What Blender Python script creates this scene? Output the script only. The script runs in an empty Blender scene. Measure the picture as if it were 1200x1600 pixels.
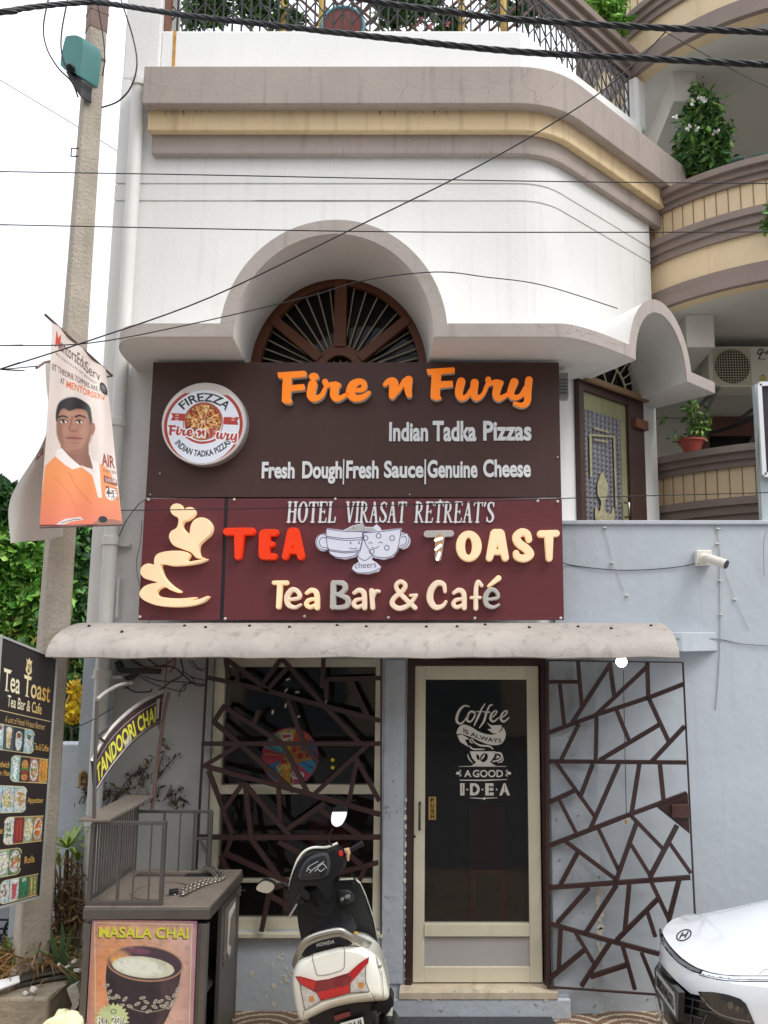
import bpy, bmesh, math, random
import numpy as np
from mathutils import Vector, Matrix, geometry
from mathutils.bvhtree import BVHTree
R=math.radians
rnd=random.Random(7)
SC=bpy.context.scene
# ---------------------------------------------------------------- camera, sky, sun, exposure
FPX,PPX,PPY,PIT,CAMZ=1270.0,715.0,800.0,R(8.3),2.45
cam=bpy.data.cameras.new('camera'); co=bpy.data.objects.new('camera',cam); SC.collection.objects.link(co)
co.location=(0,0,CAMZ); co.rotation_euler=(R(90)+PIT,0,0)
cam.sensor_fit='VERTICAL'; cam.sensor_height=36; cam.lens=36*FPX/1600
cam.shift_x=-(PPX-600)/1600; cam.clip_start=.05; cam.clip_end=2000
SC.camera=co
SUN=Vector((.62,-.42,1.05)).normalized()
w=bpy.data.worlds.new('World'); SC.world=w; w.use_nodes=True
nt=w.node_tree; nt.nodes.clear()
wo=nt.nodes.new('ShaderNodeOutputWorld'); bg=nt.nodes.new('ShaderNodeBackground')
sky=nt.nodes.new('ShaderNodeTexSky'); sky.sky_type='NISHITA'; sky.sun_disc=False
sky.sun_elevation=math.asin(SUN.z); sky.sun_rotation=math.atan2(SUN.x,SUN.y)
sky.air_density=1.2; sky.dust_density=3.0
hs=nt.nodes.new('ShaderNodeHueSaturation'); hs.inputs['Saturation'].default_value=.28; hs.inputs['Value'].default_value=1.0
cl=nt.nodes.new('ShaderNodeMix'); cl.data_type='RGBA'
tc=nt.nodes.new('ShaderNodeTexCoord'); nz=nt.nodes.new('ShaderNodeTexNoise'); nz.inputs['Scale'].default_value=3.2; nz.inputs['Detail'].default_value=6
rp=nt.nodes.new('ShaderNodeValToRGB'); rp.color_ramp.elements[0].position=.36; rp.color_ramp.elements[1].position=.62
rp.color_ramp.elements[0].color=(.6,.6,.6,1); rp.color_ramp.elements[1].color=(.93,.93,.93,1)
nt.links.new(tc.outputs['Generated'],nz.inputs['Vector']); nt.links.new(nz.outputs['Fac'],rp.inputs['Fac'])
nt.links.new(sky.outputs[0],hs.inputs['Color']); nt.links.new(rp.outputs['Color'],cl.inputs[0])
nt.links.new(hs.outputs[0],cl.inputs[6]); cl.inputs[7].default_value=(9.6,9.9,10.4,1)
sx=nt.nodes.new('ShaderNodeSeparateXYZ'); mr=nt.nodes.new('ShaderNodeMapRange'); mr.inputs['From Min'].default_value=-.05; mr.inputs['From Max'].default_value=.95; mr.inputs['To Min'].default_value=.55; mr.inputs['To Max'].default_value=1.75
vm=nt.nodes.new('ShaderNodeVectorMath'); vm.operation='SCALE'
nt.links.new(tc.outputs['Generated'],sx.inputs[0]); nt.links.new(sx.outputs['Z'],mr.inputs['Value']); nt.links.new(cl.outputs[2],vm.inputs[0]); nt.links.new(mr.outputs[0],vm.inputs['Scale'])
nt.links.new(vm.outputs[0],bg.inputs['Color']); bg.inputs['Strength'].default_value=.13
nt.links.new(bg.outputs[0],wo.inputs['Surface'])
sl=bpy.data.lights.new('sun','SUN'); sl.energy=1.55; sl.angle=R(20); sl.color=(1,.965,.91)
so=bpy.data.objects.new('sun',sl); SC.collection.objects.link(so); so.rotation_euler=SUN.to_track_quat('Z','Y').to_euler(); so.location=(6,-6,14)
SC.view_settings.view_transform='Standard'; SC.view_settings.look='None'; SC.view_settings.gamma=1
SC.view_settings.exposure=.14
# ---------------------------------------------------------------- helpers
def ray(px,py):
    u=(px-PPX)/FPX; v=(PPY-py)/FPX; c,s=math.cos(PIT),math.sin(PIT)
    return Vector((u,c-v*s,s+v*c))
O0=Vector((0,0,CAMZ))
def at(px,py,Y):
    d=ray(px,py); return O0+d*(Y/d.y)
def atz(px,py,Z):
    d=ray(px,py); return O0+d*((Z-CAMZ)/d.z)
def zat(py,Y): return at(PPX,py,Y).z
def xat(px,py,Y): return at(px,py,Y).x
def on_plane(px,py,p,n):
    d=ray(px,py); return O0+d*((p-O0).dot(n)/d.dot(n))
def K(ox,oy,k):
    return lambda pts:[(ox+p[0]/k,oy+p[1]/k)+tuple(q/k for q in p[2:]) for p in pts]
def lin(c):
    c=np.asarray(c,float)/255; return np.where(c<=.04045,c/12.92,((c+.055)/1.055)**2.4)
def C(*c): return tuple(float(x) for x in lin(c))
def cr(pts,n=6,closed=False):
    P=[np.array(p,float) for p in pts]; N=len(P); out=[]
    for i in range(N if closed else N-1):
        if closed: a,b,c,d=P[i-1],P[i],P[(i+1)%N],P[(i+2)%N]
        else: a,b,c,d=P[max(i-1,0)],P[i],P[i+1],P[min(i+2,N-1)]
        for j in range(n):
            t=j/n; out.append(.5*((2*b)+(c-a)*t+(2*a-5*b+4*c-d)*t*t+(3*b-a-3*c+d)*t**3))
    if not closed: out.append(P[-1])
    return out
def V(p): return Vector((float(p[0]),float(p[1]),float(p[2])))
# materials
MC={}
def M(name,rgb,rough=.6,metal=0,var=.08,scale=5,streak=0,scol=(70,60,52),bump=0,bscale=60,spec=.5,emis=0,ecol=None,coat=0,crack=0,trans=0,vcol=False,grain=None,speck=0):
    if name in MC: return MC[name]
    m=bpy.data.materials.new(name); m.use_nodes=True; t=m.node_tree; N=t.nodes; L=t.links
    b=N['Principled BSDF']; b.inputs['Roughness'].default_value=rough; b.inputs['Metallic'].default_value=metal
    b.inputs['Specular IOR Level'].default_value=spec
    if coat: b.inputs['Coat Weight'].default_value=coat; b.inputs['Coat Roughness'].default_value=.06
    if trans: b.inputs['Transmission Weight'].default_value=trans
    col=C(*rgb); tc=N.new('ShaderNodeTexCoord'); co=tc.outputs['Object']
    if vcol:
        a=N.new('ShaderNodeAttribute'); a.attribute_name='Col'; cur=a.outputs['Color']
    elif var==0 and not streak and not crack and not speck:
        cur=None; b.inputs['Base Color'].default_value=col+(1,)
    else:
        n=N.new('ShaderNodeTexNoise'); n.inputs['Scale'].default_value=scale; n.inputs['Detail'].default_value=7; n.inputs['Roughness'].default_value=.62
        if grain:
            mp=N.new('ShaderNodeMapping'); mp.inputs['Scale'].default_value=grain; L.new(co,mp.inputs['Vector']); L.new(mp.outputs[0],n.inputs['Vector'])
        else: L.new(co,n.inputs['Vector'])
        r=N.new('ShaderNodeValToRGB'); r.color_ramp.elements[0].position=.3; r.color_ramp.elements[1].position=.7
        r.color_ramp.elements[0].color=tuple(x*(1-var) for x in col)+(1,); r.color_ramp.elements[1].color=tuple(min(1,x*(1+var)) for x in col)+(1,)
        L.new(n.outputs['Fac'],r.inputs['Fac']); cur=r.outputs['Color']
    def mixin(fac,c2):
        nonlocal cur
        x=N.new('ShaderNodeMix'); x.data_type='RGBA'; L.new(fac,x.inputs[0]); L.new(cur,x.inputs[6]); x.inputs[7].default_value=C(*c2)+(1,); cur=x.outputs[2]
    if streak:
        mp=N.new('ShaderNodeMapping'); mp.inputs['Scale'].default_value=(9,9,.7); L.new(co,mp.inputs['Vector'])
        n=N.new('ShaderNodeTexNoise'); n.inputs['Scale'].default_value=1.6; n.inputs['Detail'].default_value=8; L.new(mp.outputs[0],n.inputs['Vector'])
        r=N.new('ShaderNodeValToRGB'); r.color_ramp.elements[0].position=.55; r.color_ramp.elements[1].position=.82
        r.color_ramp.elements[0].color=(0,0,0,1); r.color_ramp.elements[1].color=(streak,)*3+(1,); L.new(n.outputs['Fac'],r.inputs['Fac']); mixin(r.outputs['Color'],scol)
    if speck:
        n=N.new('ShaderNodeTexNoise'); n.inputs['Scale'].default_value=28; n.inputs['Detail'].default_value=4; L.new(co,n.inputs['Vector'])
        r=N.new('ShaderNodeValToRGB'); r.color_ramp.elements[0].position=.66; r.color_ramp.elements[1].position=.72
        r.color_ramp.elements[0].color=(0,0,0,1); r.color_ramp.elements[1].color=(speck,)*3+(1,); L.new(n.outputs['Fac'],r.inputs['Fac']); mixin(r.outputs['Color'],scol)
    if crack:
        n0=N.new('ShaderNodeTexNoise'); n0.inputs['Scale'].default_value=3; n0.inputs['Detail'].default_value=5; L.new(co,n0.inputs['Vector'])
        av=N.new('ShaderNodeMix'); av.data_type='VECTOR'; av.inputs[0].default_value=.22; L.new(co,av.inputs[4]); L.new(n0.outputs['Color'],av.inputs[5])
        vo=N.new('ShaderNodeTexVoronoi'); vo.feature='DISTANCE_TO_EDGE'; vo.inputs['Scale'].default_value=2.6; L.new(av.outputs[1],vo.inputs['Vector'])
        r=N.new('ShaderNodeValToRGB'); r.color_ramp.elements[0].position=.0008; r.color_ramp.elements[1].position=.0035
        r.color_ramp.elements[0].color=(crack,)*3+(1,); r.color_ramp.elements[1].color=(0,0,0,1); L.new(vo.outputs['Distance'],r.inputs['Fac'])
        n1=N.new('ShaderNodeTexNoise'); n1.inputs['Scale'].default_value=1.3; L.new(co,n1.inputs['Vector'])
        r1=N.new('ShaderNodeValToRGB'); r1.color_ramp.elements[0].position=.5; r1.color_ramp.elements[1].position=.56; L.new(n1.outputs['Fac'],r1.inputs['Fac'])
        mu=N.new('ShaderNodeMath'); mu.operation='MULTIPLY'; L.new(r.outputs['Color'],mu.inputs[0]); L.new(r1.outputs['Color'],mu.inputs[1]); mixin(mu.outputs[0],scol)
    if cur is not None: L.new(cur,b.inputs['Base Color'])
    if emis:
        b.inputs['Emission Strength'].default_value=emis
        if ecol: b.inputs['Emission Color'].default_value=C(*ecol)+(1,)
        elif cur is not None: L.new(cur,b.inputs['Emission Color'])
        else: b.inputs['Emission Color'].default_value=col+(1,)
    if bump:
        n=N.new('ShaderNodeTexNoise'); n.inputs['Scale'].default_value=bscale; n.inputs['Detail'].default_value=6; L.new(co,n.inputs['Vector'])
        bp=N.new('ShaderNodeBump'); bp.inputs['Strength'].default_value=bump; bp.inputs['Distance'].default_value=.02; L.new(n.outputs['Fac'],bp.inputs['Height']); L.new(bp.outputs[0],b.inputs['Normal'])
    MC[name]=m; return m
def origin(o):
    v=Vector((0,0,0))
    while o: v=v+o.location; o=o.parent
    return v
def tag(o,label,cat,group=None,kind=None):
    if label: o['label']=label
    if cat: o['category']=cat
    if group: o['group']=group
    if kind: o['kind']=kind
    return o
def thing(name,label,cat,loc,group=None):
    o=bpy.data.objects.new(name,None); SC.collection.objects.link(o); o.location=V(loc); o.empty_display_size=.1
    return tag(o,label,cat,group)
class MB:
    def __init__(s): s.v=[]; s.f=[]; s.c=None
    def add(s,vs,fs):
        k=len(s.v); s.v+= [tuple(map(float,p)) for p in vs]; s.f+=[tuple(i+k for i in f) for f in fs]; return s
    def box(s,x0,x1,y0,y1,z0,z1):
        return s.add([(x,y,z) for z in (z0,z1) for y in (y0,y1) for x in (x0,x1)],[(0,2,3,1),(4,5,7,6),(0,1,5,4),(2,6,7,3),(0,4,6,2),(1,3,7,5)])
    def obox(s,c,ax,ay,az):
        c,ax,ay,az=map(Vector,(c,ax,ay,az))
        return s.add([c+ax*x+ay*y+az*z for z in (-1,1) for y in (-1,1) for x in (-1,1)],[(0,2,3,1),(4,5,7,6),(0,1,5,4),(2,6,7,3),(0,4,6,2),(1,3,7,5)])
    def bar(s,p,q,w,h,up=(0,1,0)):
        p,q,up=Vector(p),Vector(q),Vector(up); d=q-p; L=d.length
        if L<1e-6: return s
        d/=L; a=d.cross(up)
        if a.length<1e-4: a=d.cross(Vector((1,0,.1)))
        a.normalize(); b=a.cross(d).normalized()
        return s.obox((p+q)/2,d*L/2,a*w/2,b*h/2)
    def prism(s,poly,off):
        off=Vector(off); n=len(poly); P=[Vector(p) for p in poly]
        return s.add(P+[p+off for p in P],[tuple(range(n))[::-1],tuple(range(n,2*n))]+[(i,(i+1)%n,n+(i+1)%n,n+i) for i in range(n)])
    def tube(s,pts,r,n=8,caps=True,closed=False):
        P=[V(p) for p in pts]; m=len(P); rs=r if isinstance(r,(list,tuple)) else [r]*m
        vs=[]; fs=[]; a=None
        for i in range(m):
            if closed: t=P[(i+1)%m]-P[i-1]
            else: t=P[min(i+1,m-1)]-P[max(i-1,0)]
            t=t.normalized() if t.length>1e-9 else Vector((0,0,1))
            if a is None: a=t.orthogonal().normalized()
            else:
                a=a-t*a.dot(t); a=a.normalized() if a.length>1e-6 else t.orthogonal().normalized()
            b=t.cross(a)
            vs+=[P[i]+(a*math.cos(2*math.pi*k/n)+b*math.sin(2*math.pi*k/n))*rs[i] for k in range(n)]
        for i in range(m if closed else m-1):
            j=(i+1)%m
            fs+=[(i*n+k,i*n+(k+1)%n,j*n+(k+1)%n,j*n+k) for k in range(n)]
        if caps and not closed: fs+=[tuple(range(n))[::-1],tuple(range((m-1)*n,m*n))]
        return s.add(vs,fs)
    def lathe(s,prof,c,n=24,ax=(0,0,1)):
        c=Vector(c); z=Vector(ax).normalized(); x=z.orthogonal().normalized(); y=z.cross(x); m=len(prof)
        vs=[c+z*h+(x*math.cos(2*math.pi*k/n)+y*math.sin(2*math.pi*k/n))*r for r,h in prof for k in range(n)]
        fs=[(i*n+k,i*n+(k+1)%n,(i+1)*n+(k+1)%n,(i+1)*n+k) for i in range(m-1) for k in range(n)]
        if prof[0][0]>1e-6: fs.append(tuple(range(n))[::-1])
        if prof[-1][0]>1e-6: fs.append(tuple(range((m-1)*n,m*n)))
        return s.add(vs,fs)
    def grid(s,fn,nu,nv,flip=False):
        vs=[fn(i/(nu-1),j/(nv-1)) for j in range(nv) for i in range(nu)]
        fs=[(j*nu+i,j*nu+i+1,(j+1)*nu+i+1,(j+1)*nu+i) for j in range(nv-1) for i in range(nu-1)]
        if flip: fs=[f[::-1] for f in fs]
        return s.add(vs,fs)
    def loft(s,rings,cap=True,closed=True):
        n=len(rings[0]); fs=[]
        for i in range(len(rings)-1):
            for k in range(n if closed else n-1):
                fs.append((i*n+k,i*n+(k+1)%n,(i+1)*n+(k+1)%n,(i+1)*n+k))
        if cap and closed: fs+=[tuple(range(n))[::-1],tuple(range((len(rings)-1)*n,len(rings)*n))]
        return s.add([p for r in rings for p in r],fs)
    def xf(s,fn): s.v=[tuple(fn(Vector(p))) for p in s.v]; return s
    def bvh(s): return BVHTree.FromPolygons([Vector(p) for p in s.v],s.f)
    def build(s,name,mat,parent=None,smooth=None,bev=0,sub=0,label=None,solid=0,fixn=True):
        me=bpy.data.meshes.new(name); og=origin(parent) if parent else None
        if parent is None and s.v:
            a=np.array(s.v); mid=(a.min(0)+a.max(0))/2; og=Vector((mid[0],mid[1],a[:,2].min()))
        me.from_pydata([(p[0]-og.x,p[1]-og.y,p[2]-og.z) for p in s.v],[],s.f)
        if fixn and len(s.f)<40000:
            bm=bmesh.new(); bm.from_mesh(me); bmesh.ops.remove_doubles(bm,verts=bm.verts,dist=1e-5) if s.c is None else None
            bmesh.ops.recalc_face_normals(bm,faces=bm.faces); bm.to_mesh(me); bm.free()
        if s.c is not None:
            a=me.color_attributes.new('Col','FLOAT_COLOR','POINT'); c=np.ones((len(s.v),4),np.float32); c[:,:3]=s.c; a.data.foreach_set('color',c.ravel())
        o=bpy.data.objects.new(name,me); SC.collection.objects.link(o)
        if parent: o.parent=parent
        else: o.location=og
        me.materials.append(mat)
        if smooth is not None:
            me.polygons.foreach_set('use_smooth',[True]*len(me.polygons))
            if smooth<170: me.set_sharp_from_angle(angle=R(smooth))
        if solid: md=o.modifiers.new('solid','SOLIDIFY'); md.thickness=solid; md.offset=0
        if bev: md=o.modifiers.new('bevel','BEVEL'); md.width=bev; md.segments=2; md.limit_method='ANGLE'; md.angle_limit=R(40)
        if sub: md=o.modifiers.new('sub','SUBSURF'); md.levels=sub; md.render_levels=sub
        if label: o['label']=label
        return o
# ---------------------------------------------------------------- text
TC={}
def text_tris(body,bold=0,shear=0,sp=1.0):
    k=(body,bold,shear,sp)
    if k in TC: return TC[k]
    cu=bpy.data.curves.new('t','FONT'); cu.body=body; cu.offset=bold; cu.shear=shear; cu.space_character=sp; cu.fill_mode='FRONT'; cu.resolution_u=4; cu.dimensions='2D'
    o=bpy.data.objects.new('t',cu); me=o.to_mesh(); me.calc_loop_triangles()
    v=np.array([p.co[:2] for p in me.vertices]); t=np.array([x.vertices[:] for x in me.loop_triangles])
    e={}
    for f in t:
        for a,b in ((f[0],f[1]),(f[1],f[2]),(f[2],f[0])):
            q=(min(a,b),max(a,b)); e[q]=e.get(q,0)+1
    o.to_mesh_clear(); bpy.data.objects.remove(o); bpy.data.curves.remove(cu)
    mn,mx=v.min(0),v.max(0)
    TC[k]=((v-mn)/(mx-mn),t,(mx-mn),[q for q in e if e[q]==1]); return TC[k]
def text_mesh(mb,body,fn,depth=.004,bold=.012,shear=0,sp=1.0):
    """fn(u,v,h): u,v in 0..1 over the box of the line, h = height off the surface"""
    v,t,_,ed=text_tris(body,bold,shear,sp); n=len(v)
    mb.add([fn(a,b,depth) for a,b in v]+[fn(a,b,0) for a,b in v],[tuple(map(int,f)) for f in t]+[(int(a),int(b),int(b)+n,int(a)+n) for a,b in ed])
def quadfn(x0,y0,x1,y1,Y):
    """upright box on the frontal plane Y given by its photo corners"""
    a=at(x0,y1,Y); b=at(x1,y0,Y)
    return lambda u,v,h:(a.x+(b.x-a.x)*u,Y-h,a.z+(b.z-a.z)*v)
# ---------------------------------------------------------------- 2D shapes by signed distance
def prim_pts(p):
    if p[0]=='-': return prim_pts(p[1])
    if p[0] in('s','c'):
        w=p[2] if len(p)>2 else None
        q=[tuple(a) if len(a)>2 else (a[0],a[1],w) for a in p[1]]
        return q if p[0]=='s' else [tuple(a) for a in cr(q,5)]
    if p[0]=='e': return [(p[1]-p[3],p[2]-p[4],0),(p[1]+p[3],p[2]+p[4],0)]
    if p[0]=='p': return [(a[0],a[1],0) for a in p[1]]
    if p[0]=='q': return [(a[0],a[1],0) for a in cr([b[:2] for b in p[1]],6,True)]
def sd1(p,X,Y):
    k=p[0]
    if k in('s','c'):
        q=prim_pts(p); d=np.full(X.shape,1e9)
        if len(q)==1: q=q*2
        for (ax,ay,aw),(bx,by,bw) in zip(q,q[1:]):
            dx,dy=bx-ax,by-ay; l=dx*dx+dy*dy+1e-12; t=np.clip(((X-ax)*dx+(Y-ay)*dy)/l,0,1)
            d=np.minimum(d,np.hypot(X-ax-t*dx,Y-ay-t*dy)-(aw+(bw-aw)*t))
        return d
    if k=='e':
        _,cx,cy,rx,ry=p[:5]; a=p[5] if len(p)>5 else 0; x=X-cx; y=Y-cy; c,s=math.cos(a),math.sin(a); x,y=x*c+y*s,-x*s+y*c
        m=np.hypot(x/rx,y/ry); g=np.hypot(x/rx**2,y/ry**2)+1e-9; return m*(m-1)/g
    if k in('p','q'):
        q=prim_pts(p); d=np.full(X.shape,1e9); ins=np.zeros(X.shape,bool)
        for i in range(len(q)):
            ax,ay,_=q[i-1]; bx,by,_=q[i]; dx,dy=bx-ax,by-ay; l=dx*dx+dy*dy+1e-12; t=np.clip(((X-ax)*dx+(Y-ay)*dy)/l,0,1)
            d=np.minimum(d,np.hypot(X-ax-t*dx,Y-ay-t*dy))
            if abs(dy)>1e-12: ins^=((ay>Y)!=(by>Y))&(X<(bx-ax)*(Y-ay)/dy+ax)
        return np.where(ins,-d,d)
def sdf(prims,X,Y):
    d=np.full(X.shape,1e9)
    for p in prims: d=np.maximum(d,-sd1(p[1],X,Y)) if p[0]=='-' else np.minimum(d,sd1(p,X,Y))
    return d
def bbox(prims):
    q=[a for p in prims if p[0]!='-' for a in prim_pts(p)]
    return min(a[0]-(a[2] or 0) for a in q),min(a[1]-(a[2] or 0) for a in q),max(a[0]+(a[2] or 0) for a in q),max(a[1]+(a[2] or 0) for a in q)
def contours(d,x0,y0,st,lev):
    g=d-lev; g=np.where(np.abs(g)<1e-7,1e-7,g); s=g<0; H,W=g.shape
    mix=(s[:-1,:-1].astype(int)+s[1:,:-1]+s[:-1,1:]+s[1:,1:]); nx={}; pt={}
    def ep(j,i,o):
        k=(j,i,o)
        if k not in pt:
            a=g[j,i]; b=g[j,i+1] if o==0 else g[j+1,i]; t=a/(a-b)
            pt[k]=(x0+(i+(t if o==0 else 0))*st,y0+(j+(t if o==1 else 0))*st)
        return k
    for j,i in zip(*np.nonzero((mix>0)&(mix<4))):
        E=[]
        if s[j,i]!=s[j,i+1]: E.append(ep(j,i,0))
        if s[j,i+1]!=s[j+1,i+1]: E.append(ep(j,i+1,1))
        if s[j+1,i]!=s[j+1,i+1]: E.append(ep(j+1,i,0))
        if s[j,i]!=s[j+1,i]: E.append(ep(j,i,1))
        pr=[(E[0],E[1])] if len(E)==2 else [(E[0],E[1]),(E[2],E[3])]
        for a,b in pr: nx.setdefault(a,[]).append(b); nx.setdefault(b,[]).append(a)
    loops=[]; seen=set()
    for a in list(nx):
        if a in seen: continue
        lp=[a]; seen.add(a); prev=None; cur=a
        while True:
            n=[q for q in nx[cur] if q!=prev and q not in seen]
            if not n: break
            prev=cur; cur=n[0]; seen.add(cur); lp.append(cur)
        P=[pt[k] for k in lp]; Q=[]
        for p in P:
            if not Q or math.hypot(p[0]-Q[-1][0],p[1]-Q[-1][1])>st*.55: Q.append(p)
        if len(Q)>=4: loops.append(Q)
    return loops
def shape(mb,prims,fn,depth,bev=1.0,step=.6,back=False,inner=0):
    """solid with rounded front edge from 2D prims; fn(x,y,h) gives the point"""
    x0,y0,x1,y1=bbox(prims); x0-=2*step+.7; y0-=2*step+.7; x1+=2*step+.7; y1+=2*step+.7
    X,Y=np.meshgrid(np.arange(x0,x1,step),np.arange(y0,y1,step)); d=sdf(prims,X,Y)
    pts=[]; hs=[]; ed=[]; outer=[]
    levs=[(0,depth-(0 if not bev else min(depth*.5,depth))),(-.45*bev,depth*.86),(-bev,depth)] if bev else [(0,depth)]
    for lev,h in levs:
        for lp in contours(d,x0,y0,step,lev):
            k=len(pts); pts+=lp; hs+=[h]*len(lp); n=len(lp); ed+=[(k+i,k+(i+1)%n) for i in range(n)]
            if lev==0: outer.append((k,n))
    if inner:
        for yy in np.arange(y0,y1,inner):
            for xx in np.arange(x0,x1,inner):
                if sdf(prims,np.array([xx]),np.array([yy]))[0]<-inner*.5: pts.append((xx,yy)); hs.append(depth)
    if len(pts)<3: return
    r=geometry.delaunay_2d_cdt([Vector(p) for p in pts],ed,[],0,1e-5)
    vo,fo,ov=r[0],r[2],r[3]
    cx=np.array([[sum(vo[i][0] for i in f)/3,sum(vo[i][1] for i in f)/3] for f in fo]); ins=sdf(prims,cx[:,0],cx[:,1])<0
    H=[hs[o[0]] if o else depth for o in ov]
    vs=[fn(p[0],p[1],h) for p,h in zip(vo,H)]
    mb.add(vs,[tuple(f) for f,k in zip(fo,ins) if k])
    for k,n in outer:
        a=[fn(*pts[k+i],hs[k+i]) for i in range(n)]; b=[fn(*pts[k+i],0) for i in range(n)]
        mb.add(a+b,[(i,(i+1)%n,n+(i+1)%n,n+i) for i in range(n)])
def pl(Y): 
    def f(x,y,h):
        p=at(x,y,Y); return (p.x,Y-h,p.z)
    return f
# ---------------------------------------------------------------- printed surfaces (colour per vertex)
def vnoise(X,Y,seed=0,oct=4):
    out=0; a=1
    for o in range(oct):
        g=np.random.RandomState(seed+o).rand(64,64); x=X*2**o; y=Y*2**o; i=np.floor(x).astype(int); j=np.floor(y).astype(int); fx=x-i; fy=y-j
        fx=fx*fx*(3-2*fx); fy=fy*fy*(3-2*fy); i%=64; j%=64; i1=(i+1)%64; j1=(j+1)%64
        out=out+a*((g[j,i]*(1-fx)+g[j,i1]*fx)*(1-fy)+(g[j1,i]*(1-fx)+g[j1,i1]*fx)*fy); a*=.5
    return out/ (2-2*.5**oct)
class Canvas:
    def __init__(s,W,H,res,base):
        s.W,s.H,s.res=W,H,res; s.nx=int(W*res)+1; s.ny=int(H*res)+1
        s.X,s.Y=np.meshgrid(np.linspace(0,W,s.nx),np.linspace(0,H,s.ny)); s.img=np.ones((s.ny,s.nx,3))*np.array(base,float)
    def blend(s,sl,al,col):
        c=col(s.X[sl],s.Y[sl]) if callable(col) else np.array(col,float); s.img[sl]=s.img[sl]*(1-al[...,None])+c*al[...,None]
    def fill(s,prims,col,alpha=1.0,soft=0):
        x0,y0,x1,y1=bbox(prims); m=1.5/s.res+soft
        i0=max(0,int((x0-m)*s.res)); i1=min(s.nx,int((x1+m)*s.res)+2); j0=max(0,int((y0-m)*s.res)); j1=min(s.ny,int((y1+m)*s.res)+2)
        if i1<=i0 or j1<=j0: return s
        sl=(slice(j0,j1),slice(i0,i1)); d=sdf(prims,s.X[sl],s.Y[sl]); al=np.clip(.5-d*s.res/(1+soft*s.res),0,1)*alpha; s.blend(sl,al,col); return s
    def rect(s,x0,y0,x1,y1,col,alpha=1.0): return s.fill([('p',[(x0,y0),(x1,y0),(x1,y1),(x0,y1)])],col,alpha)
    def mul(s,fn): s.img=np.clip(s.img*fn(s.X,s.Y)[...,None],0,255)
    def text(s,body,x0,y0,x1,y1,col,bold=.015,shear=0,dy=0,arc=None,mirror=False,alpha=1.0):
        v,t,_,_=text_tris(body,bold,shear); u=v.copy()
        if mirror: u[:,0]=1-u[:,0]
        if arc:
            cx,cy,r0,r1,a0,a1=arc; a=a0+(a1-a0)*u[:,0]; r=r0+(r1-r0)*u[:,1]; P=np.stack([cx+r*np.sin(a),cy-r*np.cos(a)],1)
        else: P=np.stack([x0+(x1-x0)*u[:,0],y1+(y0-y1)*u[:,1]+dy*u[:,0]],1)
        P=P*s.res; SS=3; b0=np.floor(P.min(0)).astype(int)-1; b1=np.ceil(P.max(0)).astype(int)+2; b0=np.maximum(b0,0); b1=np.minimum(b1,[s.nx,s.ny])
        if (b1<=b0).any(): return s
        w,h=(b1-b0); mk=np.zeros((h*SS,w*SS),bool); Q=(P-b0)*SS
        for f in t:
            a,b,c=Q[f]; x0_,y0_=np.floor(np.minimum(np.minimum(a,b),c)).astype(int); x1_,y1_=np.ceil(np.maximum(np.maximum(a,b),c)).astype(int)+1
            x0_=max(x0_,0); y0_=max(y0_,0); x1_=min(x1_,w*SS); y1_=min(y1_,h*SS)
            if x1_<=x0_ or y1_<=y0_: continue
            X,Y=np.meshgrid(np.arange(x0_,x1_)+.5-SS/2,np.arange(y0_,y1_)+.5-SS/2)
            e=lambda p,q:(q[0]-p[0])*(Y-p[1])-(q[1]-p[1])*(X-p[0])
            e0,e1,e2=e(a,b),e(b,c),e(c,a); mk[y0_:y1_,x0_:x1_]|=((e0>=0)&(e1>=0)&(e2>=0))|((e0<=0)&(e1<=0)&(e2<=0))
        al=mk.reshape(h,SS,w,SS).mean((1,3))*alpha; s.blend((slice(b0[1],b1[1]),slice(b0[0],b1[0])),al,col); return s
    def surf(s,fn,mask=None):
        """fn(u,v) u right 0..1, v down 0..1 (arrays) -> (N,3)"""
        mb=MB(); P=fn(s.X/s.W,s.Y/s.H).reshape(-1,3); mb.v=[tuple(p) for p in P]; n=s.nx
        J,I=np.meshgrid(np.arange(s.ny-1),np.arange(s.nx-1),indexing='ij'); F=np.stack([J*n+I,(J+1)*n+I,(J+1)*n+I+1,J*n+I+1],-1).reshape(-1,4)
        if mask is not None:
            k=mask(s.X,s.Y).ravel(); F=F[k[F].all(1)]; us=np.unique(F); mp=np.full(len(P),-1); mp[us]=np.arange(len(us)); mb.v=[mb.v[i] for i in us]; F=mp[F]; col=lin(s.img.reshape(-1,3))[us]
        else: col=lin(s.img.reshape(-1,3))
        mb.f=[tuple(map(int,f)) for f in F]; mb.c=col; return mb
def bil(a,b,c,d):
    """a top left, b top right, c bottom right, d bottom left"""
    a,b,c,d=[np.array(p,float) for p in (a,b,c,d)]
    return lambda u,v:(a*((1-u)*(1-v))[...,None]+b*(u*(1-v))[...,None]+c*(u*v)[...,None]+d*((1-u)*v)[...,None])
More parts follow.
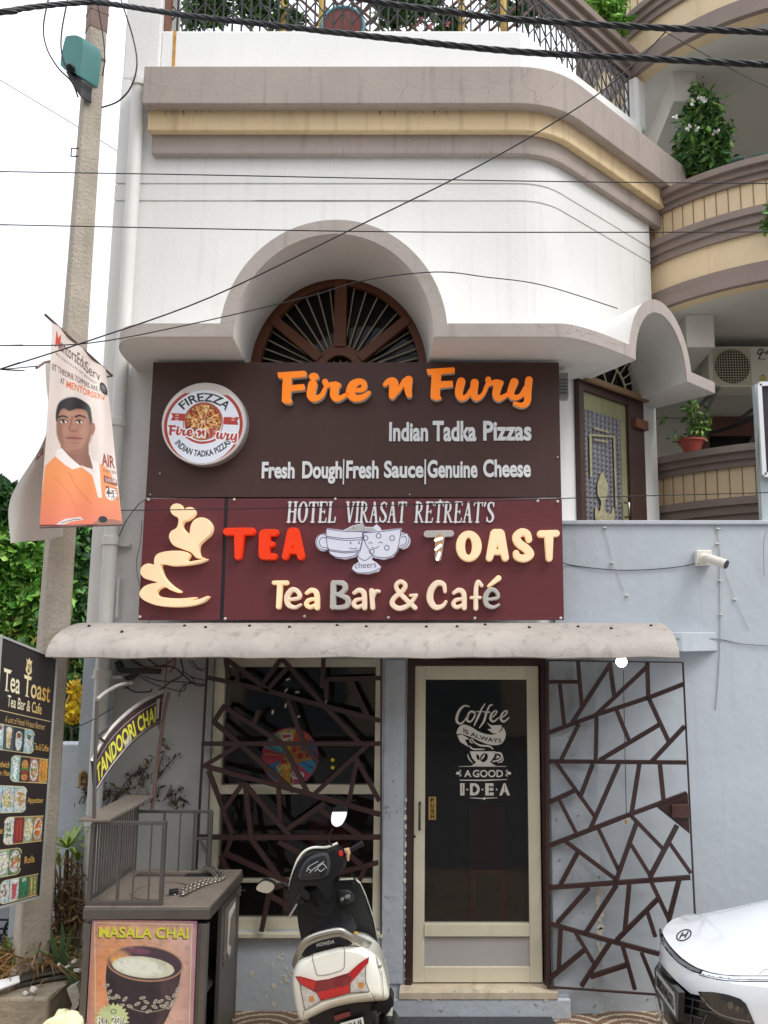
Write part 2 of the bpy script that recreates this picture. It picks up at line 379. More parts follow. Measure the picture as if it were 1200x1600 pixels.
# ---------------------------------------------------------------- leaves
def leaves(mb,pts,size,rs,ratio=.42,droop=0,jit=.45,cols=None):
    n=len(pts); P=np.array(pts,float); d=rs.normal(size=(n,3)); d[:,2]-=droop; d/=np.linalg.norm(d,axis=1)[:,None]
    e=rs.normal(size=(n,3)); e-=d*(e*d).sum(1)[:,None]; e/=np.linalg.norm(e,axis=1)[:,None]+1e-9; nrm=np.cross(d,e)
    L=size*(1+jit*(rs.rand(n)*2-1))[:,None]; w=L*ratio
    v=np.stack([P,P+d*L*.45+e*w*.5+nrm*L*.06,P+d*L,P+d*L*.45-e*w*.5+nrm*L*.06],1).reshape(-1,3); k=len(mb.v)
    mb.v+=[tuple(p) for p in v]; mb.f+=[(k+4*i,k+4*i+1,k+4*i+2,k+4*i+3) for i in range(n)]
    if cols is not None:
        c=np.array([lin(q) for q in cols])[rs.randint(len(cols),size=n)]*(.7+.6*rs.rand(n))[:,None]; c=np.repeat(c,4,0)
        mb.c=c if mb.c is None else np.concatenate([mb.c,c])
def blob(rs,n,c,r,shell=.55):
    d=rs.normal(size=(n,3)); d/=np.linalg.norm(d,axis=1)[:,None]; q=(shell+(1-shell)*rs.rand(n)**.6)[:,None]
    return np.array(c)+d*q*np.array(r)
LEAF=None
def leafmat():
    return M('leaf_green',(90,130,50),rough=.5,vcol=True,spec=.35)
# ---------------------------------------------------------------- materials of the setting
m_white=M('white_wall_paint',(232,231,228),rough=.75,var=.05,scale=1.1,streak=.22,scol=(168,164,156),bump=.12,bscale=30)
m_white2=M('white_soffit_paint',(226,224,220),rough=.8,var=.05,scale=2.5,streak=.06,scol=(140,132,120),bump=.12,bscale=30)
m_groove=M('groove_shadow_paint',(150,147,142),rough=.9,var=.05)
m_taupe=M('taupe_trim_paint',(168,155,147),rough=.75,var=.08,scale=2,streak=.45,scol=(84,70,62),bump=.15,bscale=35,crack=.6)
m_taupe2=M('taupe_canopy_edge_paint',(180,169,162),rough=.75,var=.08,scale=5,streak=.35,scol=(110,96,88),bump=.15,bscale=35,crack=.75)
m_brownm=M('brown_moulding_paint',(140,124,116),rough=.7,var=.06,scale=3,streak=.25,scol=(90,78,70),bump=.1)
m_cream=M('cream_band_paint',(228,203,160),rough=.7,var=.05,scale=3,streak=.42,scol=(120,88,52),bump=.1)
m_blue=M('blue_grey_wall_paint',(187,194,201),rough=.7,var=.07,scale=1.3,streak=.3,scol=(146,152,158),bump=.2,bscale=14,crack=.25)
m_blue2=M('blue_grey_plinth_paint',(176,183,190),rough=.7,var=.1,scale=3,speck=.7,scol=(96,94,92),bump=.3,bscale=20,crack=.3)
m_flake=M('bare_plaster_flakes',(214,206,186),rough=.9,var=.15,scale=30)
m_woodb=M('brown_painted_wood',(122,76,54),rough=.5,var=.1,scale=6,streak=.2,scol=(70,40,30))
m_alu=M('cream_aluminium_frame',(214,207,184),rough=.4,var=.05,scale=4,streak=.15,scol=(150,138,110),metal=.1)
m_dark=M('dark_brown_steel',(56,35,33),rough=.45,var=.15,scale=9)
m_dk=M('dark_interior_paint',(120,106,98),rough=.8,var=.2,scale=2)
m_black=M('black_iron',(26,26,28),rough=.45,var=.1)
def glassmat(name,tint=(34,32,31),alpha=.34,spec=.95):
    m=bpy.data.materials.new(name); m.use_nodes=True; t=m.node_tree; b=t.nodes['Principled BSDF']
    b.inputs['Base Color'].default_value=C(*tint)+(1,); b.inputs['Roughness'].default_value=.04; b.inputs['Specular IOR Level'].default_value=spec; b.inputs['Alpha'].default_value=alpha
    return m
m_glass=glassmat('tinted_window_glass')
m_glass2=glassmat('dark_fanlight_glass',(24,22,22),.8,.25)
# ---------------------------------------------------------------- ground
m_road=M('old_asphalt',(92,92,94),rough=.9,var=.15,scale=14,bump=.4,bscale=120)
g=MB(); g.add([(-300,-300,-.03),(300,-300,-.03),(300,300,-.03),(-300,300,-.03)],[(0,1,2,3)]); tag(g.build('ground',m_road),None,None,kind='structure')
def mosaic():
    m=M('mosaic_pavement_tiles',(205,188,160),rough=.6,var=.1); t=m.node_tree; N=t.nodes; L=t.links; b=N['Principled BSDF']
    tc=N.new('ShaderNodeTexCoord'); sc=N.new('ShaderNodeVectorMath'); sc.operation='MULTIPLY'; sc.inputs[1].default_value=(2.6,2.6,0); fr=N.new('ShaderNodeVectorMath'); fr.operation='FRACTION'
    sb=N.new('ShaderNodeVectorMath'); sb.operation='SUBTRACT'; sb.inputs[1].default_value=(.5,.15,0); ln=N.new('ShaderNodeVectorMath'); ln.operation='LENGTH'; mm=N.new('ShaderNodeMath'); mm.operation='MULTIPLY'; mm.inputs[1].default_value=38; wv=N.new('ShaderNodeMath'); wv.operation='SINE'
    L.new(tc.outputs['Object'],sc.inputs[0]); L.new(sc.outputs[0],fr.inputs[0]); L.new(fr.outputs[0],sb.inputs[0]); L.new(sb.outputs[0],ln.inputs[0]); L.new(ln.outputs['Value'],mm.inputs[0]); L.new(mm.outputs[0],wv.inputs[0])
    vo=N.new('ShaderNodeTexVoronoi'); vo.inputs['Scale'].default_value=55; vd=N.new('ShaderNodeTexVoronoi'); vd.inputs['Scale'].default_value=55; vd.feature='DISTANCE_TO_EDGE'
    for n in (vo,vd): L.new(tc.outputs['Object'],n.inputs['Vector'])
    r=N.new('ShaderNodeValToRGB'); e=r.color_ramp.elements; e[0].position=.35; e[1].position=.6; e[0].color=C(128,96,72)+(1,); e[1].color=C(214,198,170)+(1,)
    mx=N.new('ShaderNodeMix'); mx.data_type='FLOAT'; mx.inputs[0].default_value=.45; L.new(wv.outputs[0],mx.inputs[2]); L.new(vo.outputs['Color'],mx.inputs[3]); L.new(mx.outputs[0],r.inputs['Fac'])
    r2=N.new('ShaderNodeValToRGB'); r2.color_ramp.elements[0].position=.03; r2.color_ramp.elements[1].position=.09; L.new(vd.outputs['Distance'],r2.inputs['Fac'])
    x=N.new('ShaderNodeMix'); x.data_type='RGBA'; L.new(r2.outputs['Color'],x.inputs[0]); x.inputs[6].default_value=C(104,90,78)+(1,); L.new(r.outputs['Color'],x.inputs[7]); L.new(x.outputs[2],b.inputs['Base Color'])
    bp=N.new('ShaderNodeBump'); bp.inputs['Strength'].default_value=.4; bp.inputs['Distance'].default_value=.004; L.new(r2.outputs['Color'],bp.inputs['Height']); L.new(bp.outputs[0],b.inputs['Normal']); return m
g=MB(); g.box(-6,7,2.6,5.75,-.06,0); tag(g.build('pavement',mosaic()),None,None,kind='structure')
def patch(px,Z,name,mat):
    g=MB(); P=[atz(x,y,Z) for x,y in px]; g.prism([V(p) for p in P],(0,0,-.025)); return tag(g.build(name,mat),None,None,kind='structure')
patch([(572,1606),(598,1584),(858,1583),(872,1606),(860,1660),(560,1660)],.02,'asphalt_ramp',M('dark_asphalt_ramp',(70,71,73),rough=.95,var=.2,scale=30,bump=.8,bscale=160))
# ---------------------------------------------------------------- main building
B=thing('building','white and blue grey two storey cafe building with taupe cornice bands and arched canopies','building',(0,5.7,0))
S2=math.sqrt(.5); WC=Vector((.651,5.7)); SE=1.47
def offp(path,d):
    P=[Vector(p) for p in path]; out=[]
    for i,p in enumerate(P):
        ns=[]
        for a,b in ((i-1,i),(i,i+1)):
            if a>=0 and b<len(P): t=(P[b]-P[a]).normalized(); ns.append(Vector((t.y,-t.x)))
        n=sum(ns,Vector((0,0))).normalized(); out.append(p+n*d/max(.3,n.dot(ns[0])))
    return out
def fil(c,L=.2,n=7,d1=(1,0),d2=(S2,S2)):
    c=Vector(c); a=c-Vector(d1)*L; b=c+Vector(d2)*L
    return [a*(1-t)**2+c*2*t*(1-t)+b*t*t for t in [i/(n-1) for i in range(n)]]
def awl(s,off=0): return Vector((WC.x+off*.7+S2*s,WC.y-off*.7+S2*s))
def AW(s,off,z): p=awl(s,off); return Vector((p.x,p.y,z))
NW=Vector((S2,-S2,0))
def on_aw(px,py,off=0): return on_plane(px,py,AW(0,off,3),NW)
def strip(mb,path,dout,din,z0,z1):
    a=offp(path,dout); b=offp(path,din); n=len(a)
    vs=[(p.x,p.y,z0) for p in a]+[(p.x,p.y,z1) for p in a]+[(p.x,p.y,z1) for p in b]+[(p.x,p.y,z0) for p in b]; fs=[]
    for i in range(n-1):
        for k in range(4): fs.append((k*n+i,k*n+i+1,((k+1)%4)*n+i+1,((k+1)%4)*n+i))
    fs+=[(0,n,2*n,3*n),(n-1,4*n-1,3*n-1,2*n-1)]
    return mb.add(vs,fs)
wpath=[Vector((-2.58,9.5)),Vector((-2.58,5.7))]+fil(WC)+[awl(SE),Vector((awl(SE).x,9.5))]
ZC=zat(240,5.65); g1=zat(287,5.7); g2=zat(314,5.7)
ZCAN=4.32; ZT=zat(100,5.5)
# upper wall in three lifts separated by real grooves; opening for the fanlight is cut by the arch pieces
AX,AXF,AZ,RX,RZ=-.87,-.80,4.33,.66,.775
w_=MB(); lo=2.44
def arch_wall(mb,Y,x0,x1,z0,z1,cx,cz,rx,rz,th,n=36):
    """flat wall with a half-ellipse-topped opening (open at the bottom z0)"""
    top=[(cx+rx*math.cos(math.pi*i/n),cz+rz*math.sin(math.pi*i/n)) for i in range(n+1)]
    vs=[];fs=[]
    for x,z in top: vs+=[(x,Y,z),(x,Y,z1),(x,Y+th,z)]
    for i in range(n): a=3*i; fs+=[(a,a+3,a+4,a+1),(a,a+2,a+5,a+3)]
    mb.add(vs,fs)
    mb.box(x0,cx-rx,Y,Y+th,z0,z1); mb.box(cx+rx,x1,Y,Y+th,z0,z1)
xr=fil(WC)[0].x
arch_wall(w_,5.7,-2.58,xr,lo,g2-.008,AX,AZ,RX,RZ,.2)
strip(w_,wpath[2:],0,-.2,lo,g2-.008); w_.box(-2.58,-2.38,5.9,9.5,lo,g2-.008)
strip(w_,wpath,0,-.2,g2+.008,g1-.008); strip(w_,wpath,0,-.2,g1+.008,ZT+.02); strip(w_,wpath,-.012,-.19,g2-.02,g2+.02); strip(w_,wpath,-.012,-.19,g1-.02,g1+.02)
w_.build('upper_wall',m_white,B)
# cornice bands
def cpath(s,x0=-2.32): return [Vector((x0,5.7))]+fil(WC,.22)+[awl(s)]
for (ya,yb,d,s,m,x0) in ((210,240,.055,1.60,m_taupe,-2.30),(170,203,.115,1.66,m_cream,-2.315),(103,162,.2,1.80,m_taupe,-2.33)):
    c=MB(); Y=5.7-d; z0,z1=zat(yb,Y),zat(ya,Y); strip(c,cpath(s,x0),d,-.02,z0,z1+.03 if d<.15 else z1); c.build('cornice',m,B,bev=.008)
# thin dark drip ledge under the top band + soot marks
# parapet and pillar above the cornice
PP=Vector((.496,5.7)); ppath=[Vector((-2.30,5.72)),Vector((PP.x,5.72)),Vector((PP.x+S2*1.72,5.72+S2*1.72))]
ZP=zat(48,5.72); p_=MB(); strip(p_,ppath,0,-.16,ZT-.01,ZP); p_.build('parapet',M('fresh_white_parapet_paint',(240,240,238),rough=.7,var=.03,scale=1.5,streak=.12,scol=(190,180,160),bump=.1),B,bev=.012)
p_=MB(); p_.box(-2.579,-2.3,5.699,6.1,ZT+.02,8.9); p_.build('pillar',m_white,B,bev=.015)
p_=MB(); px=xat(272,75,5.72); p_.prism([(px-.012,5.7175,ZP),(px+.012,5.7175,ZP),(px+.016,5.7175,ZT),(px-.01,5.7175,ZT)],(0,.004,0)); p_.build('rust_stain',M('rust_stain',(200,150,80),rough=.9,var=.3,scale=20),B)
# balcony floor behind parapet
p_=MB(); p_.prism([Vector((-2.38,5.9,ZT-.1)),Vector((.45,5.9,ZT-.1)),Vector((1.4,6.9,ZT-.1)),Vector((1.4,9.3,ZT-.1)),Vector((-2.38,9.3,ZT-.1))],(0,0,.12)); p_.build('floor_slab',m_white2,B)
# railing
rl=MB(); RH=.52
def rail_run(mb,p,q,z):
    p,q=Vector((p[0],p[1],0)),Vector((q[0],q[1],0)); L=(q-p).length; d=(q-p)/L; n=int(L/.072); st=L/n
    U=Vector((0,0,1))
    for zz in (z+.02,z+RH-.02): mb.bar(p+U*zz,q+U*zz,.016,.022,(0,0,1))
    for i in range(n+1): a=p+d*st*i; mb.bar(a+U*(z+.0),a+U*(z+RH),.013,.013)
    for i in range(0,n-1,2):
        a=p+d*st*i; b=p+d*st*(i+2); m_=p+d*st*(i+1)
        for z0,z1 in ((.1,.2),(.3,.2),(.3,.4),(.46,.4)):
            mb.bar(a+U*(z+z0),m_+U*(z+z1),.009,.009); mb.bar(b+U*(z+z0),m_+U*(z+z1),.009,.009)
pa=Vector((-2.28,5.78)); pb=Vector((PP.x-.03,5.78)); pe=Vector((PP.x+S2*1.62-.05,5.79+S2*1.62))
rail_run(rl,pa,pb,ZP); rl.build('railing',m_black,B)
rl=MB(); rail_run(rl,pb,pe,ZP); rl.build('railing',m_black,B)
for (d0,d1,z0,z1) in ((.10,-.16,ZP+RH+.16,ZP+RH+.24),(.06,-.12,ZP+RH+.08,ZP+RH+.17),(.02,-.1,ZP+RH,ZP+RH+.09)):
    c=MB(); strip(c,[Vector((-2.3,5.8)),pb+Vector((0,.02)),pe+Vector((.05,.07))],d0,d1,z0,z1); c.build('coping',m_brownm,B,bev=.012)
c=MB(); e=pe+Vector((.02,.02)); c.obox((e.x+.06,e.y+.05,ZP+RH/2-.02),(S2*.08,S2*.08,0),(S2*.07,-S2*.07,0),(0,0,RH/2)); c.build('post',m_white,B,bev=.03)
# fanlight window in the front arch
W=MB(); n=40; Yw=5.76
def half(mb,cx,cz,ro,ri,Y,th,asp=RZ/RX,n=36,fn=None):
    vs=[];fs=[]; f=fn or (lambda x,z,y:(x,y,z))
    for i in range(n+1):
        a=math.pi*i/n; c,s=math.cos(a),math.sin(a)
        vs+=[f(cx+ro*c,cz+ro*asp*s,Y),f(cx+ri*c,cz+ri*asp*s,Y),f(cx+ri*c,cz+ri*asp*s,Y+th),f(cx+ro*c,cz+ro*asp*s,Y+th)]
    for i in range(n):
        a=4*i; fs+=[(a+k,a+4+k,a+4+(k+1)%4,a+(k+1)%4) for k in range(4)]
    fs+=[(0,1,2,3),(4*n,4*n+3,4*n+2,4*n+1)]
    mb.add(vs,fs)
half(W,AX,AZ-.02,RX+.03,RX-.07,Yw,.06); half(W,AX,AZ-.02,.20,.125,Yw,.06)
for a in (36,90,144):
    c,s=math.cos(R(a)),math.sin(R(a))*RZ/RX; W.bar((AX+.18*c,Yw+.02,AZ-.02+.18*s),(AX+(RX-.04)*c,Yw+.02,AZ-.02+(RX-.04)*s),.075 if a!=90 else .09,.07)
W.box(AX-RX,AX+RX,Yw,Yw+.06,AZ-.12,AZ-.02)
fw=W.build('window',m_woodb,B,bev=.004)
W=MB(); W.prism([(AX+(RX+.02)*math.cos(math.pi*i/n),Yw+.075,AZ-.04+(RZ+.02)*math.sin(math.pi*i/n)) for i in range(n+1)],(0,.006,0)); W.build('glass_pane',m_glass2,fw)
W=MB()
for seg in ((0,36),(36,90),(90,144),(144,180)):
    k=5
    for i in range(1,k+1):
        a=R(seg[0]+(seg[1]-seg[0])*i/(k+1)); c,s=math.cos(a),math.sin(a)*RZ/RX; W.tube([(AX+.19*c,Yw+.05,AZ-.02+.19*s),(AX+(RX-.06)*c,Yw+.05,AZ-.02+(RX-.06)*s)],.0055,6)
for i in range(1,8):
    a=R(180*i/8); c,s=math.cos(a),math.sin(a); W.tube([(AX+.03*c,Yw+.05,AZ-.02+.03*s),(AX+.13*c,Yw+.05,AZ-.02+.13*s)],.004,6)
W.build('fan_bars',M('pale_metal_bars',(196,186,166),rough=.45,var=.1),fw)
W=MB(); W.box(-2.3,.5,6.6,6.64,3.2,5.6); W.build('inner_wall',m_dk,B)
# canopy slabs and barrels
Yf=5.02; FR=.735; FZ=.80; th=.088
cn=MB()
LX=AXF-FR; RXX=AXF+FR; LXB=AX-FR; RXB=AX+FR
def arc2(p0,p1,p2,n=8): p0,p1,p2=map(Vector,(p0,p1,p2)); return [p0*(1-t)**2+p1*2*t*(1-t)+p2*t*t for t in [i/n for i in range(n+1)]]
slabL=[Vector((-2.33,5.7))]+arc2((-2.31,5.45),(-2.27,5.03),(-2.0,Yf))+[Vector((LX,Yf)),Vector((LXB,5.7))]
def OB(s,off=.58): return Vector((WC.x+S2*off+S2*s,WC.y-S2*off+S2*s))
CRN=Vector((.792,Yf))
s0=.18; s1=1.03; w0=.34; w1=1.19; SR=(s1-s0)/2
slabR=[Vector((RXB,5.7)),Vector((RXX,Yf))]+arc2((.66,Yf),CRN,OB(.14))+[OB(s0),awl(w0),awl(.0)]
slabC=[OB(s1),OB(1.40),awl(1.45),awl(w1)]
for sl in (slabL,slabR,slabC): cn.prism([Vector((p.x,p.y,ZCAN)) for p in sl],(0,0,th))
def barrel(mb,mapf,mapb,rx,rz,t,n=36):
    vs=[];fs=[]
    for i in range(n+1):
        a=math.pi*i/n; c,s=math.cos(a),math.sin(a)
        o=(rx*c,rz*s); q=((rx-t)*c,(rz-t)*s)
        vs+=[mapf(*o),mapf(*q),mapb(*q),mapb(*o)]
    for i in range(n): a=4*i; fs+=[(a+k,a+4+k,a+4+(k+1)%4,a+(k+1)%4) for k in range(4)]
    fs+=[(0,1,2,3),(4*n,4*n+3,4*n+2,4*n+1)]; mb.add(vs,fs)
barrel(cn,lambda x,z:(AXF+x,Yf,ZCAN+z),lambda x,z:(AX+x,5.72,ZCAN+z),FR,FZ,th)
def sF(x,z): p=OB((s0+s1)/2+x); return (p.x,p.y,ZCAN+z)
def sB(x,z): p=awl((w0+w1)/2+x,-.02); return (p.x,p.y,ZCAN+z)
barrel(cn,sF,sB,SR,.53,.075)
cn.build('canopy',m_white2,B,smooth=30)
ct=MB()
def facestrip(mb,path,z0,z1,d=.005):
    a=offp(path,d); b=offp(path,.0005); n=len(a)
    vs=[(p.x,p.y,z) for p,z in [(p,z0) for p in a]+[(p,z1) for p in a]+[(p,z1) for p in b]+[(p,z0) for p in b]]
    mb.add(vs,[(k*n+i,k*n+i+1,((k+1)%4)*n+i+1,((k+1)%4)*n+i) for i in range(n-1) for k in range(4)])
facestrip(ct,slabL[:-1],ZCAN+.002,ZCAN+th+.004); facestrip(ct,slabR[1:-2],ZCAN+.002,ZCAN+th+.004); facestrip(ct,slabC[:2],ZCAN+.002,ZCAN+th+.004)
half(ct,AXF,ZCAN+.002,FR+.003,FR-th,Yf-.006,.0055,asp=1,fn=lambda x,z,y:(x,y,ZCAN+.002+(z-ZCAN-.002)*(FZ/FR)))
def sfn(x,z,y): p=OB((s0+s1)/2+x,.58+y); return (p.x,p.y,ZCAN+.002+z*(.53/SR))
half(ct,0,0,SR+.003,SR-.075,.0005,.0055,asp=1,fn=sfn)
ct.build('canopy_edge',m_taupe2,B,smooth=30)
# ---------------------------------------------------------------- corner door on the angled wall
def aws(px,py): p=on_aw(px,py,0); return ((p.x-WC.x)+(p.y-WC.y))/(2*S2)
ds0,di0,di1,ds1=aws(899,740),aws(907,740),aws(977,740),aws(1001,740)
zr0=(on_aw(913,592,.05).z+on_aw(999,629,.05).z)/2
d_=MB()
def awbox(mb,s_a,s_b,z0,z1,o0,o1):
    a,b=AW(s_a,0,0),AW(s_b,0,0); P=[Vector((a.x,a.y,z0)),Vector((b.x,b.y,z0)),Vector((b.x,b.y,z1)),Vector((a.x,a.y,z1))]
    mb.prism([p+NW*o0 for p in P],NW*(o1-o0))
awbox(d_,ds0,di0,3.0,zr0+.02,.001,.05); awbox(d_,di1,ds1,3.0,zr0+.02,.001,.05); awbox(d_,di0,di1,zr0-.07,zr0+.02,.001,.045)
dr=d_.build('door_frame',M('dark_brown_door_frame',(70,48,42),rough=.5,var=.12),B,bev=.006)
d_=MB(); awbox(d_,di0,di1,3.0,zr0-.07,.002,.018); d_.build('door_leaf',M('faded_green_wood',(150,148,108),rough=.6,var=.2,scale=3,streak=.8,scol=(84,60,40)),dr)
gt=on_aw(935,646,.02).z
d_=MB(); ga,gb=di0+.008,di1-.09; awbox(d_,ga,gb,3.0,gt,.02,.026)
def pyr():
    m=M('patterned_silver_glass',(128,128,132),rough=.3,var=.2,scale=4,metal=.2); t=m.node_tree; N=t.nodes; b=N['Principled BSDF']
    tc=N.new('ShaderNodeTexCoord'); ck=N.new('ShaderNodeTexVoronoi'); ck.distance='CHEBYCHEV'; ck.inputs['Scale'].default_value=26; ck.inputs['Randomness'].default_value=0
    bp=N.new('ShaderNodeBump'); bp.inputs['Strength'].default_value=1; bp.inputs['Distance'].default_value=.03; t.links.new(tc.outputs['Object'],ck.inputs['Vector']); t.links.new(ck.outputs['Distance'],bp.inputs['Height']); t.links.new(bp.outputs[0],b.inputs['Normal']); return m
d_.build('patterned_glass',pyr(),dr)
d_=MB(); k=K(860,520,3.529)
def apoly(pts,kind='p'): shape(d_,[(kind,k(pts))],lambda x,y,h:tuple(on_aw(x,y,.04)+NW*h),.003,bev=0,step=.4)
for P in ([(213,557),(355,570),(356,580),(225,567),(228,795),(219,795)],[(346,578),(355,578),(367,960),(358,962)],[(240,520),(322,545),(322,554),(240,531)],[(240,584),(318,598),(318,606),(240,593)]): apoly(P)
for P in ([(262,900),(258,840),(270,800),(285,770),(300,800),(316,840),(312,900),(298,930),(300,980),(330,1000),(348,960),(346,1045),(255,1045),(248,960),(270,985),(278,930)],): apoly(P,'q')
d_.build('etched_figure',M('pale_yellow_etching',(162,156,124),rough=.6,var=.25,scale=30),dr)
d_=MB(); d_.tube([AW(ds0+.03,.085,zr0+.01),AW(ds1+.0,.085,zr0+.01)],.026,12); d_.build('blind_roll',M('brown_roller_blind',(136,108,80),rough=.55,var=.1,streak=.3),dr,smooth=40)
d_=MB(); hp=on_aw(976,797,.05); d_.tube([hp+Vector((0,0,.06)),hp+NW*.04+Vector((0,0,.05)),hp+NW*.04-Vector((0,0,.05)),hp-Vector((0,0,.06))],.01,8); d_.build('handle',M('steel_handle',(170,170,165),rough=.25,metal=1,var=.05),dr,smooth=60)
cs=(ds0+ds1)/2; n=24; r_=(ds1-ds0)/2-.01; hz_=.40
d_=MB(); half(d_,0,0,r_+.02,r_-.03,.0,.05,asp=1,fn=lambda x,z,y:tuple(AW(cs+x,0,zr0+z*hz_/r_)+NW*(.003+y))); d_.build('fanlight_frame',MC['dark_brown_door_frame'],B)
d_=MB(); d_.prism([AW(cs+r_*math.cos(math.pi*i/n),0,zr0+.0+hz_*math.sin(math.pi*i/n))+NW*.004 for i in range(n+1)],NW*.006); sf=d_.build('side_fanlight',m_glass2,B)
d_=MB()
for i in range(1,14):
    a=math.pi*i/14; d_.tube([AW(cs+.22*math.cos(a),.03,zr0+.22*math.sin(a)),AW(cs+r_*math.cos(a),.03,zr0+hz_*math.sin(a))],.006,6)
for rr in (.22,r_-.02): d_.tube([AW(cs+rr*math.cos(math.pi*i/20),.03,zr0+(rr if rr<.3 else hz_-.02)*math.sin(math.pi*i/20)) for i in range(21)],.009,6)
d_.tube([AW(cs-.02,.03,zr0),AW(cs+.10,.03,zr0+.2)],.006,6); d_.tube([AW(cs-.02,.03,zr0),AW(cs-.12,.03,zr0+.19)],.006,6)
d_.build('fan_bars',M('pale_cream_bars',(200,190,160),rough=.5,var=.1),sf)
d_=MB(); a=on_aw(994,662,.06); awx=AW(1,0,0)-AW(0,0,0); d_.obox(a+awx*.05,awx*.09,NW*.03,(0,0,.04)); d_.build('wooden_bracket',m_woodb,B,bev=.004)
# ---------------------------------------------------------------- ground floor walls
XW0,XW1=-1.682,-.515; XD0,XD1=-.345,.612; ZWT,ZWB=2.26,.49; ZDT,ZDB=2.255,.165
GT=zat(820,5.7)
gw=MB(); T=.2; Y0=5.7
def xz(mb,x0,x1,z0,z1,y0=Y0,y1=Y0+T): mb.box(x0,x1,y0,y1,z0,z1)
xz(gw,XW0,XW1,0,ZWB); xz(gw,XW0,XD1,ZWT,2.44); xz(gw,XW1,XD0,ZDB,ZWT); xz(gw,XW1,XD0,0,ZDB)
xz(gw,XD1,6.5,0,2.44); xz(gw,.68,6.5,2.44,GT)
gw.box(-2.58,-2.38,5.9,9.5,0,2.44); gw.box(6.3,6.5,5.9,9.5,0,GT); gw.box(-2.38,6.3,9.3,9.499,0,2.43)
gw.build('ground_wall',m_blue,B)
gw=MB(); xz(gw,-2.58,-2.36,0,2.439); gw.build('ground_wall',m_blue2,B)
gw=MB(); xz(gw,-2.36,XW0,0,2.439); gw.build('ground_wall',M('shaded_grey_wall_paint',(160,160,158),rough=.8,var=.07,scale=2,streak=.15,scol=(150,146,140),bump=.15),B)  # base grey darkened to carry the awning's shade; faint streaks over it
gw=MB(); gw.box(.68,6.5,5.68,5.93,GT,GT+.03); gw.build('wall_cap',m_blue,B,bev=.006)
# pier edge right of the door, plinth and steps
gw=MB(); xe=xat(937,1300,5.66); gw.box(XD1+.012,xe,5.655,5.699,0,2.25); gw.build('pier',m_blue2,B,bev=.006)
gw=MB(); gw.box(-.5,XD1+.11,5.58,5.699,0,ZDB-.045); gw.build('door_step',m_blue2,B,bev=.008)
gw=MB(); gw.box(XD0-.03,XD1+.03,5.575,5.86,ZDB-.044,ZDB); gw.build('marble_sill',M('marble_sill',(196,182,160),rough=.35,var=.2,scale=6,streak=.5,scol=(120,90,66),crack=.6),B,bev=.004)
gw=MB(); gw.box(XW0-.02,XW1+.02,5.655,5.699,ZWB-.03,ZWB-.002); gw.build('window_sill',m_alu,B,bev=.004)
gw=MB(); gw.box(-.5,-.36,5.685,5.699,.17,2.25); gw.build('pillar',m_blue2,B,bev=.004)
fl=MB(); rs=np.random.RandomState(3)
def flake(px,py,r,Y,n=9):
    a=rs.rand()*6; prof=[(px+r*(.5+.7*rs.rand())*math.cos(a+6.283*i/n)*.8,py+r*(.5+.8*rs.rand())*math.sin(a+6.283*i/n)) for i in range(n)]
    fl.prism([at(x,y,Y) for x,y in prof],(0,.004,0))
for y in list(range(1385,1500,9)): flake(937+rs.randn()*2,y,4+4*rs.rand(),5.652)
for x in range(655,866,11): flake(x,1555+rs.randn()*2,4+4*rs.rand(),5.576)
for i in range(28): flake(440+rs.randn()*22,1520+rs.randn()*22,1.5+3*rs.rand(),5.697)
for y in range(1250,1540,14): flake(634+rs.randn(),y,2+3*rs.rand(),5.682)
for i in range(14): flake(885+rs.rand()*140,1540+rs.rand()*36,1+2*rs.rand(),5.65 if 0 else 5.697)
tag(fl.build('plaster_flakes',m_flake,B),None,None,kind='stuff')
fl=MB()
for i in range(34):
    x=rs.choice([rs.uniform(240,330),rs.uniform(590,700),rs.uniform(860,1000)]); 
    if x<850: y=171; h=rs.uniform(4,13); fl.prism([at(x-.9,y-1,5.584),at(x+.9,y-1,5.584),at(x+.5,y+h,5.584)],(0,.0035,0))
tag(fl.build('soot_drips',M('soot_drips',(92,70,50),rough=.9,var=.2),B),None,None,kind='stuff')
# interior
W=MB(); W.box(AX-RX-.01,AX+RX+.01,5.72,5.85,2.4,AZ-.11); W.build('blind_wall',m_white,B)
it=MB(); it.box(-2.37,6.2,8.6,8.64,0,2.4); it.box(-2.37,6.2,5.9,8.6,2.36,2.42); it.box(-2.37,6.2,5.9,8.6,0,.03); it.box(.9,.94,5.9,8.6,.03,2.36); it.build('interior',m_dk,B)
it=MB(); it.box(-1.6,-.3,7.6,8.2,.03,1.0); it.box(-1.5,-.4,8.3,8.55,1.3,1.35); it.box(-1.5,-.4,8.3,8.55,1.7,1.75); it.build('counter',M('dim_counter_wood',(96,62,50),rough=.5,var=.2),B)
for cx_,cy_ in ((-1.05,6.6),(.25,6.9)):
    it=MB(); it.box(cx_-.15,cx_+.15,cy_,cy_+.3,.5,.54); it.box(cx_-.15,cx_+.15,cy_+.301,cy_+.33,.54,.97)
    for dx in (-.14,.11): it.box(cx_+dx,cx_+dx+.03,cy_,cy_+.03,.03,.5); it.box(cx_+dx,cx_+dx+.03,cy_+.27,cy_+.299,.03,.5)
    it.build('chair',M('red_cafe_chair',(170,52,44),rough=.5,var=.1),B)
